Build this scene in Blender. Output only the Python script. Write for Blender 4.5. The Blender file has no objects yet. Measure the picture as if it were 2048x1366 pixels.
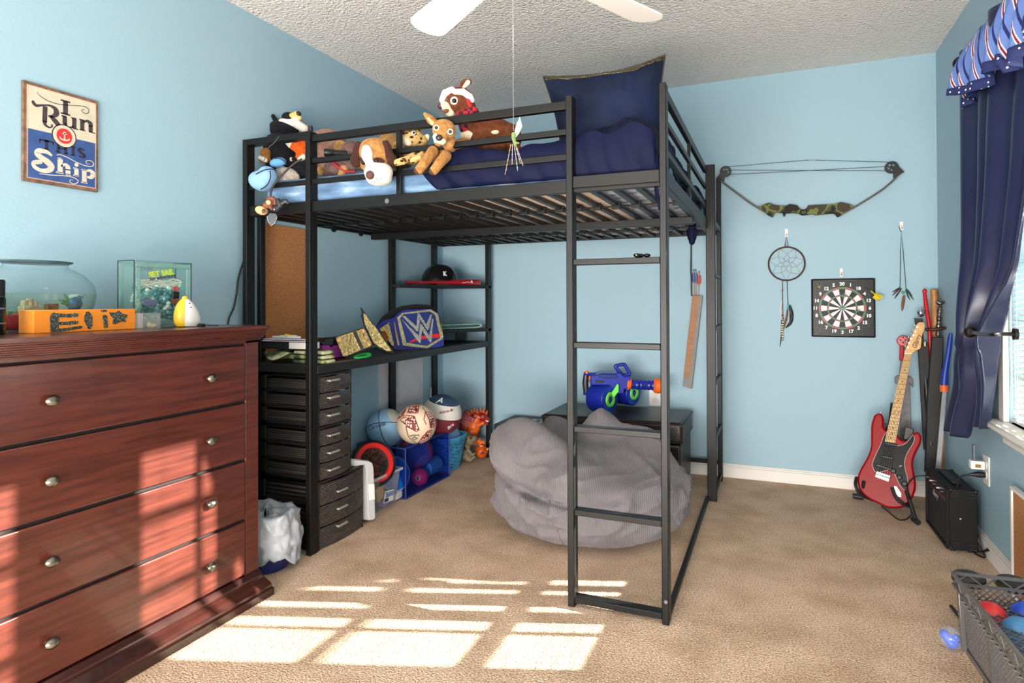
import bpy, math, random
from mathutils import Vector, Matrix, noise
random.seed(7)
SC = bpy.context.scene
COL = SC.collection
V = Vector

# ---------------------------------------------------------------- camera
CAM_P = V((2.2807, -4.1022, 1.0994))
CAM_R = V((0.92204992, 0.38704926, -0.00409986))
CAM_U = V((0.0068766, -0.00578964, 0.9999596))
CAM_F = V((-0.38700989, 0.92204086, 0.00799991))
FPX, CYPX = 1250.19, 591.21
cam = bpy.data.cameras.new('camera')
cam.sensor_width = 36.0
cam.lens = FPX / 2048 * 36.0
cam.shift_y = -(683 - CYPX) / 2048
cam.clip_start = 0.02
camo = bpy.data.objects.new('camera', cam)
COL.objects.link(camo)
m = Matrix.Identity(4)
for i in range(3):
    m[i][0] = CAM_R[i]; m[i][1] = CAM_U[i]; m[i][2] = -CAM_F[i]; m[i][3] = CAM_P[i]
camo.matrix_world = m
SC.camera = camo
SC.cycles.transparent_max_bounces = 24

# ---------------------------------------------------------------- light
SC.view_settings.view_transform = 'Standard'
SC.view_settings.look = 'None'
SC.view_settings.gamma = 1.0
SC.view_settings.use_curve_mapping = False
SC.view_settings.exposure = 0.2
wd = bpy.data.worlds.new('sky'); SC.world = wd; wd.use_nodes = True
bg = wd.node_tree.nodes['Background']
bg.inputs[0].default_value = (0.9, 0.95, 1.0, 1)
bg.inputs[1].default_value = 1.1
SUN_D = V((-1.0, -0.358, -0.47)).normalized()
sl = bpy.data.lights.new('sun', 'SUN'); sl.energy = 60.0; sl.angle = math.radians(0.6); sl.color = (1, 0.95, 0.88)
so = bpy.data.objects.new('sun', sl); COL.objects.link(so); so.location = (6, -1, 4)
so.rotation_euler = SUN_D.to_track_quat('-Z', 'Y').to_euler()

def area(name, loc, tgt, sx, sy, power, col):
    l = bpy.data.lights.new(name, 'AREA'); l.shape = 'RECTANGLE'; l.size = sx; l.size_y = sy
    l.energy = power; l.color = col
    o = bpy.data.objects.new(name, l); COL.objects.link(o); o.location = loc
    o.rotation_euler = (V(tgt) - V(loc)).to_track_quat('-Z', 'Y').to_euler()
    return o
area('rear_fill', (1.5, -7.2, .95), (1.5, 0, 1.15), 3.0, 1.5, 240, (1.0, 0.94, 0.87))  # added soft fill from behind the camera, no fixture there
area('low_fill', (1.75, -5.3, .35), (1.2, -1.2, 1.5), 1.6, .5, 98, (1.0, 0.93, 0.86))  # added low fill, brightens the bed underside and ceiling

# ---------------------------------------------------------------- measuring helpers
def ray(u, v):
    return CAM_R * ((u - 1024) / FPX) + CAM_U * ((CYPX - v) / FPX) + CAM_F
def at(u, v, x=None, y=None, z=None):
    d = ray(u, v)
    if x is not None: t = (x - CAM_P.x) / d.x
    elif y is not None: t = (y - CAM_P.y) / d.y
    else: t = (z - CAM_P.z) / d.z
    return CAM_P + d * t
def on(u, v, p, n):
    d = ray(u, v)
    return CAM_P + d * ((V(p) - CAM_P).dot(n) / d.dot(n))

# ---------------------------------------------------------------- mesh helpers
def frame(z, x=None):
    z = V(z).normalized()
    a = V(x) if x is not None else (V((0, 0, 1)) if abs(z.z) < 0.9 else V((1, 0, 0)))
    xx = (a - z * a.dot(z)).normalized()
    yy = z.cross(xx)
    return Matrix((xx, yy, z)).transposed()
def mat4(R, t):
    M = R.to_4x4(); M.translation = V(t); return M
def axes(x, y, z, o):
    return mat4(Matrix((V(x), V(y), V(z))).transposed(), o)

OFF = {}
class MB:
    def __init__(s): s.v = []; s.f = []; s.mi = []; s.mats = []; s.cur = 0; s.M = None
    def m(s, mat):
        if mat not in s.mats: s.mats.append(mat)
        s.cur = s.mats.index(mat); return s
    def add(s, vs, fs):
        b = len(s.v)
        if s.M: vs = [s.M @ V(p) for p in vs]
        s.v += [V(p) for p in vs]
        for f in fs: s.f.append([i + b for i in f]); s.mi.append(s.cur)
        return s
    def box(s, c, d, R=None):
        c = V(c); vs = []
        for x in (-.5, .5):
            for y in (-.5, .5):
                for z in (-.5, .5):
                    p = V((x * d[0], y * d[1], z * d[2]))
                    vs.append(c + (R @ p if R else p))
        return s.add(vs, [(0, 1, 3, 2), (4, 6, 7, 5), (0, 4, 5, 1), (2, 3, 7, 6), (0, 2, 6, 4), (1, 5, 7, 3)])
    def bb(s, x0, x1, y0, y1, z0, z1):
        return s.box(((x0 + x1) / 2, (y0 + y1) / 2, (z0 + z1) / 2), (abs(x1 - x0), abs(y1 - y0), abs(z1 - z0)))
    def bar(s, p0, p1, w, h, up=(0, 0, 1)):
        p0 = V(p0); p1 = V(p1); d = p1 - p0
        R = frame(d, up)          # local x along up
        return s.box((p0 + p1) / 2, (h, w, d.length), R)
    def tube(s, pts, r, n=10, closed=False, caps=True):
        pts = [V(p) for p in pts]; N = len(pts)
        rs = list(r) if isinstance(r, (list, tuple)) else [r] * N
        vs = []; fs = []; up = None
        for i, p in enumerate(pts):
            a = pts[(i - 1) % N] if (closed or i > 0) else p
            b = pts[(i + 1) % N] if (closed or i < N - 1) else p
            t = b - a
            if t.length < 1e-9: t = V((0, 0, 1))
            t.normalize()
            if up is None: up = V((0, 0, 1)) if abs(t.z) < 0.9 else V((1, 0, 0))
            x = up - t * up.dot(t)
            if x.length < 1e-6: x = t.orthogonal()
            x.normalize(); y = t.cross(x); up = x
            for k in range(n):
                q = 2 * math.pi * k / n
                vs.append(p + (x * math.cos(q) + y * math.sin(q)) * rs[i])
        for i in range(N if closed else N - 1):
            j = (i + 1) % N
            for k in range(n):
                l = (k + 1) % n
                fs.append((i * n + k, i * n + l, j * n + l, j * n + k))
        if not closed and caps:
            fs.append(tuple(reversed(range(n)))); fs.append(tuple(range((N - 1) * n, N * n)))
        return s.add(vs, fs)
    def cyl(s, p0, p1, r0, r1=None, n=24):
        return s.tube([p0, p1], [r0, r0 if r1 is None else r1], n)
    def sph(s, c, r, R=None, nu=24, nv=14):
        if not isinstance(r, (tuple, list)): r = (r, r, r)
        c = V(c); vs = []; fs = []
        for j in range(1, nv):
            a = math.pi * j / nv
            for i in range(nu):
                b = 2 * math.pi * i / nu
                p = V((r[0] * math.sin(a) * math.cos(b), r[1] * math.sin(a) * math.sin(b), r[2] * math.cos(a)))
                vs.append(c + (R @ p if R else p))
        for e in (1, -1):
            p = V((0, 0, r[2] * e)); vs.append(c + (R @ p if R else p))
        t = len(vs) - 2
        for j in range(nv - 2):
            for i in range(nu):
                k = (i + 1) % nu
                fs.append((j * nu + i, (j + 1) * nu + i, (j + 1) * nu + k, j * nu + k))
        for i in range(nu):
            k = (i + 1) % nu
            fs.append((t, i, k)); fs.append((t + 1, (nv - 2) * nu + k, (nv - 2) * nu + i))
        return s.add(vs, fs)
    def lathe(s, prof, c=(0, 0, 0), R=None, n=32, sx=1, sy=1, cap=False):
        c = V(c); vs = []; fs = []; N = len(prof)
        for r, z in prof:
            r = max(r, 1e-5)
            for k in range(n):
                q = 2 * math.pi * k / n
                p = V((r * math.cos(q) * sx, r * math.sin(q) * sy, z))
                vs.append(c + (R @ p if R else p))
        for i in range(N - 1):
            for k in range(n):
                l = (k + 1) % n
                fs.append((i * n + k, i * n + l, (i + 1) * n + l, (i + 1) * n + k))
        if cap and prof[0][0] > 1e-4: fs.append(tuple(reversed(range(n))))
        if cap and prof[-1][0] > 1e-4: fs.append(tuple(range((N - 1) * n, N * n)))
        return s.add(vs, fs)
    def prism(s, pts, d):
        """closed 3-D outline pts extruded by vector d"""
        d = V(d); pts = [V(p) for p in pts]; n = len(pts)
        nn = V((0, 0, 0))
        for i in range(n): nn += pts[i].cross(pts[(i + 1) % n])
        if nn.dot(d) > 0: pts.reverse()
        vs = pts + [p + d for p in pts]
        fs = [tuple(range(n)), tuple(reversed(range(n, 2 * n)))]
        for i in range(n):
            j = (i + 1) % n
            fs.append((i, i + n, j + n, j))
        return s.add(vs, fs)
    def grid(s, fn, nu, nv, wrap=False):
        vs = []; fs = []
        for i in range(nu + (0 if wrap else 1)):
            for j in range(nv + 1): vs.append(fn(i / nu, j / nv))
        W = nv + 1
        for i in range(nu):
            k = (i + 1) % nu if wrap else i + 1
            for j in range(nv): fs.append((i * W + j, k * W + j, k * W + j + 1, i * W + j + 1))
        return s.add(vs, fs)
    def text(s, txt, size, M, ext=0.0008, offset=0.0, shear=0.0, align='CENTER', sx=1.0, spacing=1.0):
        cu = bpy.data.curves.new('t', 'FONT'); cu.body = txt; cu.size = size; cu.extrude = ext
        cu.offset = offset; cu.shear = shear; cu.align_x = align; cu.align_y = 'CENTER'; cu.space_character = spacing
        cu.resolution_u = 4
        o = bpy.data.objects.new('t', cu); COL.objects.link(o)
        dg = bpy.context.evaluated_depsgraph_get(); dg.update()
        me = bpy.data.meshes.new_from_object(o.evaluated_get(dg))
        M2 = M @ Matrix.Diagonal((sx, 1, 1, 1))
        s.add([M2 @ p.co for p in me.vertices], [tuple(p.vertices) for p in me.polygons])
        bpy.data.objects.remove(o); bpy.data.curves.remove(cu); bpy.data.meshes.remove(me)
        return s
    def build(s, name, parent=None, mat=None, org=None, bevel=0, solid=0, sub=0, seg=2, sharp=40, remesh=0, smooth=0, flip=False):
        off = OFF.get(parent, V((0, 0, 0))) if parent else V(org if org is not None else (0, 0, 0))
        me = bpy.data.meshes.new(name)
        me.from_pydata([p - off for p in s.v], [], s.f)
        mats = s.mats or [mat]
        for q in mats: me.materials.append(q)
        if s.mats:
            for p, i in zip(me.polygons, s.mi): p.material_index = i
        for p in me.polygons: p.use_smooth = True
        me.validate(); me.update()
        try: me.set_sharp_from_angle(angle=math.radians(sharp))
        except Exception: pass
        o = bpy.data.objects.new(name, me); COL.objects.link(o)
        if parent: o.parent = parent
        else: o.location = off
        OFF[o] = off
        if remesh:
            r = o.modifiers.new('r', 'REMESH'); r.mode = 'VOXEL'; r.voxel_size = remesh; r.use_smooth_shade = True
            if smooth:
                q = o.modifiers.new('s', 'SMOOTH'); q.iterations = smooth; q.factor = 0.5
            dg = bpy.context.evaluated_depsgraph_get()
            me2 = bpy.data.meshes.new_from_object(o.evaluated_get(dg))
            o.modifiers.clear(); o.data = me2; me2.name = name
            me2.materials.clear(); me2.materials.append(mats[0])
            bpy.data.meshes.remove(me)
        if bevel:
            b = o.modifiers.new('bevel', 'BEVEL'); b.width = bevel; b.segments = seg; b.limit_method = 'ANGLE'; b.angle_limit = math.radians(40)
        if solid:
            q = o.modifiers.new('solid', 'SOLIDIFY'); q.thickness = solid; q.offset = 0
        if sub:
            q = o.modifiers.new('sub', 'SUBSURF'); q.levels = sub; q.render_levels = sub
        return o
def caps(p0, p1, r0, r1=None):     # capsule pieces for blobs
    return ('c', V(p0), V(p1), r0, r0 if r1 is None else r1)
def blob(name, prims, mat, parent, vox=0.006, smooth=4):
    b = MB()
    for q in prims:
        if q[0] == 'c':
            _, p0, p1, r0, r1 = q
            n = max(3, int((p1 - p0).length / max(min(r0, r1) * 0.35, .003)))
            n = min(n, 16)
            for i in range(n + 1):
                t = i / n; b.sph(p0.lerp(p1, t), r0 + (r1 - r0) * t, nu=14, nv=9)
        else:
            b.sph(q[1], q[2], q[3] if len(q) > 3 else None, nu=20, nv=12)
    return b.build(name, parent, mat, remesh=vox, smooth=smooth, org=None)
def tag(o, label, cat, group=None):
    o['label'] = label; o['category'] = cat
    if group: o['group'] = group
    return o
def thing(name, label, cat, loc, group=None):
    o = bpy.data.objects.new(name, None); COL.objects.link(o); o.location = loc; o.empty_display_size = 0.05
    OFF[o] = V(loc)
    return tag(o, label, cat, group)
def struct(o): o['kind'] = 'structure'; return o
def lab(o, l): o['label'] = l; return o

# ---------------------------------------------------------------- materials
def lin(h):
    if isinstance(h, str):
        h = h.lstrip('#'); c = [int(h[i:i + 2], 16) / 255 for i in (0, 2, 4)]
    else: c = [q / 255 for q in h]
    return tuple(q / 12.92 if q <= .04045 else ((q + .055) / 1.055) ** 2.4 for q in c) + (1,)
MATS = {}
def pm(name, col, rough=.5, metal=0, var=0, vs=30, bump=0, bs=200, sheen=0, spec=.5, coat=0, col2=None, stretch=None, detail=3, emit=0):
    if name in MATS: return MATS[name]
    mt = bpy.data.materials.new(name); mt.use_nodes = True
    nt = mt.node_tree; p = nt.nodes['Principled BSDF']
    c = lin(col)
    p.inputs['Base Color'].default_value = c
    p.inputs['Roughness'].default_value = rough
    p.inputs['Metallic'].default_value = metal
    p.inputs['Specular IOR Level'].default_value = spec
    if sheen:
        p.inputs['Sheen Weight'].default_value = sheen; p.inputs['Sheen Roughness'].default_value = .5
        p.inputs['Sheen Tint'].default_value = (min(c[0] * 1.6 + .1, 1), min(c[1] * 1.6 + .1, 1), min(c[2] * 1.6 + .1, 1), 1)
    if coat:
        p.inputs['Coat Weight'].default_value = coat; p.inputs['Coat Roughness'].default_value = .06
    if emit:
        p.inputs['Emission Color'].default_value = c; p.inputs['Emission Strength'].default_value = emit
    if var or bump or col2:
        tc = nt.nodes.new('ShaderNodeTexCoord'); src = tc.outputs['Object']
        if stretch:
            mp = nt.nodes.new('ShaderNodeMapping'); mp.inputs['Scale'].default_value = stretch
            nt.links.new(src, mp.inputs[0]); src = mp.outputs[0]
    if var or col2:
        nz = nt.nodes.new('ShaderNodeTexNoise'); nz.inputs['Scale'].default_value = vs; nz.inputs['Detail'].default_value = detail
        nt.links.new(src, nz.inputs['Vector'])
        rp = nt.nodes.new('ShaderNodeValToRGB')
        a = lin(col2) if col2 else tuple(q * (1 - var) for q in c[:3]) + (1,)
        b = c if col2 else tuple(min(1, q * (1 + var)) for q in c[:3]) + (1,)
        rp.color_ramp.elements[0].color = a; rp.color_ramp.elements[1].color = b
        rp.color_ramp.elements[0].position = .35; rp.color_ramp.elements[1].position = .65
        nt.links.new(nz.outputs['Fac'], rp.inputs[0]); nt.links.new(rp.outputs[0], p.inputs['Base Color'])
    if bump:
        n2 = nt.nodes.new('ShaderNodeTexNoise'); n2.inputs['Scale'].default_value = bs; n2.inputs['Detail'].default_value = 2
        nt.links.new(src, n2.inputs['Vector'])
        bp = nt.nodes.new('ShaderNodeBump'); bp.inputs['Strength'].default_value = min(bump, 1); bp.inputs['Distance'].default_value = .003
        nt.links.new(n2.outputs['Fac'], bp.inputs['Height']); nt.links.new(bp.outputs[0], p.inputs['Normal'])
    MATS[name] = mt
    return mt
def fur(name, col, col2=None, var=.25, vs=60, bs=260):
    return pm(name, col, .95, var=var, vs=vs, bump=.9, bs=bs, sheen=.35, spec=.15, col2=col2)
def clear(name, col=(255, 255, 255), op=.06, rough=.03, gl=1.0, dcol=None, gcol=.8):
    """thin clear glass or plastic: passes light, reflects at grazing angles"""
    if name in MATS: return MATS[name]
    mt = bpy.data.materials.new(name); mt.use_nodes = True; nt = mt.node_tree; nt.nodes.clear()
    out = nt.nodes.new('ShaderNodeOutputMaterial')
    tr = nt.nodes.new('ShaderNodeBsdfTransparent'); tr.inputs[0].default_value = lin(col)
    gs = nt.nodes.new('ShaderNodeBsdfGlossy'); gs.inputs['Roughness'].default_value = rough
    df = nt.nodes.new('ShaderNodeBsdfDiffuse'); df.inputs[0].default_value = lin(dcol or col); gs.inputs[0].default_value = (gcol, gcol, gcol, 1)
    lw = nt.nodes.new('ShaderNodeLayerWeight'); lw.inputs[0].default_value = .5
    fr = nt.nodes.new('ShaderNodeMath'); fr.operation = 'POWER'; fr.inputs[1].default_value = 4.0
    nt.links.new(lw.outputs['Facing'], fr.inputs[0])
    ml = nt.nodes.new('ShaderNodeMath'); ml.operation = 'MULTIPLY_ADD'; ml.inputs[1].default_value = gl * .45; ml.inputs[2].default_value = .035 * gl
    m1 = nt.nodes.new('ShaderNodeMixShader'); m1.inputs[0].default_value = op
    m2 = nt.nodes.new('ShaderNodeMixShader')
    nt.links.new(tr.outputs[0], m1.inputs[1]); nt.links.new(df.outputs[0], m1.inputs[2])
    nt.links.new(fr.outputs[0], ml.inputs[0]); nt.links.new(ml.outputs[0], m2.inputs[0])
    nt.links.new(m1.outputs[0], m2.inputs[1]); nt.links.new(gs.outputs[0], m2.inputs[2])
    nt.links.new(m2.outputs[0], out.inputs[0])
    MATS[name] = mt
    return mt
def nodes(mt):
    return mt.node_tree, mt.node_tree.nodes['Principled BSDF']
def wood(name, c1, c2, rough, stretch, coat=0, vs=14):
    mt = pm(name, c1, rough, coat=coat, col2=c2, vs=vs, stretch=stretch, detail=8)
    return mt
def ramp(nt, src, stops, const=False):
    r = nt.nodes.new('ShaderNodeValToRGB')
    if const: r.color_ramp.interpolation = 'CONSTANT'
    e = r.color_ramp.elements
    while len(e) < len(stops): e.new(.5)
    for k, (p, c) in enumerate(stops): e[k].position = p; e[k].color = lin(c)
    nt.links.new(src, r.inputs[0]); return r.outputs[0]
def camo_mat(name, cols, scale):
    mt = pm(name, cols[0], .85); nt, p = nodes(mt)
    tc = nt.nodes.new('ShaderNodeTexCoord'); nz = nt.nodes.new('ShaderNodeTexNoise')
    nz.inputs['Scale'].default_value = scale; nz.inputs['Detail'].default_value = 1
    nt.links.new(tc.outputs['Object'], nz.inputs['Vector'])
    k = len(cols); st = [(0 if i == 0 else .36 + .28 * i / k, c) for i, c in enumerate(cols)]
    nt.links.new(ramp(nt, nz.outputs['Fac'], st, True), p.inputs['Base Color'])
    return mt

BLACK = pm('black_metal', (15, 15, 15), .42, 0, var=.12, vs=8, spec=.3)
BLKP = pm('black_plastic', (15, 15, 17), .45)
WHT = pm('white_paint', (226, 222, 217), .45)
WHTP = pm('white_plastic', (232, 230, 226), .35)
CHROME = pm('chrome', (220, 220, 222), .12, 1)
STEEL = pm('brushed_steel', (150, 150, 152), .35, 1)
GOLD = pm('gold', (206, 172, 108), .3, 1)
NAVY = pm('navy_fabric', (14, 18, 48), .62, var=.1, vs=10, bump=.25, bs=500, sheen=.04, spec=.12)
RED = pm('red_plastic', (190, 18, 26), .3)

CV = Matrix((CAM_R, CAM_U, -CAM_F)).transposed()      # axes facing the viewer's doorway
class Rig:
    def __init__(s, u, v, y=None, x=None, z=None):
        s.p0 = at(u, v, x=x, y=y, z=z); s.k = (s.p0 - CAM_P).dot(CAM_F) / FPX
    def p(s, u, v, d=0): return on(u, v, s.p0 - CAM_F * (d * s.k), CAM_F)
    def e(s, u, v, a, b, c=None, d=0, rot=0):
        return ('s', s.p(u, v, d), (a * s.k, b * s.k, (c or min(a, b)) * s.k), CV @ Matrix.Rotation(math.radians(rot), 3, 'Z'))
    def c(s, u0, v0, u1, v1, r0, r1=None, d0=0, d1=None):
        return caps(s.p(u0, v0, d0), s.p(u1, v1, d0 if d1 is None else d1), r0 * s.k, (r0 if r1 is None else r1) * s.k)
    def ball(s, mb, u, v, a, b=None, c=None, d=0, rot=0):
        q = s.e(u, v, a, b or a, c, d, rot); return mb.sph(q[1], q[2], q[3], 20, 12)
# ================================================================ room shell
RW, RH, YF = 3.116, 2.467, -7.5
wallm = pm('blue_wall_paint', (152, 183, 198), .55, bump=.12, bs=90, spec=.35)
ceilm = pm('textured_ceiling', (236, 230, 225), .9, bump=1, bs=62)
nt, p = nodes(ceilm)
for n in nt.nodes:
    if n.type == 'BUMP': n.inputs['Distance'].default_value = .02
    if n.type == 'TEX_NOISE': n.inputs['Roughness'].default_value = .7
carp = pm('beige_carpet', (196, 164, 132), .95, bump=1, bs=150, sheen=.2, spec=.1)
nt, p = nodes(carp)
tc = [n for n in nt.nodes if n.type == 'TEX_COORD'][0]
for n in nt.nodes:
    if n.type == 'BUMP': n.inputs['Distance'].default_value = .012
n1 = nt.nodes.new('ShaderNodeTexNoise'); n1.inputs['Scale'].default_value = 170; n1.inputs['Detail'].default_value = 2
n2 = nt.nodes.new('ShaderNodeTexNoise'); n2.inputs['Scale'].default_value = 5; n2.inputs['Detail'].default_value = 4
mx = nt.nodes.new('ShaderNodeMixRGB'); mx.blend_type = 'MULTIPLY'; mx.inputs[0].default_value = 1
nt.links.new(tc.outputs['Object'], n1.inputs[0]); nt.links.new(tc.outputs['Object'], n2.inputs[0])
nt.links.new(ramp(nt, n1.outputs['Fac'], [(.33, (172, 138, 112)), (.5, (220, 190, 164)), (.66, (240, 216, 194))]), mx.inputs[1])
nt.links.new(ramp(nt, n2.outputs['Fac'], [(.35, (226, 222, 216)), (.6, (255, 255, 255))]), mx.inputs[2])
nt.links.new(mx.outputs[0], p.inputs['Base Color'])

struct(MB().bb(-.12, RW + .14, YF - .12, .12, -.1, 0).build('floor', None, carp))
struct(MB().bb(-.12, RW + .14, YF - .12, .12, RH, RH + .1).build('ceiling', None, ceilm))
struct(MB().bb(-.12, 0, YF - .12, .12, 0, RH).build('wall_left', None, wallm))
struct(MB().bb(0, RW + .14, 0, .12, 0, RH).build('wall_back', None, wallm))
struct(MB().bb(0, RW + .14, YF - .12, YF, 0, RH).build('wall_front', None, wallm))
Y1A, Y1B, Y2A, Y2B, ZS, ZT = -1.13, -1.815, -2.115, -2.9, .62, 1.935
b = MB()
XO = RW + .14
b.bb(RW, XO, YF, 0, 0, ZS).bb(RW, XO, YF, 0, ZT, RH)
b.bb(RW, XO, Y1A, 0, ZS, ZT).bb(RW, XO, Y2A, Y1B, ZS, ZT).bb(RW, XO, YF, Y2B, ZS, ZT)
struct(b.build('wall_right', None, wallm))

def skirt(b, x0, y0, x1, y1, nx, ny):
    for t, z0, z1 in ((.014, 0, .066), (.010, .066, .076), (.006, .076, .084)):
        if nx: b.bb(x0, x0 + nx * t, min(y0, y1), max(y0, y1), z0, z1)
        else: b.bb(min(x0, x1), max(x0, x1), y0, y0 + ny * t, z0, z1)
    return b
struct(skirt(MB(), 0, 0, RW, 0, 0, -1).build('baseboard_back', None, WHT, bevel=.002))
struct(skirt(MB(), RW, -.015, RW, YF, -1, 0).build('baseboard_right', None, WHT, bevel=.002))
struct(skirt(MB(), 0, -.015, 0, YF, 1, 0).build('baseboard_left', None, WHT, bevel=.002))

# ---------------------------------------------------------------- windows with blinds
glass = clear('window_glass', (245, 250, 250), .02)
def window(nm, ya, yb, posts, rails):
    b = MB()
    b.bb(RW - .02, RW, yb - .06, ya + .06, ZT, ZT + .06)
    b.bb(RW - .02, RW, ya, ya + .06, ZS, ZT).bb(RW - .02, RW, yb - .06, yb, ZS, ZT)
    w = struct(b.build(nm, None, WHT, bevel=.004, org=(RW, (ya + yb) / 2, ZS)))
    b = MB()
    for y0, y1 in posts: b.bb(RW + .06, RW + .085, y0, y1, ZS, ZT)
    for z in rails: b.bb(RW + .062, RW + .083, yb, ya, z - .014, z + .014)
    b.bb(RW + .06, RW + .085, yb, ya, ZS, ZS + .025).bb(RW + .06, RW + .085, yb, ya, ZT - .03, ZT)
    b.build('frame_and_sun_posts', w, WHT)
    MB().bb(RW + .07, RW + .073, yb, ya, ZS, ZT).build('window_pane', w, glass)
    b = MB()
    b.bb(RW - .07, RW + .06, yb - .1, ya + .09, ZS - .025, ZS)
    b.build('window_sill', w, WHT, bevel=.006)
    b = MB()
    b.bb(RW - .022, RW, yb - .05, ya + .03, ZS - .06, ZS - .025).bb(RW - .034, RW, yb - .055, ya + .035, ZS - .04, ZS - .025)
    b.bb(RW - .016, RW, yb - .048, ya + .028, ZS - .085, ZS - .06)
    b.build('apron', w, WHT, bevel=.004)
    return w
window('window_1', Y1A, Y1B, [(-1.25, -1.20), (-1.36, -1.285), (-1.50, -1.425), (-1.587, -1.565)], (.83, 1.05, 1.26, 1.46, 1.7))  # wide posts added behind the blind to cut sunlight into floor strips
w2 = window('window_2', Y2A, Y2B, [(-2.35, -2.33), (-2.62, -2.58)], (.83, 1.05, 1.26, 1.46, 1.7))
slatm = pm('blind_slat_vinyl', (238, 236, 230), .4)
def blind(ya, yb, lbl, par=None):
    xc = RW + .014
    t = par or thing('window_blind', lbl, 'blind', (xc, (ya + yb) / 2, ZS))
    b = MB(); z = ZS + .03; a = math.radians(11)
    R = Matrix.Rotation(-a, 3, 'Y')
    while z < ZT - .05:
        b.box((xc, (ya + yb) / 2, z), (.025, abs(ya - yb) - .014, .0008), R); z += .0216
    b.build('slats', t, slatm)
    MB().bb(xc - .016, xc + .016, yb + .005, ya - .005, ZT - .04, ZT).build('head_rail', t, WHTP, bevel=.003)
    b = MB().bb(xc - .012, xc + .012, yb + .005, ya - .005, ZS + .006, ZS + .018)
    b.build('bottom_rail', t, WHTP, bevel=.003)
    for k in (.12, .5, .88):
        y = ya + (yb - ya) * k; b = MB()
        for s in (-1, 1): b.tube([(xc + s * .0125, y, ZS + .012), (xc + s * .0125, y, ZT - .03)], .0008, 5)
        b.build('ladder_cord', t, WHTP)
    y = ya - .05
    MB().tube([(xc - .022, y, ZT - .05), (xc - .024, y - .004, 1.2), (xc - .02, y, ZS + .06), (xc - .016, y - .018, ZS + .04), (xc - .018, y - .03, ZS + .08), (xc - .022, y - .035, .95)], .0018, 6).build('pull_cord', t, WHTP)
blind(Y1A, Y1B, 'white slatted window blind partly hidden behind the tied navy curtain')
blind(Y2A, Y2B, '', w2)

# ---------------------------------------------------------------- curtain, valance, rod
def interp(tab, z):
    for (z0, a), (z1, c) in zip(tab, tab[1:]):
        if (z0 >= z >= z1):
            k = (z0 - z) / (z0 - z1) if z0 != z1 else 0
            k = k * k * (3 - 2 * k) * .5 + k * .5
            return a + (c - a) * k
    return tab[-1][1]
satin = pm('navy_satin_curtain', (34, 40, 72), .34, var=.06, vs=6, spec=.5, sheen=.1)
YL = [(2.16, -.875), (1.6, -.875), (1.2, -.875), (.955, -.93), (.8, -.79), (.44, -.565)]
YR = [(2.16, -1.74), (1.65, -1.56), (1.25, -1.40), (1.1, -1.30), (.955, -1.225), (.8, -1.245), (.44, -1.12)]
def curt(u, v):
    zb = .475 + .06 * u + (.06 if u > .62 else 0) * min(1, (u - .62) * 12 if u > .62 else 0)
    z = 2.16 + (zb - 2.16) * v
    yl, yr = interp(YL, z), interp(YR, z)
    tie = math.exp(-((z - .955) / .22) ** 2)
    a = .018 + .02 * tie
    x = 3.045 - a * math.sin(2 * math.pi * (4.2 * u + .15)) - .012 * math.sin(2 * math.pi * (1.7 * u + .4)) - .015 * tie
    if z < .9: x -= .03 * math.sin(math.pi * u) * min(1, (.9 - z) * 3) - .008 * math.sin(9 * z + 12 * u)
    if z > .95: x += .045 * u * u * min(1, (z - .95) * 5) * min(1, max(0, (2.14 - z) * 5))
    x = min(x, 3.088)
    return (x, yl + (yr - yl) * (u + .03 * math.sin(2 * math.pi * 3 * u) * tie), z)
t = thing('window_curtain', 'navy satin curtain tied back at the left side of the window', 'curtain', (3.05, -.9, .45))
MB().grid(curt, 90, 90).build('curtain_panel', t, satin, solid=.0016)
def spline(pts, n=8):
    out = []
    for i in range(len(pts) - 1):
        p0, p1, p2, p3 = pts[max(i - 1, 0)], pts[i], pts[i + 1], pts[min(i + 2, len(pts) - 1)]
        for k in range(n):
            t = k / n
            out.append(tuple(.5 * (2 * p1[j] + (p2[j] - p0[j]) * t + (2 * p0[j] - 5 * p1[j] + 4 * p2[j] - p3[j]) * t * t + (3 * p1[j] - p0[j] - 3 * p2[j] + p3[j]) * t ** 3) for j in range(len(p1))))
    out.append(tuple(pts[-1])); return out
t = thing('curtain_holdback', 'dark bronze curved holdback around the navy curtain', 'holdback', (3.1, -.82, .95))
bronze = pm('dark_bronze', (46, 40, 38), .35, .7)
hp = [at(1998, 668, x=3.06), at(1993, 669, x=2.985), at(1965, 668, x=2.972), at(1940, 664, x=2.98)]
MB().tube([V((RW, hp[0].y, hp[0].z))] + [V(q) for q in spline([tuple(h) for h in hp], 6)], .007, 10).build('hook_arm', t, bronze)
MB().sph(hp[3], (.022, .022, .022)).build('ball_end', t, bronze)
MB().cyl((RW, hp[0].y, hp[0].z), (RW - .012, hp[0].y, hp[0].z), .022).build('mount', t, bronze)
t = thing('curtain_rod', 'dark curtain rod with round finial under the valance', 'curtain rod', (3.05, -.8, 2.15))
MB().tube([(3.05, -.8, 2.15), (3.05, -3.3, 2.15)], .012).build('rod', t, bronze)
MB().sph((3.052, -.765, 2.15), .03).cyl((3.05, -.81, 2.15), (3.05, -.785, 2.15), .018).build('finial', t, bronze)
MB().bar((RW, -.83, 2.15), (3.05, -.83, 2.15), .014, .014).build('bracket', t, bronze)
val = pm('striped_valance', (104, 132, 198), .7, spec=.2)
nt, p = nodes(val)
uv = nt.nodes.new('ShaderNodeTexCoord'); sp = nt.nodes.new('ShaderNodeSeparateXYZ'); nt.links.new(uv.outputs['Object'], sp.inputs[0])
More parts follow.
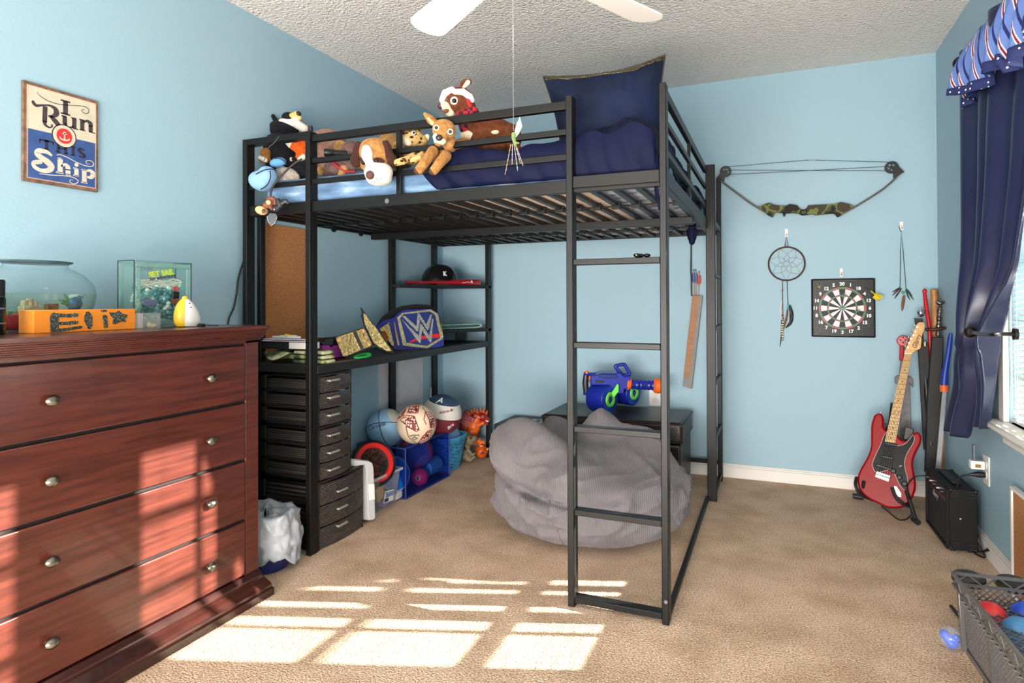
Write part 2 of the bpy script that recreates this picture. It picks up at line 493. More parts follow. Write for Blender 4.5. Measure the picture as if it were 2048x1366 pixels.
a1 = nt.nodes.new('ShaderNodeMath'); a1.operation = 'MULTIPLY'; a1.inputs[1].default_value = -.35; nt.links.new(sp.outputs[2], a1.inputs[0])
a2 = nt.nodes.new('ShaderNodeMath'); a2.operation = 'ADD'; nt.links.new(sp.outputs[1], a2.inputs[0]); nt.links.new(a1.outputs[0], a2.inputs[1])
a3 = nt.nodes.new('ShaderNodeMath'); a3.operation = 'MULTIPLY'; a3.inputs[1].default_value = 17; nt.links.new(a2.outputs[0], a3.inputs[0])
a4 = nt.nodes.new('ShaderNodeMath'); a4.operation = 'FRACT'; nt.links.new(a3.outputs[0], a4.inputs[0])
BL, NV_, WH_, RD_ = (106, 134, 202), (40, 50, 108), (232, 222, 222), (128, 40, 58)
nt.links.new(ramp(nt, a4.outputs[0], [(0, BL), (.2, NV_), (.32, BL), (.58, WH_), (.63, RD_), (.71, WH_), (.76, BL)], True), p.inputs['Base Color'])
star = pm('navy_star_trim', (30, 42, 96), .7)
nt, p = nodes(star)
tc = nt.nodes.new('ShaderNodeTexCoord'); vo = nt.nodes.new('ShaderNodeTexVoronoi'); vo.inputs['Scale'].default_value = 52; vo.inputs['Randomness'].default_value = .3
nt.links.new(tc.outputs['Object'], vo.inputs[0])
nt.links.new(ramp(nt, vo.outputs['Distance'], [(0, (225, 225, 235)), (.2, (30, 42, 96))], True), p.inputs['Base Color'])
def vbot(y):
    d = -.93 - y
    return 1.965 - .085 * min(1, max(0, d) / .4) - .03 * math.sin(d * 11) * min(1, d * 4) * .6 - .028 * (int(d * 4.5) % 2)
def valf(y, k):            # k 0 top .. 1 bottom
    d = -.93 - y
    zt = 2.175; z = zt + (vbot(y) - zt) * k
    x = 3.045 - .045 * math.sin(math.pi * min(1, k * 1.1) * .6) - .022 * (0.35 + k) * math.sin(d * 42 + 1.2 * math.sin(d * 9)) - .012 * k
    return V((min(x, 3.09), y, z))
t = thing('window_valance', 'gathered blue striped valance with navy star trim', 'valance', (3.04, -1.9, 2.0))
MB().grid(lambda u, v: valf(-.92 - 2.3 * u, v * .87), 260, 14).build('gathered_top', t, val, solid=.0015)
MB().grid(lambda u, v: valf(-.92 - 2.3 * u, .87 + .13 * v) - V((.004, 0, 0)), 260, 3).build('star_trim', t, star, solid=.003)
def jab(u, v):
    y = -.905 - .22 * u; z = 2.0 + (1.905 + .05 * u - 2.0) * v
    return V((3.05 - .02 * math.sin(u * 18) - .01, y, z))
MB().grid(lambda u, v: jab(u, v * .55), 40, 5).build('cascade_end', t, val, solid=.0015)
MB().grid(lambda u, v: jab(u, .55 + v * .45) - V((.003, 0, 0)), 40, 4).build('cascade_trim', t, star, solid=.002)

# ---------------------------------------------------------------- ceiling fan with pull chain
HX, HY = 1.655, -2.6
fanw = pm('white_fan_enamel', (238, 235, 230), .3)
DIRS = []
t = thing('ceiling_fan', 'white ceiling fan at the top edge with blades reaching towards bed', 'ceiling fan', (HX, HY, RH))
MB().lathe([(.001, RH), (.075, RH), (.07, RH - .03), (.03, RH - .05), (.016, RH - .055), (.016, RH - .3), (.05, RH - .31), (.115, RH - .34), (.12, RH - .42), (.08, RH - .455), (.05, RH - .47), (.001, RH - .47)], (HX, HY, 0)).build('motor_housing', t, fanw)
for q in ((850, 60), (1300, 40), None, None):
    if q: d = at(*q, z=2.0) - V((HX, HY, 2.0)); RL = d.length - .03; d.normalize(); DIRS.append(d)
    else: d = -DIRS[len(DIRS) - 2]; DIRS.append(d); RL = .56
    s = V((-d.y, d.x, .0)); c = V((HX, HY, 2.0)); pts = []
    for k in range(13):
        q2 = math.pi * (-.5 + k / 12); pts.append(c + d * (RL + .05 * math.cos(q2)) + s * (.062 * math.sin(q2)) + V((0, 0, .012 * math.sin(q2))))
    pts += [c + d * .18 + s * .05 + V((0, 0, .009)), c + d * .18 - s * .05 - V((0, 0, .009))]
    bl = MB().prism(pts, (0, 0, .006)).build('blade', t, fanw, bevel=.002)
    MB().bar(c + d * .09 + V((0, 0, .008)), c + d * .23 + V((0, 0, .008)), .03, .005).build('blade_arm', bl, STEEL)
globe = pm('frosted_lamp_glass', (255, 244, 228), .4, emit=2.2)
MB().lathe([(.045, 1.985), (.085, 1.97), (.09, 1.945), (.06, 1.92), (.001, 1.912)], (HX, HY, 0)).build('light_bowl', t, globe)
MB().cyl((HX, HY, 1.98), (HX, HY, 2.0), .05).build('light_fitter', t, STEEL)
fl = bpy.data.lights.new('fan_bulb', 'POINT'); fl.energy = 3.5; fl.shadow_soft_size = .09; fl.color = (1, .88, .72)
fo = bpy.data.objects.new('fan_bulb', fl); COL.objects.link(fo); fo.location = (HX, HY, 1.82)
c = at(1027, 276, y=HY); xx = c.x
b = MB(); b.tube([(xx, HY, 1.93), (xx, HY, c.z + .02)], .0006, 6)
z = 1.93
while z > c.z + .02: b.sph((xx, HY, z), .0014, nu=6, nv=4); z -= .0046
b.build('pull_chain', t, STEEL)
t = thing('fairy_ornament', 'small green winged fairy ornament with dangling beads on the fan chain', 'ornament', c)
wing = clear('green_wing', (214, 236, 206), .5)
for s, h in ((1, 1), (.6, .8)):
    MB().prism([c + V((0, 0, -.005)), c + V((.014 * s, .004, .012)), c + V((.022 * s, .006, .03 * h)), c + V((.016 * s, .004, .055 * h)), c + V((.004, 0, .022))], (0, .002, 0)).build('wing', t, wing)
blob('body', [caps(c + V((0, 0, .002)), c + V((.006, -.003, -.02)), .006, .004), ('s', c + V((.001, -.002, .008)), (.006, .006, .007)), caps(c + V((0, 0, -.01)), c + V((.016, -.004, -.016)), .0025)], pm('moss_green', (104, 124, 72), .7), t, vox=.0015, smooth=2)
gld = [pm('bead_gold', (150, 136, 104), .4, .3), pm('bead_lilac', (150, 140, 158), .4), pm('bead_grey', (140, 146, 150), .4, .3)]
for k, (dx, ln, dv) in enumerate(((-.016, .075, -.01), (-.006, .05, 0), (.004, .068, .006), (.010, .05, .008), (.013, .056, .012))):
    b = MB(); n = int(ln / .004)
    p0 = c + V((dx * .5, 0, -.018)); p1 = c + V((dx + dv, .004, -.018 - ln))
    b.tube([p0, p1], .0008, 5)
    for i in range(n): b.sph(p0.lerp(p1, i / n), (.0011 if i % 3 else .0019), nu=7, nv=5)
    b.build('bead_strand', t, gld[k % 3])
# ================================================================ loft bed
YN, YB, HB = -1.949, -.07, 1.84
bed = thing('loft_bed', 'black metal loft bed with two ladders, desk and corner shelves', 'bed', (1.0, -1.0, 0))
def post(x0, x1, y0, y1, h=HB):
    return MB().bb(x0, x1, y0, y1, 0, h).build('post', bed, BLACK, bevel=.003)
pA = post(.043, .069, YN, YN + .05)
pB = post(.404, .430, YN, YN + .05)
post(.040, .066, -1.86, -1.83, 1.53)
pC = post(1.589, 1.614, YN, YN + .05)
pD = post(1.922, 1.946, YN, YN + .05)
pE = post(1.936, 1.985, -.533, -.508)
pF = post(1.958, 1.984, -.125, -.07)
post(.018, .044, -.745, -.695, 1.53)
post(.008, .034, -.19, -.14, 1.53)
post(.404, .430, -.12, -.07, 1.53)
MB().cyl((.418, YN + .02, HB), (.418, YN + .02, HB + .025), .009).cyl((.418, YN + .02, HB + .006), (.418, YN + .02, HB + .02), .0105).build('post_pin', pB, BLKP)
MB().bb(.069, .404, YN + .003, YN + .047, HB - .028, HB).build('top_bar', bed, BLACK, bevel=.002)
MB().bb(.069, .404, YN + .006, YN + .044, .02, .045).build('floor_bar', bed, BLACK, bevel=.002)
yr0, yr1 = YN + .012, YN + .037
def rail(nm, x0, x1, y0, y1, z0, z1): return MB().bb(x0, x1, y0, y1, z0, z1).build(nm, bed, BLACK, bevel=.002)
rail('guard_rail', .430, 1.589, yr0, yr1, 1.794, 1.825)
rail('guard_rail', .430, 1.589, yr0, yr1, 1.701, 1.723)
rail('guard_rail', .069, 1.589, yr0 + .002, yr1 - .012, 1.609, 1.632)
sr = rail('side_rail', .069, 1.922, yr0 + .004, yr1 + .004, 1.490, 1.537)
rail('rail_divider', .859, .880, yr0 + .003, yr1 - .003, 1.535, 1.797)
MB().cyl((.815, yr0 + .002, 1.511), (.815, yr0 + .009, 1.511), .011, n=6).cyl((.815, yr0 - .001, 1.511), (.815, yr0 + .004, 1.511), .005).build('bolt', sr, STEEL)
# right side
rail('guard_rail', 1.925, 1.944, YN + .05, -.533, 1.794, 1.828)
rail('guard_rail', 1.927, 1.942, YN + .05, -.533, 1.706, 1.727)
rail('guard_rail', 1.927, 1.942, YN + .05, -.533, 1.600, 1.624)
rail('side_rail', 1.922, 1.945, YN + .05, -.125, 1.490, 1.545)
rail('rail_divider', 1.928, 1.941, -1.25, -1.228, 1.53, 1.797)
rail('floor_rail', 1.927, 1.945, YN + .05, -.533, .005, .028)
# left, far, centre
rail('side_rail', .066, .09, YN + .05, YB - .05, 1.490, 1.535)
rail('side_rail', .034, 1.958, YB - .03, YB - .004, 1.497, 1.545)
rail('floor_rail', .43, 1.958, YB - .03, YB - .005, .02, .045) if 0 else None
rail('centre_beam', .09, 1.925, -1.03, -.985, 1.462, 1.497)
rail('back_bar', 1.5, 1.96, -.095, -.075, .095, .12)
for i in range(22):
    x = .14 + i * .0845
    b = MB().bb(x - .011, x + .011, YN + .042, YB - .035, 1.500, 1.5155)
    for yy in (-1.47, -.55):
        b.box((x, yy, 1.503), (.036, .03, .028))
    b.build('slat', bed, BLACK)
for yy in (-1.47, -.55): MB().tube([(.1, yy, 1.5), (1.92, yy, 1.5)], .0035, 8).build('slat_tie', bed, BLACK)
# ladders
for q in ((668, 460), (722, 467)):
    c = at(*q, x=.095); MB().cyl((.091, c.y, 1.492), (.097, c.y, 1.492), .02, n=20).build('rail_clip', bed, BLKP)
la = MB().bb(1.614, 1.922, YN + .004, YN + .046, 1.503, 1.546).build('ladder', bed, BLACK, bevel=.002)
for z in (1.236, .938, .637, .338, .025):
    MB().bb(1.614, 1.922, YN + .004, YN + .046, z - .010, z + .011).build('rung', la, BLACK, bevel=.002)
    b = MB()
    for x, s in ((1.616, 1), (1.92, -1)): b.cyl((x, YN - .001, z - .0), (x - s * .013, YN - .001, z), .0001, .0001, 4)
la2 = MB().bb(1.96, 1.982, -.508, -.125, 1.51, 1.54).build('ladder', bed, BLACK, bevel=.002)
for z in (1.236, .938, .637, .338, .04):
    MB().bb(1.962, 1.982, -.508, -.125, z - .011, z + .011).build('rung', la2, BLACK, bevel=.002)
for z in (.08,): MB().cyl((1.936, YN - .002, z), (1.936, YN + .003, z), .006).build('bolt', pD, STEEL)
# desk and corner shelves
dk = pm('black_desk_board', (20, 19, 20), .5, var=.2, vs=40)
b = MB().bb(.03, .43, YN + .05, YB - .05, .778, .818)
b.build('desktop', bed, dk, bevel=.003)
def shelf(z):
    return MB().prism([(.044, -.745, z), (.10, -.745, z), (.43, -.16, z), (.43, -.072, z), (.035, -.072, z), (.044, -.14, z)], (0, 0, .02)).build('corner_shelf', bed, dk, bevel=.002)
shelf(1.186); shelf(.886)

# ---------------------------------------------------------------- mattress, comforter, pillow
sky_sheet = pm('blue_cloud_sheet', (118, 158, 205), .8, bump=.2, bs=20)
nt, p = nodes(sky_sheet)
tc = nt.nodes.new('ShaderNodeTexCoord'); mp = nt.nodes.new('ShaderNodeMapping'); mp.inputs['Scale'].default_value = (2.2, 2.2, 9)
nz = nt.nodes.new('ShaderNodeTexNoise'); nz.inputs['Scale'].default_value = 2.5; nz.inputs['Detail'].default_value = 6
nt.links.new(tc.outputs['Object'], mp.inputs[0]); nt.links.new(mp.outputs[0], nz.inputs[0])
nt.links.new(ramp(nt, nz.outputs['Fac'], [(.3, (70, 94, 124)), (.48, (98, 130, 166)), (.58, (120, 152, 184)), (.72, (196, 206, 218))]), p.inputs['Base Color'])
mt = thing('mattress', 'mattress in a pale blue sheet on the loft bed', 'mattress', (1, -1, 1.52))
MB().bb(.12, 1.90, -1.895, -.12, 1.532, 1.655).build('fitted_sheet', mt, sky_sheet, bevel=.035, seg=5)
MB().bb(.15, 1.62, -1.87, -.14, 1.519, 1.531).build('mattress_base', mt, pm('beige_ticking', (226, 200, 180), .9))
b = MB()
def gath(u, v):
    x = 1.62 + .27 * u; y = -1.87 + 1.73 * v
    return (x, y, 1.530 + .008 * noise.noise((x * 26, y * 12, 1)) + .004 * math.sin(y * 60 + 9 * x))
b.grid(gath, 24, 90).build('gathered_hem', mt, pm('grey_sheet_hem', (168, 172, 184), .8), solid=.002)

def comf(u, v):
    # v 0: front drop bottom .. 1: back ; u 0: left edge .. 1: right drop
    L1, L2 = .12, 1.84
    s = v * (L1 + L2)
    xl = .93 - .18 * max(0, min(1, (s - L1) / .5)) + .05 * math.sin(v * 9)
    if s < L1: xl = .93 + (L1 - s) * 1.0
    W = 1.905 - xl; T = W + .14
    q = u * T
    if s < L1: y = -1.893; zz = 1.55 + s * .95
    else: y = -1.893 + (s - L1) * .99; zz = 1.664
    f = 1
    if q < W - .05: x = xl + q; drop = 0
    elif q < W + .05: a_ = (q - W + .05) / .1; x = xl + W - .05 + .05 * math.sin(a_ * 1.57); drop = .05 * (1 - math.cos(a_ * 1.57)) + .001
    else: x = 1.906; drop = q - W + .001
    n = noise.noise((x * 5, y * 4 + 3, 2)) ; n2 = noise.noise((x * 12 + y * 7, y * 14, 5))
    fold = .016 * math.sin(26 * x + 14 * s + 5 * noise.noise((x * 2.5, s * 3, 4))) * (.5 + noise.noise((x * 3, s * 2, 8)))
    n3 = 1 - abs(noise.noise((x * 7 - y * 3.2, y * 5 + x * 2, 9)))
    topz = 1.668 + fold + .02 * n + .014 * n2 + .026 * n3 * n3
    bulge = .05 * math.exp(-((x - 1.72) / .24) ** 2 - ((y + 1.72) / .2) ** 2) + .035 * math.exp(-((x - 1.9) / .2) ** 2) + .016 * math.sin(14 * x + 9 * y + 2 * n) * math.exp(-((y + 1.8) / .2) ** 2) 
    if s < L1:
        k = s / L1; z = 1.548 + (topz + bulge * k - 1.548) * k
        y = -1.893 - .012 * math.sin(math.pi * k) - .9 * abs(fold) - .004 * abs(n2); y = max(y, -1.916)
    else:
        k = min(1, (s - L1) / .09); z = topz + bulge * (.4 + .6 * k)
        y += .0
    edge = min(1, q / .06)
    z = max(z - (1 - edge) * .022, 1.548 if s < L1 else 1.662)
    if drop > 0:
        z -= drop * .98; x += .012 * math.sin(drop * 20 + y * 11) * min(1, drop * 12) + .006 * n2
        x = min(x, 1.92)
    return V((x, min(y, -.09), z))
cf = thing('comforter', 'rumpled navy comforter over the right end of the mattress', 'comforter', (1.4, -1, 1.6))
MB().grid(comf, 110, 130).build('comforter_cover', cf, NAVY, solid=.006)
blob('hanging_corner', [caps(at(1383, 452, y=-.5), at(1384, 484, y=-.5), .026, .017), caps(at(1383, 450, y=-.5), at(1388, 438, y=-.45) , .026, .02), caps(at(1376, 462, y=-.5), at(1380, 478, y=-.5), .012), caps(at(1392, 462, y=-.5), at(1388, 478, y=-.5), .012)], NAVY, cf, vox=.004, smooth=3)

# cushion with sequin back
velvet = pm('navy_velvet', (10, 22, 48), .75, var=.35, vs=7, sheen=.12, spec=.2, bump=.1, bs=300)
seq = pm('gold_sequins', (78, 68, 44), .35, .6, var=.85, vs=160, bump=1, bs=170)
pc = V((1.655, -1.65, 1.81)); lean = math.radians(-6)
px = V((1, .05, .01)).normalized(); pz = V((0, math.sin(lean), math.cos(lean))); py = pz.cross(px)
def pil(u, v, side):
    a, c = 2 * u - 1, 2 * v - 1
    w = .245 * a * (1 - (.30 * (1 - v) ** 1.1 if a < 0 else 0)) * (1 - .10 * (1 - c * c) * abs(a) ** 3); h = .215 * c * (1 - .10 * (1 - a * a) * abs(c) ** 3)
    th = .125 * (max(0, 1 - abs(a) ** 2.6) ** .55) * (max(0, 1 - abs(c) ** 2.6) ** .55)
    wr = .016 * (1 - 2 * abs(noise.noise((a * 6, c * 1.6, side)))) * (abs(c) ** 2) * (c > 0) + .012 * noise.noise((a * 3, c * 3, side + 4))
    dz = .02 * (a > 0) * a * a * (c > 0) * c
    return pc + px * w + pz * (h + .8 * dz) + py * side * -1 * (th * .78 + wr * (th > .01))
cu = thing('throw_pillow', 'large navy velvet throw pillow with gold sequin back at bed corner', 'pillow', pc)
vv = lambda u: .965 - .03 * math.sin(math.pi * u) - .02 * math.exp(-((u - .72) / .12) ** 2) + .012 * noise.noise((u * 6, 2, 1))
MB().grid(lambda u, v: pil(u, v * vv(u), 1), 60, 60).build('velvet_front', cu, velvet)
MB().grid(lambda u, v: pil(u, vv(u) + (1 - vv(u)) * v, 1), 60, 4).tube([pil(i / 40, vv(i / 40), 1) for i in range(41)], .003, 6).build('sequin_top', cu, seq)
MB().grid(lambda u, v: pil(u, v, -1), 40, 40).build('sequin_back', cu, seq)
rim = [pil(i / 40, 0, 1) for i in range(40)] + [pil(1, i / 40, 1) for i in range(40)] + [pil(1 - i / 40, 1, 1) for i in range(40)] + [pil(0, 1 - i / 40, 1) for i in range(40)]
MB().tube(rim, .004, 6, closed=True).build('piping', cu, pm('black_piping', (20, 18, 16), .6))
# ================================================================ dresser and what stands on it
mah = pm('mahogany', (86, 37, 27), .32, coat=.25, col2=(62, 24, 17), vs=9, stretch=(5, .5, 7), detail=9)
mahd = pm('mahogany_dark', (58, 25, 20), .25, coat=.5, col2=(36, 14, 11), vs=5, stretch=(5, .6, 7), detail=9)
gapm = pm('drawer_gap', (18, 8, 7), .8)
pewter = pm('pewter', (120, 116, 106), .32, 1, var=.3, vs=40)
DZ = 1.011
dr = thing('dresser', 'mahogany chest of four wide drawers in sunlight against left wall', 'dresser', (.25, -2.77, 0))
YR_, YL_ = -2.28, -3.26
b = MB().bb(.03, .455, YL_, YR_, .03, .96)
b.bb(.455, .467, YR_ - .062, YR_, .06, .96).bb(.455, .467, YL_, YL_ + .062, .06, .96).bb(.455, .467, YL_, YR_, .944, .96)
b.build('body', dr, mah, bevel=.002)
MB().bb(.4551, .457, YL_ + .06, YR_ - .06, .08, .945).build('drawer_recess', dr, gapm)
b = MB()
b.bb(.02, .53, YL_ - .035, YR_ - .002, DZ - .014, DZ)
for k in range(7):
    q = k / 6; o = .03 + .03 * math.cos(q * math.pi / 2 + .0) - .012
    b.bb(.025, .467 + o, YL_ - o, YR_ - .003, DZ - .014 - .006 * (k + 1), DZ - .0139 - .006 * k)
b.build('top', dr, mah, bevel=.002)
b = MB()
prof = [(.475, .086), (.482, .078), (.487, .072), (.488, .066), (.497, .062), (.508, .055), (.522, .046), (.530, .038), (.531, .03), (.541, .026), (.541, .0)]
for (x0, z0), (x1, z1) in zip(prof, prof[1:]):
    o0, o1 = x0 - .467, x1 - .467
    P = lambda o, z: [(.03, YL_ - o, z), (.467 + o, YL_ - o, z), (.467 + o, YR_ - .004 + o * .1, z), (.03, YR_ - .004 + o * .1, z)]
    b.add(P(o0, z0) + P(o1, z1), [(0, 4, 5, 1), (1, 5, 6, 2), (2, 6, 7, 3), (3, 7, 4, 0)])
o = .475 - .467; b.add(P(o, .086), [(0, 1, 2, 3)]); 
b.build('base_moulding', dr, mahd, sharp=25)
zz = [(.733, .937), (.519, .723), (.297, .508), (.090, .287)]
for (z0, z1), kz in zip(zz, (.835, .618, .402, .184)):
    d = MB().bb(.457, .470, YL_ + .066, YR_ - .066, z0, z1).build('drawer', dr, mah, bevel=.004, seg=3)
    for y in (-3.027, -2.509):
        b = MB().cyl((.470, y, kz), (.484, y, kz), .009, .007)
        b.lathe([(.001, .0), (.014, .0), (.0175, .004), (.0178, .007), (.0165, .0095), (.013, .014), (.007, .0175), (.001, .0185)], (.481, y, kz), frame((1, 0, 0), (0, 1, 0)), sx=1.08, sy=.88)
        b.build('knob', d, pewter)

# fish bowl
FX = .155; c0 = at(72, 600, x=FX); FY = c0.y
bw = clear('bowl_glass', (248, 252, 252), .012, gcol=.35)
water = clear('bowl_water', (236, 243, 236), .02, gl=.4)
fb = thing('fish_bowl', 'round glass fish bowl half full of water with red gravel', 'fish bowl', (FX, FY, DZ))
rb = .172; H = .215
prof = [(.001, .004), (.09, .003), (.11, .01), (.145, .035), (.165, .075), (.172, .11), (.163, .145), (.135, .175), (.108, .19), (.092, .197), (.088, .205), (.094, .213), (.1, .2155), (.096, .2165), (.091, .212)]
MB().lathe([(r, DZ + z) for r, z in prof], (FX, FY, 0), n=48, sx=.72).build('glass_bowl', fb, bw)
MB().lathe([(.088, .212), (.096, .218), (.104, .217), (.102, .212), (.09, .208)], (FX, FY, DZ), n=48, sx=.72).build('rim', fb, clear('rim_glass', (190, 204, 208), .4, dcol=(84, 100, 106)))
MB().lathe([(.001, .0055), (.088, .0055), (.107, .012), (.142, .036), (.162, .075), (.169, .11), (.168, .1165), (.001, .1165)], (FX, FY, DZ), n=48, sx=.72).build('water', fb, water)
grav = pm('red_gravel', (168, 12, 24), .35, var=.5, vs=150, bump=1, bs=160)
MB().lathe([(.001, .006), (.087, .006), (.106, .013), (.14, .037), (.15, .052), (.1, .058), (.001, .055)], (FX, FY, DZ), n=40, sx=.71).build('gravel', fb, grav)
stone = pm('castle_stone', (176, 160, 126), .9, var=.3, vs=60, bump=.6, bs=90)
b = MB()
for k, (dy, h) in enumerate(((-.05, .04), (-.035, .046), (-.02, .036))): b.cyl((FX + .03, FY + dy, DZ + .05), (FX + .03, FY + dy, DZ + .055 + h), .011, .009, 10)
b.box((FX + .03, FY - .035, DZ + .065), (.03, .05, .025)); b.build('stone_castle', fb, stone, bevel=.002)
MB().box((FX + .055, FY + .012, DZ + .067), (.02, .034, .036)).box((FX + .055, FY + .035, DZ + .056), (.02, .05, .008)).build('wooden_ruin', fb, pm('ruin_wood', (120, 84, 52), .9, var=.4, vs=60), bevel=.002)
lf = pm('aquarium_leaf', (86, 122, 66), .6, var=.4, vs=40)
b = MB()
for k in range(22):
    a = random.uniform(0, 6.28); q = random.uniform(.02, .05); p0 = V((FX + .04, FY + .085, DZ + .055))
    tip = p0 + V((math.cos(a) * q * .5, math.sin(a) * q, random.uniform(.02, .062)))
    b.tube([p0, p0.lerp(tip, .5) + V((0, 0, .012)), tip], [.002, .004, .001], 5)
b.build('water_plant', fb, lf)
blob('blue_ornament', [('s', V((FX + .05, FY + .088, DZ + .085)), (.014, .022, .022)), caps(V((FX + .05, FY + .07, DZ + .07)), V((FX + .05, FY + .1, DZ + .105)), .007)], pm('blue_ornament', (44, 104, 140), .3, var=.5, vs=60), fb, vox=.003)
b = MB()
for k in range(26): b.sph((FX + random.uniform(-.05, .07), FY + random.uniform(-.13, -.02), DZ + .058), (.005, .007, .005), nu=6, nv=4)
b.build('green_moss', fb, pm('green_moss', (60, 128, 52), .9))

# black bottle at the left edge
bx = at(-14, 650, x=.3); t = thing('black_bottle', 'black bottle at the far left edge beside the fish bowl', 'bottle', (.3, bx.y, DZ))
MB().lathe([(.001, 0), (.027, 0), (.028, .004), (.028, .1), (.0265, .105)], (.3, bx.y, DZ)).build('bottle_body', t, pm('black_gloss', (16, 15, 17), .2))
MB().lathe([(.0265, .1055), (.0268, .148), (.024, .152), (.001, .152)], (.3, bx.y, DZ)).build('cap', t, BLKP)
MB().lathe([(.0283, .03), (.0283, .034)], (.3, bx.y, DZ)).lathe([(.0283, .07), (.0283, .075)], (.3, bx.y, DZ)).build('silver_band', t, STEEL)

# orange name block
EX = .335; l = at(67, 640, x=EX).y; r = at(271, 640, x=EX).y; h = at(271, 617.5, x=EX).z - DZ
orng = pm('orange_paint', (244, 142, 32), .55, var=.05, vs=20)
glit = pm('dark_glitter', (66, 70, 62), .35, .3, var=.8, vs=420, bump=.5, bs=300)
nt, p = nodes(glit); nz = [n for n in nt.nodes if n.type == 'TEX_NOISE'][0]
nt.links.new(ramp(nt, nz.outputs['Fac'], [(0, (52, 58, 50)), (.58, (76, 84, 74)), (.63, (240, 240, 235))], True), p.inputs['Base Color'])
t = thing('name_block', 'orange painted wooden block with glittery letters and star', 'name block', (EX - .03, (l + r) / 2, DZ))
MB().bb(EX - .07, EX, l, r, DZ, DZ + h).build('block', t, orng, bevel=.002)
W = r - l
def bp_(u, v): return V((EX + .0002, l + W * (u - 330) / (1310 - 330), DZ + h * (915 - v) / (915 - 668)))
def glyph(pts, nm='letter'): return MB().prism([bp_(u, v) for u, v in pts], (.0015, 0, 0)).build(nm, t, glit)
glyph([(468, 760), (475, 715), (500, 695), (530, 705), (620, 716), (700, 706), (724, 716), (720, 745), (640, 755), (548, 748), (545, 800), (640, 798), (700, 790), (726, 802), (716, 828), (640, 836), (546, 832), (545, 872), (640, 866), (740, 850), (764, 858), (756, 880), (660, 896), (540, 910), (472, 905)])
glyph([(782, 735), (795, 700), (815, 690), (840, 712), (860, 760), (858, 850), (845, 890), (815, 893), (800, 840), (778, 790)])
glyph([(960, 740), (985, 732), (1004, 744), (1012, 820), (1014, 884), (976, 886), (968, 820)])
glyph([(940, 682), (970, 672), (1005, 680), (1000, 698), (970, 705), (946, 695)])
glyph([(1026, 705), (1090, 710), (1128, 686), (1160, 722), (1222, 742), (1212, 775), (1190, 785), (1208, 825), (1150, 818), (1085, 850), (1060, 835), (1070, 780), (1036, 735)], 'star')

# glass block bank
GX = .25; l = at(268, 600, x=GX).y; r = at(384, 600, x=GX).y; zt = at(330, 523, x=GX).z; 
GZ0 = DZ + .0
gb = thing('glass_block_bank', 'clear glass block bank filled with teal glass beads and rope', 'glass block', (GX - .04, (l + r) / 2, DZ))
gg = clear('block_glass', (248, 253, 251), .015); ge = clear('block_edge', (196, 226, 220), .22)
cy_ = (l + r) / 2; cz_ = (GZ0 + zt) / 2; hw = (r - l) / 2; hh = (zt - GZ0) / 2
MB().bb(GX - .004, GX, l + .02, r - .02, GZ0 + .02, zt - .02).build('front_face', gb, gg)
MB().bb(GX - .085, GX - .081, l + .02, r - .02, GZ0 + .02, zt - .02).build('back_face', gb, gg)
def ring(x0, x1, w0, w1):
    b = MB()
    b.bb(x0, x1, l + w0, r - w0, zt - w1, zt - w0).bb(x0, x1, l + w0, r - w0, GZ0 + w0, GZ0 + w1)
    b.bb(x0, x1, l + w0, l + w1, GZ0 + w1, zt - w1).bb(x0, x1, r - w1, r - w0, GZ0 + w1, zt - w1); return b
ring(GX - .085, GX, 0, .008).build('side_wall', gb, clear('side_glass', (236, 248, 245), .04), bevel=.003)
ring(GX - .006, GX + .001, .006, .024).build('front_rim', gb, ge, bevel=.003)
ring(GX - .086, GX - .079, .006, .02).build('back_rim', gb, ge, bevel=.003)
tb = MB()
for yy in (l + .002, r - .002):
    tb.tube([(GX - .002, yy, GZ0 + .004), (GX - .002, yy, zt - .002)], .002, 6).tube([(GX - .085, yy, GZ0 + .004), (GX - .085, yy, zt - .002)], .002, 6)
    tb.tube([(GX - .002, yy, zt - .002), (GX - .085, yy, zt - .002)], .002, 6)
tb.build('dark_seam', gb, pm('dark_seam', (38, 46, 46), .3))
bead_c = [pm('bead_teal', (40, 130, 136), .12, spec=.8), pm('bead_aqua', (130, 190, 186), .12, spec=.8), pm('bead_clear', (206, 220, 216), .12, spec=.8)]
bs = [MB(), MB(), MB()]
for k in range(230):
    y = random.uniform(l + .026, r - .026); z = GZ0 + .03 + random.random() ** 1.2 * hh * 1.0
    bs[random.choice((0, 0, 1, 2))].sph((GX - random.uniform(.012, .06), y, z), (.006, .009, .007), nu=8, nv=6)
for b, mm, n in zip(bs, bead_c, ('teal_beads', 'aqua_beads', 'clear_beads')): b.build(n, gb, mm)
b = MB()
for k in range(9):
    y0 = l + .03; pts = [(GX - .02 - .004 * (k % 4), y0 + (r - l - .06) * i / 10, GZ0 + hh * 1.22 + .006 * math.sin(i * 1.3 + k * 2) + .003 * k) for i in range(11)]
    b.tube(pts, .0026, 6)
b.build('rope', gb, pm('white_rope', (226, 218, 206), .8))
def gtext(txt, u, v, size, col, nm, rot=0, ext=.0004, mirror=False, off=0.0, x=GX + .0008):
    c = at(u, v, x=GX); ca, sa = math.cos(rot), math.sin(rot)
    X = V((0, ca, sa)); Y = V((0, -sa, ca))
    if mirror: X = V((0, -ca, -sa))
    return MB().text(txt, size, axes(X, Y, V((1, 0, 0)), (x, c.y, c.z)), ext, off).build(nm, gb, col)
gtext('SET SAIL', 323, 547, .027, pm('lime_print', (176, 196, 40), .5), 'printed_text', .16, off=.0012)
gtext('for adventure', 326, 554.5, .019, pm('dark_print', (40, 40, 48), .5), 'printed_text', .16, off=.0003)
gtext('PIRATES', 322, 537, .019, pm('violet_print', (140, 126, 150), .5), 'printed_text', .04, mirror=True, x=GX - .088)
sc_ = at(351, 590, x=GX)
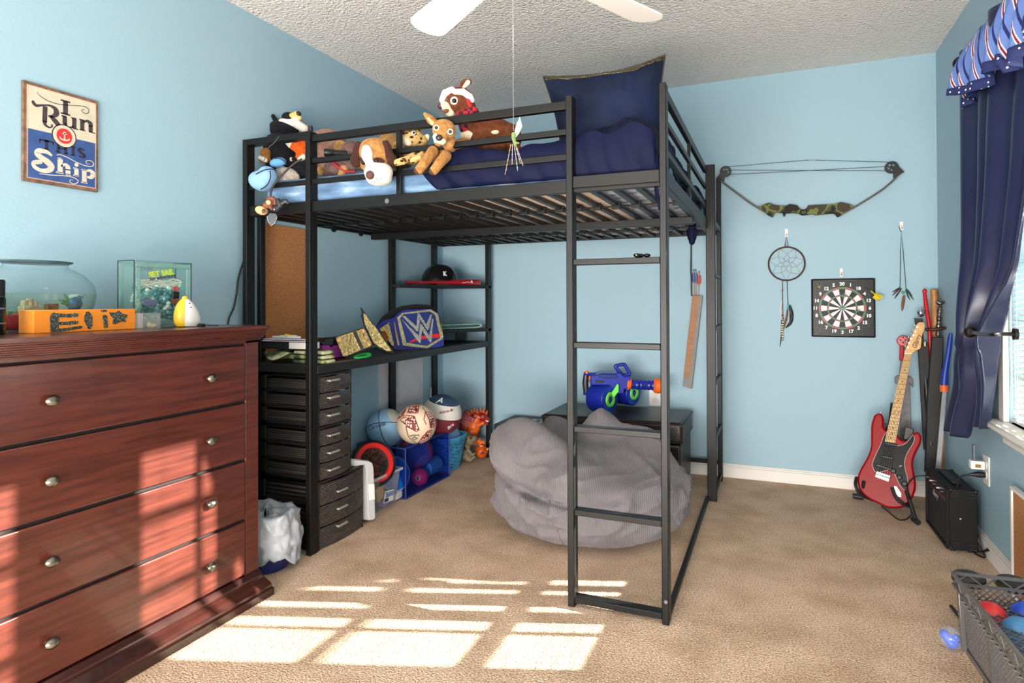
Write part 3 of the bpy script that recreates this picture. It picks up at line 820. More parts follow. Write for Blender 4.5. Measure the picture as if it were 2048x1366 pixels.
MB().bb(GX - .003, GX + .003, sc_.y - .013, sc_.y + .015, sc_.z - .013, sc_.z + .013).build('ship_sail', gb, BLKP, bevel=.003)
MB().prism([sc_ + V((0, -.018, -.015)), sc_ + V((0, .018, -.015)), sc_ + V((0, .013, -.032)), sc_ + V((0, -.014, -.032))], (.004, 0, 0)).build('ship_hull', gb, pm('hull_brown', (120, 62, 34), .6))
b = MB()
for k in range(4): b.bb(GX, GX + .003, sc_.y - .012 + .0066 * k, sc_.y - .009 + .0066 * k, sc_.z + .016, sc_.z + .028)
b.build('striped_flag', gb, pm('flag_red', (196, 60, 60), .6))
dl = at(301, 603, x=GX)
MB().prism([dl + V((.001, -.032, .006)), dl + V((.001, -.005, .008)), dl + V((.001, .03, -.004)), dl + V((.001, .018, -.016)), dl + V((.001, -.02, -.018)), dl + V((.001, -.034, -.008))], (.003, 0, 0)).build('whale_shape', gb, pm('slate_whale', (92, 96, 130), .5), bevel=.0015)

# little acrylic box with shell
c = at(297, 652, x=.33); c.z = DZ
t = thing('acrylic_box', 'tiny clear acrylic box holding a tan seashell', 'box', c)
w = .04
MB().bb(c.x - .03, c.x + .012, c.y - w, c.y + w * .9, DZ, DZ + .052).build('clear_case', t, clear('acrylic', (238, 240, 240), .16))
MB().bb(c.x - .028, c.x - .022, c.y - .032, c.y - .004, DZ + .001, DZ + .05).build('white_card', t, WHT)
blob('seashell', [('s', V((c.x, c.y + .014, DZ + .008)), (.008, .016, .008)), ('s', V((c.x, c.y + .002, DZ + .012)), (.006, .008, .01)), caps(V((c.x, c.y + .02, DZ + .006)), V((c.x, c.y + .032, DZ + .004)), .005, .002)], pm('seashell', (206, 182, 130), .5, var=.2, vs=90), t, vox=.002)

# egg shaped white and yellow lamp with cable
EGX = .36; l = at(353, 652, x=EGX); r = at(399, 652, x=EGX); tp = at(368, 596, x=EGX)
c = V((EGX, (l.y + r.y) / 2, DZ)); hh_ = tp.z - DZ; rr = (r.y - l.y) / 2
t = thing('egg_night_light', 'white and yellow egg shaped gadget trailing a grey cable', 'night light', c)
ep = [(.55, .0), (.86, .02), (1, .15), (1.0, .3), (.93, .48), (.78, .66), (.58, .82), (.34, .94), (.12, .99), (.001, 1)]
def egg(u, v, grow=1):
    r_, z = 0, 0
    k = v * (len(ep) - 1); i = min(int(k), len(ep) - 2); f = k - i
    r_ = ep[i][0] + (ep[i + 1][0] - ep[i][0]) * f; z = ep[i][1] + (ep[i + 1][1] - ep[i][1]) * f
    q = 2 * math.pi * u
    return V((c.x + rr * .72 * r_ * math.cos(q) * grow, c.y + rr * r_ * math.sin(q) * grow - .014 * z, DZ + .0005 + hh_ * z))
MB().grid(egg, 40, 30, wrap=True).build('white_shell', t, WHTP)
MB().grid(lambda u, v: egg(-.5 + .36 * u + .07 * v, v * .96, 1.02), 20, 30).build('yellow_back', t, pm('yellow_plastic', (238, 186, 44), .35))
MB().sph(egg(-.06, .9) + V((.001, -.001, 0)), (.006, .011, .008)).build('yellow_button', t, pm('yellow_plastic', (238, 186, 44), .35))
MB().sph(egg(.0, .66), (.0015, .004, .0018), nu=8, nv=6).sph(egg(-.005, .56), (.0015, .003, .0025), nu=8, nv=6).build('display_marks', t, pm('dark_print', (40, 40, 48), .5))
g = pm('grey_cable', (92, 94, 96), .5)
P = lambda u, v: V((EGX - .03, at(u, v, x=EGX - .03).y, DZ + .0025))
MB().tube([P(352, 651), P(338, 650), V((EGX - .06, P(325, 0).y, DZ + .008)), P(323, 652), P(335, 655), P(352, 653)], .0016, 6).tube([V((GX + .004, at(326, 625, x=GX).y, DZ + .034)), V((.3, at(340, 632, x=.3).y, DZ + .018)), V((.33, at(353, 642, x=.33).y, DZ + .004))], .0018, 6).build('cable', t, g)
c = at(403, 652, x=.40); c.z = DZ
t = thing('cable_connector', 'tiny black cable connector lying right of the egg gadget', 'connector', c)
MB().bb(c.x - .008, c.x + .008, c.y - .011, c.y + .011, DZ, DZ + .005).bb(c.x - .007, c.x + .007, c.y - .009, c.y + .009, DZ + .006, DZ + .011).build('clip', t, BLKP, bevel=.001)
MB().tube([V((c.x, c.y + .01, DZ + .006)), V((c.x + .01, c.y + .035, DZ + .003)), V((c.x + .015, c.y + .06, DZ + .0025))], .0015, 6).build('thin_lead', t, BLKP)

# cable up the wall behind the dresser
pts = [at(u, v, x=.012) for u, v in ((455, 655), (458, 636), (468, 615), (474, 585), (476, 560), (481, 540), (488, 520), (497, 512))]
tag(MB().tube(pts, .004, 8).build('wall_cable', None, BLKP, org=pts[0]), 'black cable snaking up the left wall beside the loft bed', 'cable')

# metal sign
S0, S1 = at(53.8, 164, x=.012), at(193.2, 385.7, x=.012)
ya, yb, za, zb = -2.836, -2.588, 1.50, 1.832
sg = thing('wall_sign', 'weathered metal sign, cream above and blue below, on left wall', 'sign', (.006, (ya + yb) / 2, (za + zb) / 2))
SW, SH = yb - ya, zb - za
rust = pm('rusty_edge', (110, 84, 66), .7, var=.4, vs=40)
cream = pm('cream_enamel', (196, 188, 168), .55, var=.06, vs=30)
blue_e = pm('blue_enamel', (48, 78, 134), .5, var=.1, vs=25)
ink = pm('dark_ink', (58, 48, 54), .6, var=.2, vs=90)
MB().bb(.002, .012, ya, yb, za, zb).build('plate', sg, rust, bevel=.002)
X0 = .0122
def sp_(u, v): return V((X0, ya + SW * u, zb - SH * v))     # sign coords 0..1
def sq(u0, u1, v0, v1, mat, nm, x=0.0006): return MB().bb(X0, X0 + x, sp_(u0, 0).y, sp_(u1, 0).y, sp_(0, v1).z, sp_(0, v0).z).build(nm, sg, mat)
sq(.045, .965, .035, .47, cream, 'cream_field'); sq(.045, .965, .47, .965, blue_e, 'blue_field')
b = MB()
for k in range(64):
    for u in (.052, .958):
        b.box(sp_(u, .03 + .935 * (k + .5) / 64) + V((.0006, 0, 0)), (.0012, .004, .0028), Matrix.Rotation(.6, 3, 'X'))
for k in range(46):
    for v in (.038, .962): b.box(sp_(.05 + .91 * (k + .5) / 46, v) + V((.0006, 0, 0)), (.0012, .0026, .004), Matrix.Rotation(.6, 3, 'X'))
b.build('rope_border', sg, pm('rope_print', (206, 170, 148), .6))
def poly(pts, mat, nm='letter', d=.0009): return MB().prism([sp_(u, v) + V((.0006, 0, 0)) for u, v in pts], (d, 0, 0)).build(nm, sg, mat)
def stroke(b, pts, ws):
    P = [sp_(u, v) + V((.0012, 0, 0)) for u, v in pts]; n = len(P); L = []; R_ = []
    for i in range(n):
        t_ = (P[min(i + 1, n - 1)] - P[max(i - 1, 0)]).normalized(); s_ = V((0, -t_.z, t_.y)); w = ws[i] if isinstance(ws, (list, tuple)) else ws
        L.append(P[i] + s_ * w * SW); R_.append(P[i] - s_ * w * SW)
    vs = L + R_; b.add(vs, [(i, i + 1, n + i + 1, n + i) for i in range(n - 1)]); return b
def sstroke(b, pts):     # pts (u,v,w)
    q = spline(pts); return stroke(b, [(a[0], a[1]) for a in q], [a[2] for a in q])
cw = pm('cream_ink', (204, 193, 175), .6, var=.08, vs=60)
# I  R u n
b = MB(); stroke(b, [(.535, .1), (.535, .235)], .033); stroke(b, [(.47, .1), (.6, .1)], .011); stroke(b, [(.47, .235), (.6, .235)], .011); b.build('letter', sg, ink)
b = MB(); stroke(b, [(.27, .21), (.265, .37)], .03)
sstroke(b, [(.13, .185, .008), (.12, .2, .02), (.16, .225, .02), (.24, .205, .012), (.33, .19, .014), (.40, .21, .03), (.415, .255, .036), (.37, .29, .022), (.31, .3, .012)])
sstroke(b, [(.34, .3, .02), (.40, .335, .034), (.455, .375, .03), (.53, .40, .01)])
sstroke(b, [(.265, .36, .03), (.27, .395, .02), (.32, .415, .012), (.36, .4, .01), (.35, .38, .016)])
b.build('letter', sg, ink)
b = MB(); stroke(b, [(.525, .26), (.525, .34)], .03); sstroke(b, [(.525, .335, .03), (.55, .365, .02), (.6, .365, .014), (.645, .34, .01)]); stroke(b, [(.655, .255), (.655, .365)], .03); stroke(b, [(.48, .26), (.55, .26)], .008); stroke(b, [(.61, .256), (.68, .256)], .008); stroke(b, [(.64, .365), (.71, .365)], .008); b.build('letter', sg, ink)
b = MB(); stroke(b, [(.765, .25), (.765, .36)], .03); stroke(b, [(.72, .25), (.79, .25)], .008); stroke(b, [(.73, .36), (.81, .36)], .008); sstroke(b, [(.78, .275, .01), (.83, .25, .018), (.88, .265, .03), (.885, .3, .03)]); stroke(b, [(.885, .29), (.885, .36)], .03); stroke(b, [(.86, .36), (.95, .362)], .008); b.build('letter', sg, ink)
def fl(pts, mat): 
    b = MB(); sstroke(b, pts); return b.build('flourish', sg, mat)
fl([(.17, .08, .003), (.2, .115, .004), (.3, .145, .005), (.45, .15, .005), (.62, .125, .004), (.8, .1, .005), (.86, .13, .005), (.83, .17, .005), (.77, .165, .004), (.76, .14, .003), (.8, .135, .003)], ink)
c = sp_(.52, .47)
for r_, mat, d, nm in ((.165, ink, .0012, 'badge_edge'), (.15, cream, .0016, 'badge_ring'), (.105, pm('badge_red', (196, 44, 46), .5), .002, 'badge_centre')):
    MB().cyl(c + V((0, 0, 0)), c + V((d, 0, 0)), r_ * SW, n=40).build(nm, sg, mat)
b = MB(); stroke(b, [(.52, .435), (.52, .505)], .009); stroke(b, [(.49, .447), (.55, .447)], .007); sstroke(b, [(.455, .485, .006), (.47, .503, .01), (.52, .512, .011), (.57, .503, .01), (.585, .485, .006)]); stroke(b, [(.505, .432), (.535, .432)], .012)
for p_ in b.v: p_.x += .0014
b.build('anchor', sg, cream)
dnv = pm('navy_ink', (34, 34, 54), .6)
b = MB()
def slab(u, v0, v1, w=.02): stroke(b, [(u, v0), (u, v1)], w); stroke(b, [(u - .035, v0), (u + .035, v0)], .007); stroke(b, [(u - .035, v1), (u + .035, v1)], .007)
slab(.29, .555, .645); stroke(b, [(.2, .56), (.38, .56)], .012); stroke(b, [(.205, .555), (.205, .59)], .008); stroke(b, [(.375, .555), (.375, .59)], .008)
slab(.44, .56, .65); slab(.54, .56, .65); stroke(b, [(.44, .605), (.54, .605)], .01); slab(.64, .562, .652)
sstroke(b, [(.8, .575, .01), (.75, .563, .014), (.715, .58, .02), (.75, .605, .022), (.8, .63, .02), (.77, .652, .014), (.715, .64, .01)])
b.build('letters', sg, dnv)
b = MB(); sstroke(b, [(.36, .70, .014), (.29, .672, .026), (.2, .675, .034), (.17, .705, .036), (.22, .74, .038), (.3, .772, .042), (.35, .815, .042), (.31, .858, .034), (.22, .87, .026), (.14, .845, .026), (.13, .805, .026), (.2, .79, .03), (.22, .805, .015)]); b.build('letter', sg, cw)
b = MB(); stroke(b, [(.465, .715), (.465, .86)], .034); stroke(b, [(.41, .86), (.51, .86)], .01); stroke(b, [(.43, .715), (.48, .71)], .01); sstroke(b, [(.48, .79, .012), (.53, .765, .02), (.565, .785, .033), (.57, .82, .033)]); stroke(b, [(.57, .81), (.57, .865)], .033); stroke(b, [(.54, .865), (.61, .865)], .01); b.build('letter', sg, cw)
b = MB(); stroke(b, [(.685, .785), (.685, .86)], .03); stroke(b, [(.64, .785), (.7, .783)], .009); stroke(b, [(.64, .86), (.72, .86)], .009); b.cyl(sp_(.685, .745) + V((.001, 0, 0)), sp_(.685, .745) + V((.002, 0, 0)), .028 * SW, n=16); b.build('letter', sg, cw)
b = MB(); stroke(b, [(.795, .785), (.795, .92)], .033); stroke(b, [(.75, .786), (.81, .784)], .009); stroke(b, [(.75, .92), (.84, .92)], .009); sstroke(b, [(.82, .79, .012), (.88, .78, .022), (.92, .81, .036), (.89, .85, .026), (.82, .855, .012)]); b.build('letter', sg, cw)
fl([(.42, .685, .004), (.46, .672, .006), (.56, .685, .006), (.68, .715, .005), (.8, .735, .006), (.9, .73, .006), (.93, .695, .006), (.88, .67, .005), (.82, .685, .005), (.83, .71, .004), (.87, .71, .003)], cw)
fl([(.2, .905, .004), (.35, .9, .006), (.5, .885, .006), (.64, .885, .006), (.71, .915, .006), (.66, .95, .006), (.6, .94, .005), (.6, .915, .004), (.64, .915, .003)], cw)
# ================================================================ on the desk and the corner shelves
DT = .818
# hanging cork board on the left wall
ya, yb = at(532, 560, x=.012).y, at(627, 560, x=.012).y
cork = pm('cork', (190, 130, 82), .95, col2=(158, 100, 58), vs=230, bump=.3, bs=300)
t = thing('cork_board', 'tall cork board on the left wall behind the desk', 'cork board', (.006, (ya + yb) / 2, .83))
MB().bb(.001, .012, ya, yb, .83, 1.478).build('cork_sheet', t, cork)
# magazines, black box, camouflage things at the near end
def yx(u, v, x): return at(u, v, x=x)
P = lambda u, v: at(u, v, y=-1.84)
x0, x1 = P(521, 700).x, P(640, 720).x
t = thing('black_game_box', 'flat black box with white end label under the magazines on desk', 'box', (.25, -1.78, DT + .07))
zb0 = P(560, 703).z; zb1 = P(560, 690).z
zb0 = DT + .062; zb1 = zb0 + .036
MB().bb(.075, .355, -1.862, -1.79, zb0, zb1).build('box_body', t, pm('black_card', (22, 22, 26), .5), bevel=.002)
MB().bb(.235, .356, -1.8626, -1.86, zb0 + .004, zb1 - .003).bb(.3551, .3556, -1.858, -1.80, zb0 + .004, zb1 - .003).build('white_label', t, WHT)
mc = [(214, 206, 210), (90, 70, 100), (226, 222, 224)]
for k in range(3):
    b = MB(); z = zb1 + .0035 * k
    dx = (0, .004, -.006)[k]
    b.bb(.08 + dx, .345 + dx, -1.868 + .006 * k, -1.80, z, z + .0034)
    o = b.build('magazine', None, pm('magazine_%s' % 'abc'[k], mc[k], .4, var=.2, vs=8), org=(.2, -1.75, z), bevel=.0008)
    tag(o, ('lowest of the three magazines lying on the flat black box', 'purplish middle magazine in the stack on the black box', 'pale topmost magazine in the stack on the black box')[k], 'magazine', 'magazines on the black box')
z = zb1 + .0105
t = thing('folded_socks', 'pale grey and yellow cloth bundle on top of the magazines', 'cloth', (.18, -1.8, z))
blob('grey_cloth', [caps(V((.11, -1.83, z + .007)), V((.24, -1.83, z + .009)), .0065, .008), caps(V((.13, -1.80, z + .008)), V((.22, -1.8, z + .01)), .008), caps(V((.21, -1.84, z + .009)), V((.27, -1.83, z + .008)), .008, .006)], pm('grey_cloth', (200, 200, 206), .9), t, vox=.003)
blob('yellow_patch', [caps(V((.195, -1.838, z + .017)), V((.245, -1.832, z + .013)), .006, .004)], pm('yellow_cloth', (222, 176, 70), .8), t, vox=.002)
camo1 = camo_mat('camo_green', [(52, 56, 44), (86, 112, 50), (150, 156, 110), (188, 188, 150)], 14)
t = thing('camouflage_hat', 'camouflage cloth hat with black edge on the near desk end', 'hat', (.16, -1.84, DT))
blob('crown', [('s', V((.16, -1.80, DT + .032)), (.085, .06, .027)), ('s', V((.23, -1.79, DT + .03)), (.06, .055, .022))], camo1, t, vox=.005)
MB().grid(lambda u, v: V((.08 + .16 * u, -1.855 - .035 * math.sin(math.pi * u) * v, DT + .048 - .034 * math.sin(math.pi * u) * v - .004 * v)), 16, 8).build('brim', t, camo1, solid=.004)
MB().tube([(.08 + .16 * i / 16, -1.855 - .036 * math.sin(math.pi * i / 16), DT + .046 - .036 * math.sin(math.pi * i / 16)) for i in range(17)], .0035, 6).build('black_piping', t, BLKP)
t = thing('camouflage_pouch', 'camouflage pouch with dark zip strips beside the bed post', 'pouch', (.36, -1.78, DT))
c = V((.34, -1.74, DT))
for k in range(3):
    MB().bb(.25, .425 - .004 * k, -1.86 + .004 * k, -1.77, DT + .001 + k * .02, DT + .018 + k * .02).build('pouch_layer', t, camo1, bevel=.007, seg=3)
for k in range(2): MB().bb(.255, .42 - .004 * k, -1.857, -1.775, DT + .018 + k * .02, DT + .021 + k * .02).build('zip_strip', t, BLKP)
# magenta and black figure case
c = at(683, 700, x=.30)
t = thing('magenta_case', 'black and magenta rounded case leaning behind the camouflage pouch', 'case', (.30, c.y, DT))
A = at(662, 668, x=.3); B = at(697, 668, x=.3); 
pts = [at(u, v, x=.3) for u, v in ((644, 684), (650, 676), (690, 672), (696, 676), (697, 692), (645, 692))]
MB().prism(pts, (-.05, 0, 0)).build('black_top', t, pm('black_gloss', (16, 15, 17), .2), bevel=.006, seg=3)
pts = [at(u, v, x=.3) for u, v in ((645, 690), (658, 689), (663, 695), (669, 690), (692, 689))]
pts += [V((.3, at(697, 700, x=.3).y, DT + .003)), V((.3, at(650, 700, x=.3).y, DT + .003))]
MB().prism(pts, (-.05, 0, 0)).build('magenta_body', t, pm('magenta', (158, 36, 140), .35), bevel=.004)
# belts: curved strap along a desk-standing path
strapm = pm('black_leather', (22, 20, 20), .45, bump=.3, bs=200)
gold2 = pm('chased_gold', (226, 190, 128), .34, .75, var=.5, vs=110, bump=.8, bs=120)
def quad(pts, x, d): return [at(u, v, x=x) for u, v in pts]
t = thing('gold_title_belt', 'championship belt with rectangular gold plate and spiked black strap', 'belt', (.34, at(720, 700, x=.36).y, DT))
n_ = V((.86, -.45, .24)).normalized(); p0 = at(720, 690, x=.37)
def bo(u, v, k=0): return on(u, v, p0 + n_ * k, n_)
MB().prism([bo(u, v) for u, v in ((670, 674), (726, 655), (745, 688), (744, 696), (692, 717), (687, 713))], n_ * -.006).build('strap', t, strapm, bevel=.001)
MB().prism([bo(u, v, .003) for u, v in ((672, 677), (674, 674), (726, 657), (730, 658), (744, 688), (742, 692), (691, 713), (686, 712))], n_ * -.004).build('gold_plate', t, gold2, bevel=.0015)
MB().prism([bo(u, v, .004) for u, v in ((705, 665), (712, 662), (728, 697), (721, 700))], n_ * -.002).build('polished_band', t, pm('polished_silver', (226, 222, 214), .12, 1))
for u, v in ((678, 681), (727, 662), (738, 689), (690, 708)): MB().cyl(bo(u, v, .0035), bo(u, v, .0065), .006, n=14).cyl(bo(u, v, .006), bo(u, v, .0075), .003, n=10).build('rosette', t, pm('rose_gold', (176, 110, 70), .3, 1))
# spiky side plate fanned upright
n2 = V((.75, -.6, .2)).normalized(); p1 = at(750, 672, x=.33)
MB().prism([on(u, v, p1, n2) for u, v in ((721, 615), (724, 616), (731, 627), (745, 646), (754, 660), (770, 678), (786, 700), (790, 707), (776, 705), (757, 697), (745, 688), (736, 668), (727, 650), (722, 630), (724, 626))], n2 * -.006).build('side_strap', t, strapm, bevel=.001)
MB().prism([on(u, v, p1 + n2 * .003, n2) for u, v in ((727, 627), (731, 628), (746, 650), (750, 652), (768, 680), (784, 702), (774, 702), (758, 693), (747, 685), (738, 666), (730, 648))], n2 * -.004).build('side_plate', t, gold2, bevel=.001)
# blue title belt with the big W
bl = thing('blue_title_belt', 'blue leather championship belt with large jewelled W emblem plate', 'belt', (.3, at(835, 690, x=.36).y, DT))
n3 = V((.80, -.55, .22)).normalized(); p3 = at(835, 660, x=.335)
def bo3(u, v, k=0.0): return on(u, v, p3 + n3 * k, n3)
Z3 = lambda x, y: (640 + x / 7.585, 600 + y / 7.5875)
def poly3(pts, k, d, mat, nm, bev=.0008): return MB().prism([bo3(*Z3(x, y), k) for x, y in pts], n3 * -d).build(nm, bl, mat, bevel=bev)
bluel = pm('blue_leather', (34, 44, 128), .4, bump=.2, bs=200)
bluep = pm('blue_plate', (28, 50, 122), .35, .3, bump=.8, bs=420)
rail_ = pm('jewelled_gold', (224, 198, 146), .3, .7, var=.7, vs=230, bump=.6, bs=230)
poly3([(840, 400), (960, 310), (1120, 270), (1170, 215), (1260, 150), (1660, 130), (1780, 190), (1830, 240), (1880, 610), (1880, 690), (1640, 765), (1240, 765), (1120, 740), (1090, 690)], 0, .006, bluel, 'blue_strap', .0015)
out = [(1172, 265), (1250, 195), (1680, 140), (1790, 210), (1862, 590), (1630, 735), (1262, 690)]
poly3(out, .005, .005, rail_, 'plate_border')
poly3([(1215, 275), (1270, 215), (1670, 175), (1745, 225), (1825, 575), (1625, 695), (1315, 650)], .0075, .0035, bluep, 'blue_field')
poly3([(1345, 645), (1450, 575), (1640, 525), (1820, 510), (1808, 572), (1640, 580), (1470, 612), (1385, 650)], .009, .002, pm('red_enamel', (196, 36, 36), .3), 'red_swoosh', .0003)
gem = pm('jewel_paving', (214, 206, 190), .2, .8, var=.7, vs=260, bump=.7, bs=260)
poly3([(1240, 235), (1290, 240), (1465, 400), (1480, 200), (1510, 205), (1610, 370), (1680, 215), (1700, 225), (1650, 440), (1630, 460), (1520, 290), (1490, 470), (1470, 475)], .011, .003, gem, 'upper_emblem', .0004)
poly3([(1240, 290), (1500, 545), (1520, 360), (1545, 365), (1660, 545), (1700, 280), (1722, 290), (1690, 640), (1670, 640), (1550, 460), (1525, 655), (1505, 650)], .012, .003, gem, 'lower_emblem', .0004)
for pts in ([(1118, 330), (1140, 325), (1210, 685), (1180, 690)], [(1815, 265), (1832, 270), (1875, 560), (1860, 570)]): poly3(pts, .005, .004, pm('polished_gold', (220, 192, 140), .2, 1), 'gold_bar', .0008)
poly3([(905, 440), (1045, 340), (1125, 680), (1100, 700), (1000, 560)], .005, .004, gold2, 'side_plate')
poly3([(925, 470), (990, 470), (1040, 560), (1020, 640), (960, 560)], .0075, .003, pm('amber_plate', (150, 84, 30), .3, .8), 'side_medallion', .0005)
n_st = 26; b = MB(); Ptop = [(855, 385), (940, 260), (1080, 150), (1260, 85), (1450, 62), (1640, 72), (1740, 120), (1800, 200)]
back = [bo3(*Z3(x, y), -.05) for x, y in Ptop]
low = [bo3(*Z3(x, 420), -.05) for x, y in Ptop]
b.prism(back + list(reversed(low)), n3 * -.006); b.build('back_strap', bl, strapm, bevel=.001)
# green band
c = at(722, 708, x=.40); t = None
R0 = [V((.385 + .022 * math.sin(2 * math.pi * i / 30), at(725, 708, x=.385).y + .055 * math.cos(2 * math.pi * i / 30), DT + .008 + .006 * math.cos(2 * math.pi * i / 30 + .5))) for i in range(30)]
tag(MB().tube(R0, .0075, 8, closed=True).build('green_wristband', None, pm('green_rubber', (38, 168, 74), .35, var=.3, vs=80), org=R0[0]), 'shiny green rubber ring lying on the desk under gold belt', 'wristband')
# bronze coloured paper strip under the belts
q = [V((.30, -1.86, DT + .0004)), V((.425, -1.86, DT + .0004)), V((.425, at(715, 722, x=.425).y, DT + .0004))]
tag(MB().prism([V((.36, -1.85, DT)), V((.427, -1.84, DT)), V((.427, -1.60, DT))], (0, 0, .0008)).build('brown_paper', None, pm('brown_paper', (120, 98, 64), .6), org=q[0]), 'brown paper sheet lying on the desk in front of pouch', 'paper')
# black object at the far end of the desk
a, c_ = at(888, 662, y=-.22), at(913, 688, y=-.22)
t = thing('black_speaker', 'small black rounded case on the far end of the desk', 'case', ((a.x + c_.x) / 2, -.2, DT))
MB().bb(.24, c_.x, -.24, -.09, DT + .001, .882).build('case_body', t, BLKP, bevel=.02, seg=4)
# teal folded strap on the lower shelf
t = thing('teal_strap', 'folded teal and white belt with metal studs on lower corner shelf', 'belt', (.3, -.2, .906))
teal = pm('teal_strap', (150, 190, 176), .6)
pts = [(.14, -.50, .912), (.26, -.37, .912), (.365, -.20, .914), (.395, -.16, .925), (.375, -.19, .938), (.27, -.355, .937), (.14, -.505, .935)]
q = spline([tuple(p) for p in pts], 6)
b = MB(); vs = []
for p in q: vs += [V(p) + V((-.03, .035, 0)), V(p)]
b.add(vs, [(2 * i, 2 * i + 1, 2 * i + 3, 2 * i + 2) for i in range(len(q) - 1)]); b.build('strap', t, teal, solid=.008)
b = MB()
for k in range(6): b.sph((.18 + .03 * k, -.455 + .045 * k, .943), (.010, .010, .006), nu=10, nv=6)
b.build('metal_studs', t, GOLD)
# batting helmet and mini bat on the upper shelf
SZ = 1.206
c = V((.175, -.36, SZ))
hl = thing('batting_helmet', 'glossy black batting helmet with white letter K on the upper shelf', 'helmet', c)
gloss = pm('black_gloss', (16, 15, 17), .2)
ex = V((.75, .66, 0)); ey = V((-.66, .75, 0))
def hel(u, v):
    q = 2 * math.pi * u; a = math.pi / 2 * v
    r = math.cos(a) ** .8
    return c + ex * (.125 * math.cos(q) * r) + ey * (.100 * math.sin(q) * r) + V((0, 0, .012 + .128 * math.sin(a)))
MB().grid(hel, 40, 14, wrap=True).build('shell', hl, gloss, solid=.004)
def brim(u, v):
    q = math.pi * (u - .5)
    p = c + ex * ((.118 + .085 * v) * math.cos(q) * (1 if v else 1)) + ey * (.09 * math.sin(q)) + V((0, 0, .034 - .022 * v))
    return p
MB().grid(brim, 24, 6).build('brim', hl, gloss, solid=.004)
nn = (ex * .45 - ey * .89 + V((0, 0, .15))).normalized(); kc = at(889, 548, y=c.y - .03)
kp = on(889, 548, c - ey * .098 + ex * .045 + V((0, 0, .06)), nn)
XX = V((0, 0, 1)).cross(nn).normalized(); YY = nn.cross(XX)
MB().text('K', .04, axes(XX, YY, nn, kp + nn * .004), .002, .002).build('letter', hl, pm('white_decal', (235, 235, 238), .4))
p0, p1 = at(824, 573, x=.06), at(963, 573, x=.405)
p0.z = p1.z = SZ + .014
p0 = V((.085, -.64, SZ + .0145)); p1 = V((.405, -.20, SZ + .021))
d = (p1 - p0); L = d.length
t = thing('mini_bat', 'small red baseball bat along the front of the upper shelf', 'bat', p0)
redw = pm('red_lacquer', (150, 20, 34), .25, coat=.5)
MB().lathe([(.001, 0), (.013, 0), (.014, .006), (.010, .012), (.0085, .03), (.009, .12), (.0125, .25), (.019, .38), (.0205, .44), (.020, L - .01), (.014, L), (.001, L)], p0, frame(d), n=20).build('bat_body', t, redw)
nb = V((.8, -.58, .1)).normalized(); 
pp = p0 + d * .86 + nb * .021
X = d.normalized(); Z_ = nb - X * nb.dot(X); Z_.normalize(); Y = Z_.cross(X)
MB().text('R', .022, axes(X, Y, Z_, pp), .0008, .0006).text('Kannapolis', .010, axes(X, Y, Z_, pp - X * .05), .0006, .0002).build('white_script', t, pm('white_decal', (235, 235, 238), .4)) if 0 else MB().text('R', .024, axes(X, Y, Z_, pp), .0008, .0006).tube([pp - X * .075 - Y * .008, pp - X * .03, pp - X * .012 - Y * .004], .0013, 5).build('white_script', t, pm('white_decal', (235, 235, 238), .4))

# ================================================================ under the desk
dark = pm('espresso_plastic', (30, 25, 24), .45, var=.2, vs=50)
rat = pm('woven_brown_plastic', (62, 54, 52), .42, bump=1, bs=60)
nt, p = nodes(rat)
tc = [n for n in nt.nodes if n.type == 'TEX_COORD'][0]
br = nt.nodes.new('ShaderNodeTexBrick'); br.inputs['Scale'].default_value = 26; br.inputs['Mortar Size'].default_value = .04
br.inputs['Color1'].default_value = lin((84, 76, 73)); br.inputs['Color2'].default_value = lin((54, 48, 46)); br.inputs['Mortar'].default_value = lin((26, 22, 21))
mp = nt.nodes.new('ShaderNodeMapping'); mp.inputs['Rotation'].default_value = (0, math.pi / 2, math.pi / 2); mp.inputs['Scale'].default_value = (1, 1, 1)
cb = nt.nodes.new('ShaderNodeCombineXYZ'); sp = nt.nodes.new('ShaderNodeSeparateXYZ')
nt.links.new(tc.outputs['Object'], sp.inputs[0]); nt.links.new(sp.outputs[1], cb.inputs[0]); nt.links.new(sp.outputs[2], cb.inputs[1])
nt.links.new(cb.outputs[0], br.inputs['Vector']); nt.links.new(br.outputs[0], p.inputs['Base Color'])
bm = [n for n in nt.nodes if n.type == 'BUMP'][0]; nt.links.new(br.outputs[0], bm.inputs['Height']); bm.inputs['Strength'].default_value = .6
hndl = pm('silver_handle', (186, 180, 170), .35, .6)
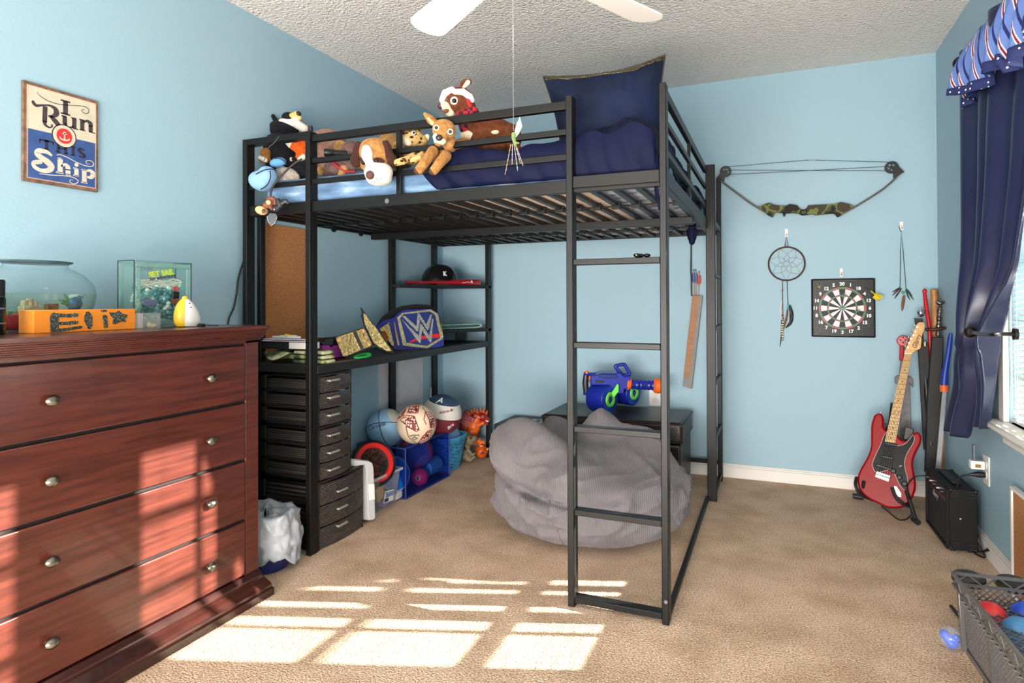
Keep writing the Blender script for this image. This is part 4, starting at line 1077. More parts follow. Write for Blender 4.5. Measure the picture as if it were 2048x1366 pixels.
def cart(nm_label, x1, y0, y1, z0, z1, hz):
    t = thing('drawer_tower', nm_label, 'drawer unit', (.25, (y0 + y1) / 2, z0), 'stacked woven plastic drawer units under the desk')
    n = 3; x0 = .085
    b = MB(); e = .012
    for y in (y0, y1 - e):
        b.bb(x0, x0 + .03, y, y + e, z0, z1).bb(x1 - .04, x1 - .008, y, y + e, z0, z1)
        for k in range(n + 1):
            z = z0 + (z1 - z0 - .014) * k / n; b.bb(x0, x1 - .01, y, y + e, z, z + .014)
    b.bb(x0, x0 + .008, y0, y1, z0, z1)
    b.bb(x0, x1 - .006, y0, y1, z1 - .012, z1 - .0)
    b.build('frame', t, dark, bevel=.002)
    H = (z1 - z0 - .012) / n
    for k in range(n):
        za = z0 + .003 + H * k; zb = za + H - .006
        b = MB()
        def fr(u, v):
            y = y0 + .004 + (y1 - y0 - .008) * u
            return V((x1 - .012 + .016 * math.sin(math.pi * u) + .004 * math.sin(math.pi * v), y, za + (zb - za) * v))
        b.grid(fr, 16, 6)
        b.bb(x0 + .012, x1 - .014, y0 + .018, y1 - .018, za + .004, zb - .012)
        d = b.build('drawer', t, rat, solid=0)
        yc = hz[k][0]; zc = hz[k][1]
        MB().bar((x1 + .014, yc - .035, zc), (x1 + .014, yc + .035, zc), .01, .009).bb(x1, x1 + .012, yc - .034, yc - .024, zc - .004, zc + .004).bb(x1, x1 + .012, yc + .024, yc + .034, zc - .004, zc + .004).build('handle', d, hndl, bevel=.002)
    return t
ym = -1.775
cart('topmost woven dark brown plastic drawer unit, directly below the desk', .425, -1.882, -1.645, .543, .774, [(-1.80, .587), (-1.80, .666), (-1.80, .743)])
cart('middle woven dark brown plastic drawer unit of the stack of three', .425, -1.882, -1.65, .302, .541, [(-1.80, .342), (-1.80, .419), (-1.80, .497)])
cart('wide woven dark brown plastic drawer unit at bottom of stack on carpet', .432, -1.89, -1.565, .0, .300, [(-1.75, .077), (-1.75, .155), (-1.75, .234)])

# white boards on the wall
ya, yb = at(759, 730, x=.01).y, at(847, 730, x=.01).y
wp = pm('white_board', (206, 202, 206), .6, var=.04, vs=8)
for k, (y0, y1, z0, z1, l_) in enumerate(((ya, ya + .26, .42, .76, 'upper left white sheet on the wall under the desk'), (ya + .262, yb, .42, .76, 'upper right white sheet on the wall under the desk'), (ya, ya + .26, .08, .418, 'lower left white sheet partly behind the blue basketball'), (ya + .262, yb, .08, .418, 'lower right white sheet on wall behind the maroon and cream ball'))):
    tag(MB().bb(.0015, .006, y0, y1, z0, z1).build('white_sheet', None, wp, org=(.003, (y0 + y1) / 2, (z0 + z1) / 2)), l_, 'sheet', 'white sheets on the wall under desk')
# ================================================================ toys and boxes on the carpet under the bed
def ballmat(name, fn):
    mt = pm(name, (200, 200, 200), .55, bump=.25, bs=500); nt, p = nodes(mt); fn(nt, p); return mt
def objxyz(nt):
    tc = nt.nodes.new('ShaderNodeTexCoord'); return tc.outputs['Object']
def seam_ring(c, r, ax, rr=.0022, n=40):
    R = frame(ax); return [c + R @ V((r * math.cos(2 * math.pi * i / n), r * math.sin(2 * math.pi * i / n), 0)) for i in range(n)]
def patch(c, R, r, pts, k=1.0, n=6):
    """spherical patch: pts are (u,v) offsets in units of radius seen along R's z axis"""
    out = []
    for u, v in pts:
        w = math.sqrt(max(0, 1 - u * u - v * v)); out.append(c + (R @ V((u, v, w))) * r * k)
    return out
def sphpoly(b, c, R, r, pts, k=1.004):
    cen = (sum(p[0] for p in pts) / len(pts), sum(p[1] for p in pts) / len(pts))
    q = []
    n = len(pts)
    for i in range(n):
        a, d = pts[i], pts[(i + 1) % n]
        for j in range(4): q.append((a[0] + (d[0] - a[0]) * j / 4, a[1] + (d[1] - a[1]) * j / 4))
    rings = []
    for f in (1, .66, .33):
        rings += patch(c, R, r, [(cen[0] + (u - cen[0]) * f, cen[1] + (v - cen[1]) * f) for u, v in q], k)
    m = len(q); vs = rings + patch(c, R, r, [cen], k); fs = []
    for t in range(2):
        for i in range(m): fs.append((t * m + i, t * m + (i + 1) % m, (t + 1) * m + (i + 1) % m, (t + 1) * m + i))
    for i in range(m): fs.append((2 * m + i, 2 * m + (i + 1) % m, 3 * m))
    b.add(vs, fs)
# pale blue basketball
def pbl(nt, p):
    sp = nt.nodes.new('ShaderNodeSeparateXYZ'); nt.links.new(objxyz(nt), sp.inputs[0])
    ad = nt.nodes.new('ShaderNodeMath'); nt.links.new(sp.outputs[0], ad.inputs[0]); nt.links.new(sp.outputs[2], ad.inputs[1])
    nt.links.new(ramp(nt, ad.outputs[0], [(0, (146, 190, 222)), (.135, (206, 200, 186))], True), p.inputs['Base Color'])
R1 = .1165
c = at(773, 856, x=.122)
t = thing('basketball', 'pale blue basketball with dark seams left of the cream ball', 'ball', c - V((0, 0, R1)), None)
OFF[t] = c; t.location = c
MB().sph(c, R1, None, 48, 30).build('ball_cover', t, ballmat('pale_blue_ball', pbl))
b = MB(); sm = pm('ball_seam', (44, 56, 80), .6)
for ax in (V((.9, .3, .3)), V((.25, -.9, .35)), V((-.25, .4, .9))): b.tube(seam_ring(c, R1, ax.normalized()), .0024, 6, closed=True)
b.build('seams', t, sm)
nrm = (CAM_P - c).normalized(); X = V((0, 0, 1)).cross(nrm).normalized(); Y = nrm.cross(X)
d = (nrm * .86 - X * .5 + Y * .12).normalized(); X2 = V((0, 0, 1)).cross(d).normalized(); Y2 = d.cross(X2)
MB().text('Carolina', .034, axes((X2 + Y2 * .35).normalized(), (Y2 - X2 * .35).normalized(), d, c + d * (R1 + .0005)), .0004, shear=.3).build('script', t, sm)
# cream and maroon ball
R2 = .115
c = at(833, 848, y=-.955)
t = thing('soccer_ball', 'cream ball with maroon checker panels on top of the mesh bin', 'ball', c)
cream_b = pm('cream_ball', (226, 206, 176), .5, var=.05, vs=10)
chk = pm('maroon_checker', (122, 36, 44), .55)
nt, p = nodes(chk)
tc = nt.nodes.new('ShaderNodeTexCoord'); ck = nt.nodes.new('ShaderNodeTexVoronoi'); ck.inputs['Scale'].default_value = 70; ck.inputs['Randomness'].default_value = .35
nt.links.new(tc.outputs['Object'], ck.inputs[0]); nt.links.new(ramp(nt, ck.outputs['Distance'], [(0, (226, 206, 186)), (.42, (116, 34, 42))], True), p.inputs['Base Color'])
MB().sph(c, R2, None, 48, 30).build('ball_cover', t, cream_b)
nrm = (CAM_P - c).normalized(); X = V((0, 0, 1)).cross(nrm).normalized(); Y = nrm.cross(X); RB = Matrix((X, Y, nrm)).transposed()
pan = [[(-.78, .22), (-.46, .42), (-.1, .36), (.02, .0), (.12, -.28), (-.02, -.34), (-.3, -.16)], [(-.42, .52), (-.3, .86), (.12, .92), (.06, .5)], [(.42, .56), (.64, .52), (.9, .2), (.86, -.1), (.66, -.22), (.6, .2)], [(.5, -.36), (.72, -.3), (.62, -.64), (.2, -.84), (.06, -.88)], [(-.94, .28), (-.62, .42), (-.5, .74), (-.7, .62)]]
mred = pm('maroon_line', (140, 40, 46), .5)
b = MB(); lines = MB()
for q in pan:
    sphpoly(b, c, RB, R2, q, 1.003)
    q2 = [(u * 1.05, v * 1.05) for u, v in q]; q2 = [(u, v) if u * u + v * v < .96 else (u * .93, v * .93) for u, v in q2]
    dense = []
    for i in range(len(q2)):
        a, e = q2[i], q2[(i + 1) % len(q2)]
        for j in range(5): dense.append((a[0] + (e[0] - a[0]) * j / 5, a[1] + (e[1] - a[1]) * j / 5))
    lines.tube(patch(c, RB, R2, dense, 1.002), .0028, 5, closed=True)
b.build('checker_panels', t, chk)
for q in ([(-.52, -.1), (-.42, -.52), (-.28, -.76)], [(-.52, -.1), (-.36, -.16), (-.2, -.26)], [(-.28, -.76), (.02, -.92)], [(.3, .78), (.44, .62), (.36, .2), (.5, -.1)]):
    dense = []
    for a, e in zip(q, q[1:]):
        for j in range(6): dense.append((a[0] + (e[0] - a[0]) * j / 6, a[1] + (e[1] - a[1]) * j / 6))
    lines.tube(patch(c, RB, R2, dense, 1.002), .0026, 5)
lines.build('maroon_lines', t, mred)
def decal(nm, txt, u, v, size, mat, rot=0, par=None, cc=None, rr=None, RBB=None, shear=0):
    w = math.sqrt(max(0, 1 - u * u - v * v)); n = RBB @ V((u, v, w)); Xx = (RBB @ V((1, 0, 0))); Xx = (Xx - n * Xx.dot(n)).normalized(); Yy = n.cross(Xx)
    ca, sa = math.cos(rot), math.sin(rot)
    return MB().text(txt, size, axes(Xx * ca + Yy * sa, Yy * ca - Xx * sa, n, cc + n * (rr + .0008)), .0006, .0004, shear).build(nm, par, mat)
dk_ = pm('dark_print', (40, 40, 48), .5)
decal('printed_word', 'umbro', -.1, -.54, .020, dk_, .1, t, c, R2, RB)
b = MB()
for k in (1.0, .6): b.tube(patch(c, RB, R2, [(-.1 - .17 * k, -.70), (-.1, -.70 + .085 * k), (-.1 + .17 * k, -.68), (-.1, -.70 - .085 * k)], 1.003), .0016, 5, closed=True)
b.build('diamond_emblem', t, dk_)
# tri colour basketball
R3 = .128
c = at(883, 829, y=-.62)
def tri(nt, p):
    mp = nt.nodes.new('ShaderNodeMapping'); mp.inputs['Rotation'].default_value = (0, -.22, 0); nt.links.new(objxyz(nt), mp.inputs[0])
    sp = nt.nodes.new('ShaderNodeSeparateXYZ'); nt.links.new(mp.outputs[0], sp.inputs[0])
    ma = nt.nodes.new('ShaderNodeMath'); ma.operation = 'MULTIPLY_ADD'; ma.inputs[1].default_value = 3.6; ma.inputs[2].default_value = .5; nt.links.new(sp.outputs[2], ma.inputs[0])
    nt.links.new(ramp(nt, ma.outputs[0], [(0, (128, 42, 58)), (.50, (40, 30, 44)), (.512, (228, 222, 214)), (.80, (44, 68, 94))], True), p.inputs['Base Color'])
t = thing('basketball', 'navy, white and maroon basketball behind the cream ball', 'ball', c)
MB().sph(c, R3, None, 48, 30).build('ball_cover', t, ballmat('tricolour_ball', tri))
nrm = (CAM_P - c).normalized(); X = V((0, 0, 1)).cross(nrm).normalized(); Y = nrm.cross(X); RB = Matrix((X, Y, nrm)).transposed()
ww = pm('white_decal', (235, 235, 238), .4)
decal('script_letter', 'A', -.1, .66, .06, ww, -.15, t, c, R3, RB, .35)
decal('script', 'Atlanta Br', .22, .14, .022, pm('maroon_line', (140, 40, 46), .5), .22, t, c, R3, RB, .3)
decal('script', 'Bra', .42, -.58, .034, ww, .55, t, c, R3, RB, .3)
b = MB(); b.tube(seam_ring(c, R3 * .999, V((.35, -.3, .9)).normalized()), .0018, 6, closed=True); b.build('seams', t, pm('white_seam', (222, 220, 216), .6)) if 0 else None

# mesh bin
mesh_b = clear('blue_mesh', (222, 228, 248), .09, .4, .08, dcol=(30, 54, 140))
rimb = pm('blue_rim', (28, 48, 110), .5)
bx0, bx1, by0, by1, bh = .07, .392, -1.135, -.632, .30
t = thing('mesh_bin', 'translucent blue mesh bin full of balls under the desk', 'bin', (.23, -.88, 0))
for nm, q in (('front_mesh', (bx1 - .003, bx1, by0, by1, .01, bh - .02)), ('back_mesh', (bx0, bx0 + .003, by0, by1, .01, bh - .02)), ('end_mesh', (bx0, bx1, by0, by0 + .003, .01, bh - .02)), ('end_mesh', (bx0, bx1, by1 - .003, by1, .01, bh - .02))):
    MB().bb(*q).build(nm, t, mesh_b)
MB().bb(bx0, bx1, by0, by1, .001, .008).build('base', t, rimb)
b = MB()
pts = [V((bx0, by0, bh - .04)), V((bx1, by0, bh - .04)), V((bx1, by1, bh - .01)), V((bx0, by1, bh - .01))]
for z in (.004, bh - .02):
    q = [V((bx0, by0, z)), V((bx1, by0, z)), V((bx1, by1, z)), V((bx0, by1, z))]; b.tube(q, .005, 8, closed=True)
for x, y in ((bx0, by0), (bx1, by0), (bx1, by1), (bx0, by1)): b.tube([(x, y, .004), (x, y, bh - .02)], .004, 8)
b.build('wire_rim', t, rimb)
# things in the bin
def simple_ball(lbl, c, r, mat, sub=None):
    t = thing('ball', lbl, 'ball', c); MB().sph(c, r, None, 32, 20).build('ball_cover', t, mat)
    if sub: sub(t, c, r)
    return t
mar = camo_mat('maroon_blue_ball', [(170, 50, 80), (196, 64, 96), (90, 76, 140), (44, 60, 130)], 6)
c = at(846, 905, y=-.80); 
simple_ball('maroon and blue patterned ball seen through the blue mesh bin', V((.255, c.y, .175)), .105, mar)
pinkm = pm('pink_ball', (226, 40, 96), .4)
def pk(t, c, r):
    n = (CAM_P - c).normalized(); n = (n + V((-.25, 0, -.15))).normalized(); X = V((0, 0, 1)).cross(n).normalized(); Y = n.cross(X)
    q = [c + n * r * .985 + (X * math.cos(a) + Y * math.sin(a)) * r * .3 for a in [k * math.pi / 3 for k in range(6)]]
    MB().prism(q, n * .003).build('tan_hexagon', t, pm('tan_print', (206, 176, 110), .5))
    MB().sph(c + n * (r * .985 + .003), (.008, .011, .003), Matrix((X, Y, n)).transposed(), 12, 8).build('dark_centre', t, dk_)
c = at(840, 954, x=.335); simple_ball('small pink ball with a tan hexagon low in the blue mesh bin', V((.335, c.y, c.z)), .05, pinkm, pk)
bcy = pm('sky_blue_foam', (70, 140, 190), .5)
c = V((.31, -.735, .075)); t = thing('foam_roller', 'light blue foam cylinder lying in the mesh bin', 'cylinder', c)
MB().cyl(c + V((0, -.06, 0)), c + V((0, .085, .0)), .05, n=32).build('foam_body', t, bcy, bevel=.006)
c = at(815, 940, x=.30)
# round disc toys
t = thing('blue_disc', 'blue disc with pale rim leaning on the mesh bin', 'disc', at(800, 945, y=-1.15))
n = V((.86, -.4, .32)).normalized(); c = at(792, 945, y=-1.155); r = .085
X = V((0, 0, 1)).cross(n).normalized(); Yv = n.cross(X); Rd = Matrix((X, Yv, n)).transposed()
c = V((.33, -1.195, .225)); c = at(789, 948, x=.33); 
MB().lathe([(.001, .010), (.086, .010), (.094, .004), (.096, -.004), (.09, -.006), (.001, -.002)], c, Rd, n=40).build('disc_body', t, pm('royal_blue', (20, 92, 176), .35))
MB().lathe([(.089, .0085), (.0945, .005), (.0965, -.003), (.098, 0), (.095, .009)], c, Rd, n=40).build('pale_rim', t, pm('lilac_rim', (170, 176, 216), .4))
c = at(748, 926, x=.33); n = V((.78, -.45, .44)).normalized()
t = thing('black_red_disc', 'black round toy with a red ring lying on the clear tub', 'disc', c)
X = V((0, 0, 1)).cross(n).normalized(); Yv = n.cross(X); Rd = Matrix((X, Yv, n)).transposed()
blkr = pm('black_rubber', (26, 26, 28), .4)
MB().lathe([(.001, .004), (.075, .006), (.085, .012), (.11, .012), (.122, .002), (.125, -.015), (.118, -.03), (.08, -.036), (.001, -.036)], c, Rd, n=44).build('tyre_body', t, blkr)
MB().lathe([(.079, .0095), (.084, .0155), (.102, .0155), (.106, .0115)], c, Rd, n=44).build('red_ring', t, pm('bright_red', (214, 30, 28), .35))
MB().lathe([(.001, .0065), (.074, .0075)], c, Rd, n=44).build('patterned_hub', t, camo_mat('hub_pattern', [(22, 20, 18), (44, 38, 26), (110, 30, 24), (30, 30, 24)], 34))
# clear storage tub with upright white lid
tub = clear('clear_tub', (226, 228, 236), .2, .15, .6)
t = thing('storage_tub', 'clear plastic storage tub with label beside the drawer tower', 'tub', (.25, -1.33, 0))
tx0, tx1, ty0, ty1, th = .06, .385, -1.478, -1.178, .19
def tubw(u, v):
    q = u * 4; k = int(q) % 4; f = q - int(q); e = .018 * (1 - v)
    P = [(tx0 + e, ty0 + e), (tx1 - e, ty0 + e), (tx1 - e, ty1 - e), (tx0 + e, ty1 - e)]
    a, d = P[k], P[(k + 1) % 4]
    return V((a[0] + (d[0] - a[0]) * f, a[1] + (d[1] - a[1]) * f, .004 + (th - .004) * v))
MB().grid(tubw, 40, 6, wrap=True).bb(tx0 + .018, tx1 - .018, ty0 + .018, ty1 - .018, .002, .006).build('tub_body', t, tub)
b = MB(); e = .012
for q in ((tx0 - e, tx1 + e, ty0 - e, ty0), (tx0 - e, tx1 + e, ty1, ty1 + e), (tx0 - e, tx0, ty0, ty1), (tx1, tx1 + e, ty0, ty1)): b.bb(*q, th - .014, th)
b.build('rim', t, clear('milky_rim', (226, 226, 230), .6), bevel=.003)
LX = tx1 - .006
nl = V((1, 0, 0)); 
def tl(u, v): return at(u, v, x=LX + .003)
MB().prism([tl(770, 983), tl(788, 978), tl(786, 1000), tl(767, 1007)], (.001, 0, 0)).build('label', t, WHT)
MB().prism([tl(771, 985), tl(787, 980.5), tl(786, 990), tl(770, 996)], (.0016, 0, 0)).build('label_picture', t, pm('label_blue', (118, 140, 190), .5, var=.4, vs=70))
MB().prism([tl(769, 998), tl(777, 995), tl(776, 1002), tl(768, 1005)], (.0016, 0, 0)).build('label_dark', t, pm('label_navy', (30, 44, 84), .5))
for i, (u, v, cl, nm, lb) in enumerate(((752, 985, (224, 176, 84), 'tan_block', 'tan block inside the clear storage tub'), (765, 1013, (150, 120, 170), 'lilac_toy', 'lilac toy low inside the clear tub'), (790, 996, (206, 200, 200), 'white_toy', 'white toy inside the right end of the clear tub'))):
    c = at(u, v, x=.34); c.z = max(c.z, .03)
    o = MB().box(c, (.06, .07, (.08, .035, .04)[i]), Matrix.Rotation(.3, 3, 'X') if i != 2 else None).build(nm, None, pm(nm, cl, .5), org=c, bevel=.008, seg=3); tag(o, lb, 'toy')
# lid
t = thing('tub_lid', 'white plastic tub lid standing upright next to the drawer tower', 'lid', (.35, -1.5, 0))
pl_ = V((.93, -.36, .0)).normalized(); p0 = at(725, 960, x=.408)
def ld(u, v, k=0): return on(u, v, p0 + pl_ * k, pl_)
lidm = pm('white_lid', (188, 187, 188), .4)
z2 = lambda x, y: (680 + x / 7.1875, 860 + y / 7.1895)
outl = [(110, 415), (200, 415), (400, 440), (450, 465), (470, 530), (497, 1250), (480, 1285), (420, 1300), (330, 1290), (120, 1330)]
MB().prism([ld(*z2(x, y)) for x, y in outl], pl_ * -.010).build('lid_panel', t, lidm, bevel=.003)
fr_ = [(110, 418), (400, 442), (448, 470), (466, 535), (493, 1250), (470, 1282), (400, 1292), (385, 1250), (360, 560), (340, 530), (110, 505)]
MB().prism([ld(*z2(x, y)) for x, y in fr_], pl_ * .012).build('lid_rim', t, lidm, bevel=.004, seg=3)
MB().prism([ld(*z2(x, y), .012) for x, y in ((405, 775), (490, 765), (497, 1000), (418, 1008))], pl_ * .006).build('latch', t, WHTP, bevel=.003)
# blue wicker basket
t = thing('wicker_basket', 'turquoise blue wicker basket right of the mesh bin', 'basket', (.275, -.465, 0))
wk = pm('turquoise_wicker', (74, 160, 200), .5, var=.3, vs=40)
b = MB(); kx, ky = .275, -.465
for k in range(17):
    z = .004 + .0115 * k; a, c_ = .075 + .0021 * k, .088 + .0024 * k
    b.tube([(kx + a * math.copysign(abs(math.cos(q)) ** .6, math.cos(q)), ky + c_ * math.copysign(abs(math.sin(q)) ** .6, math.sin(q)), z + .0025 * math.sin(10 * q + 3.14 * k)) for q in [2 * math.pi * i / 40 for i in range(40)]], .0056, 6, closed=True)
b.bb(kx - .06, kx + .06, ky - .075, ky + .075, .001, .006)
b.build('woven_side', t, wk)
b = MB()
for j in range(3):
    b.tube([(kx + (.112 + .003 * j) * math.copysign(abs(math.cos(q)) ** .6, math.cos(q)), ky + (.13 + .003 * j) * math.copysign(abs(math.sin(q)) ** .6, math.sin(q)), .196 + .009 * j) for q in [2 * math.pi * i / 40 for i in range(40)]], .007, 6, closed=True)
b.build('woven_rim', t, wk)
simple_ball('grey blue ball sitting in the turquoise wicker basket', V((kx + .01, ky + .01, .20)), .085, pm('grey_blue_ball', (104, 148, 172), .5))
# orange dragon toy
g = Rig(945, 860, y=-.17)
dg = thing('toy_dragon', 'orange toy dragon with red wings standing against the bed post', 'toy', g.p(948, 912))
org_ = pm('dragon_orange', (228, 100, 24), .4, var=.15, vs=30); dred = pm('dragon_red', (150, 28, 22), .45, var=.4, vs=40)
blob('body', [g.e(948, 854, 13, 18, 12, rot=-18), g.e(940, 868, 17, 14, 14), g.c(952, 842, 958, 832, 9, 7), g.c(945, 868, 948, 884, 9, 7, 4, 8), g.c(948, 884, 958, 880, 6, 5, 8, 10), g.c(956, 880, 962, 890, 4, 3, 10, 12), g.c(957, 850, 966, 846, 4, 4, 6, 8), g.c(938, 872, 932, 895, 12, 9), g.c(932, 895, 938, 905, 8, 6)], org_, dg, vox=.004)
for du in (0, 4, 8): MB().sph(g.p(959 + du, 884 + du * .2, 12), (3 * g.k, 6 * g.k, 3 * g.k), CV @ Matrix.Rotation(.6, 3, 'Z'), 10, 8).build('claw', dg, org_)
blob('head', [g.e(966, 834, 10, 8, 8, 4), g.c(966, 832, 976, 840, 7, 4.5, 5), g.c(963, 838, 974, 848, 4.5, 3, 4), g.c(950, 832, 964, 832, 8, 8)], dred, dg, vox=.003)
MB().sph(g.p(974, 842, 9), (4 * g.k, 1.6 * g.k, 2 * g.k), CV @ Matrix.Rotation(-.3, 3, 'Z'), 10, 6).build('teeth', dg, WHTP)
b = MB()
for u, v, a in ((944, 826, 105), (949, 824, 95), (962, 824, 100), (967, 825, 80), (972, 829, 70), (939, 830, 120), (955, 826, 95)):
    p = g.p(u, v, 3); d = CV @ V((math.cos(math.radians(a)), math.sin(math.radians(a)), 0)); b.tube([p, p + d * 10 * g.k], [3 * g.k, .3 * g.k], 6)
for a in (150, 168): p = g.p(962, 836, 9); d = CV @ V((math.cos(math.radians(a)), math.sin(math.radians(a)), 0)); b.tube([p, p + d * 14 * g.k], [2 * g.k, .3 * g.k], 6)
b.build('spikes', dg, org_)
b = MB()
for pts, d in (([(950, 836), (934, 818), (926, 824), (920, 842), (918, 862), (926, 872), (940, 858)], -2), ([(948, 838), (932, 826), (922, 846), (920, 866), (934, 860)], 6)):
    b.prism([g.p(u, v, d) for u, v in pts], CAM_F * 2.5 * g.k)
b.build('wing', dg, dred, bevel=.0015)
b = MB()
for e in ((924, 826), (920, 845), (922, 866)): b.tube([g.p(948, 838, 8), g.p(*e, 7)], [2.2 * g.k, 1 * g.k], 6)
b.build('wing_bones', dg, pm('dusky_pink', (170, 80, 80), .5))
# grey baby dinosaur
g = Rig(938, 905, y=-.28)
dn = thing('toy_dinosaur', 'grey baby dinosaur toy sitting in front of the orange dragon', 'toy', g.p(938, 922))
gry = pm('dinosaur_grey', (112, 102, 82), .6, var=.25, vs=40)
blob('body', [g.e(930, 908, 10, 13, 10, rot=20), g.e(936, 914, 12, 8, 10), g.c(936, 900, 945, 910, 4, 3, 6, 9), g.c(945, 910, 951, 906, 3, 2, 9), g.c(928, 914, 940, 920, 6, 4, 4, 8), g.c(940, 920, 950, 914, 4, 2, 8)], gry, dn, vox=.003)
blob('head', [g.e(938, 880, 14, 11, 11, 4, rot=-10), g.c(938, 882, 948, 878, 9, 7, 5), g.c(932, 888, 936, 894, 7, 6, 4), g.c(926, 876, 934, 872, 4, 3)], gry, dn, vox=.003)
for u, v in ((932, 879), (941, 876)):
    b = MB(); g.ball(b, u, v, 2.8, d=14 if u < 938 else 14); e = b.build('eye', dn, pm('amber_eye', (150, 84, 30), .15))
    b = MB(); g.ball(b, u, v, 1.3, d=16.2); b.build('pupil', e, pm('eye_black', (12, 12, 14), .1))
# orange round toy
g = Rig(963, 902, y=-.2)
t = thing('orange_round_toy', 'small round orange toy beside the bed post foot', 'toy', g.p(963, 916))
b = MB(); g.ball(b, 963, 903, 13, 13, 13); b.build('shell', t, pm('burnt_orange', (196, 84, 22), .35, var=.2, vs=40))
b = MB(); g.ball(b, 964, 906, 3.2, 3, 2, 12.5); b.build('mouth', t, pm('dark_red', (140, 20, 18), .4))
b = MB(); g.ball(b, 963, 892, 4.5, 2.2, 2.5, 10); b.build('crest', t, pm('light_orange', (240, 140, 40), .4))
b = MB(); g.ball(b, 975, 898, 2.5, d=5); b.build('knob', t, pm('light_orange', (240, 140, 40), .4))
# small outlet on the left wall
c = at(867, 790, x=.003)
t = thing('wall_outlet', 'white outlet on left wall just above the tricolour basketball', 'outlet', c)
MB().box(c, (.006, .075, .115)).build('plate', t, WHTP, bevel=.003)
for dz in (.022, -.022): MB().box(c + V((.004, 0, dz)), (.003, .034, .028)).build('socket', t, WHT, bevel=.003)

# ---------------------------------------------------------------- black box, ottoman, toy blaster
card = pm('black_card', (22, 22, 26), .5)
X0, X1, Y0, Y1, Zt = .592, .93, -.395, -.05, .297
t = thing('black_storage_box', 'black lidded box with silver lettering on lid beside ottoman', 'box', ((X0 + X1) / 2, (Y0 + Y1) / 2, 0))
MB().bb(X0 + .004, X1 - .004, Y0 + .004, Y1 - .004, .001, Zt - .07).build('box_body', t, pm('navy_card', (24, 30, 54), .5), bevel=.003)
MB().bb(X0, X1, Y0, Y1, Zt - .09, Zt).build('box_lid', t, card, bevel=.003)
sil = pm('silver_print', (176, 178, 180), .4, .3)
cc = V((.87, -.215, Zt + .0005))
MB().text('STAR', .105, axes((1, 0, 0), (0, 1, 0), (0, 0, 1), cc + V((0, .045, 0))), .0004, .003, sx=1.15).text('WARS', .105, axes((1, 0, 0), (0, 1, 0), (0, 0, 1), cc + V((0, -.045, 0))), .0004, .003, sx=1.1)
def letters(txt, x0, y, size):
    b = MB(); b.text(txt, size, axes((1, 0, 0), (0, 1, 0), (0, 0, 1), (x0, y, Zt + .0004)), .0005, .0028, align='LEFT', sx=1.2); return b
letters('STA', .765, -.165, .082).build('lettering', t, sil)
letters('WAR', .725, -.245, .082).build('lettering', t, sil)
leath = pm('dark_brown_leather', (38, 25, 22), .38, var=.3, vs=12, bump=.35, bs=120)
ox0, ox1, oy0, oy1, oz = .985, 1.81, -.57, -.10, .42
t = thing('storage_ottoman', 'dark brown leather storage ottoman against back wall behind bean bag', 'ottoman', (1.4, -.33, 0))
MB().bb(ox0 + .015, ox1 - .012, oy0 + .015, oy1 - .01, .03, oz - .125).build('base', t, leath, bevel=.012, seg=3)
MB().bb(ox0, ox1, oy0, oy1, oz - .12, oz).build('padded_lid', t, leath, bevel=.022, seg=4)
b = MB()
for z in (oz - .014, oz - .108): b.tube([(ox0, oy0, z), (ox1, oy0, z), (ox1, oy1, z), (ox0, oy1, z)], .004, 6, closed=True)
for x in (1.32, 1.36): b.tube([(x, oy0 - .001, oz - .018), (x, oy0 - .001, oz - .106)], .0025, 5)
b.build('stitched_seam', t, leath)
for x in (ox0 + .05, ox1 - .05):
    for y in (oy0 + .05, oy1 - .05): MB().cyl((x, y, 0), (x, y, .03), .02).build('foot', t, BLKP)
# toy blaster
bz = Rig(1236, 790, y=-.33)
tb = thing('toy_blaster', 'blue toy dart blaster with two drum wheels on the ottoman', 'toy blaster', bz.p(1236, 822))
blu = pm('toy_blue', (24, 40, 150), .32); blu2 = pm('toy_blue_dark', (18, 34, 110), .35); orr = pm('toy_orange', (240, 104, 30), .4); grn = pm('toy_green', (112, 222, 74), .4)
Z9 = lambda x, y: (1140 + x / 9.309, 710 + y / 9.307)
def bz9(pts, d, th, mat, nm, par=tb, bev=.003): return MB().prism([bz.p(*Z9(x, y), d) for x, y in pts], CAM_F * th * bz.k).build(nm, par, mat, bevel=bev)
bz9([(400, 380), (470, 385), (600, 340), (860, 345), (920, 330), (1010, 400), (1130, 400), (1120, 620), (1010, 640), (1000, 720), (900, 720), (700, 560), (400, 560)], 22, 44, blu, 'body', bev=.004)
bz9([(560, 355), (860, 360), (890, 420), (700, 440), (540, 420)], 24, 4, blu2, 'side_panel')
bz9([(470, 480), (640, 480), (640, 520), (470, 520)], 24, 3, BLKP, 'side_slot', bev=.001)
b = MB(); hp = [Z9(*q) for q in ((1000, 390), (850, 225), (880, 195), (1000, 175), (1040, 215), (1120, 350))]
b.tube([bz.p(u, v, 2) for u, v in spline(hp, 4)], 3.6 * bz.k, 10).tube([bz.p(*Z9(990, 385), 2), bz.p(*Z9(1130, 350), 2)], 4 * bz.k, 10); b.build('carry_handle', tb, blu)
b = MB(); b.tube([bz.p(*Z9(300, 370)), bz.p(*Z9(285, 520)), bz.p(*Z9(300, 690))], [5.5 * bz.k, 6.2 * bz.k, 5.5 * bz.k], 14); b.build('rear_grip', tb, pm('toy_black', (40, 34, 34), .4))
b = MB()
b.tube([bz.p(*Z9(255, 350)), bz.p(*Z9(480, 360))], 3.4 * bz.k, 8).tube([bz.p(*Z9(245, 715)), bz.p(*Z9(400, 715))], 3.2 * bz.k, 8).tube([bz.p(*Z9(400, 380)), bz.p(*Z9(400, 710))], 2.6 * bz.k, 8); b.build('grip_frame', tb, blu)
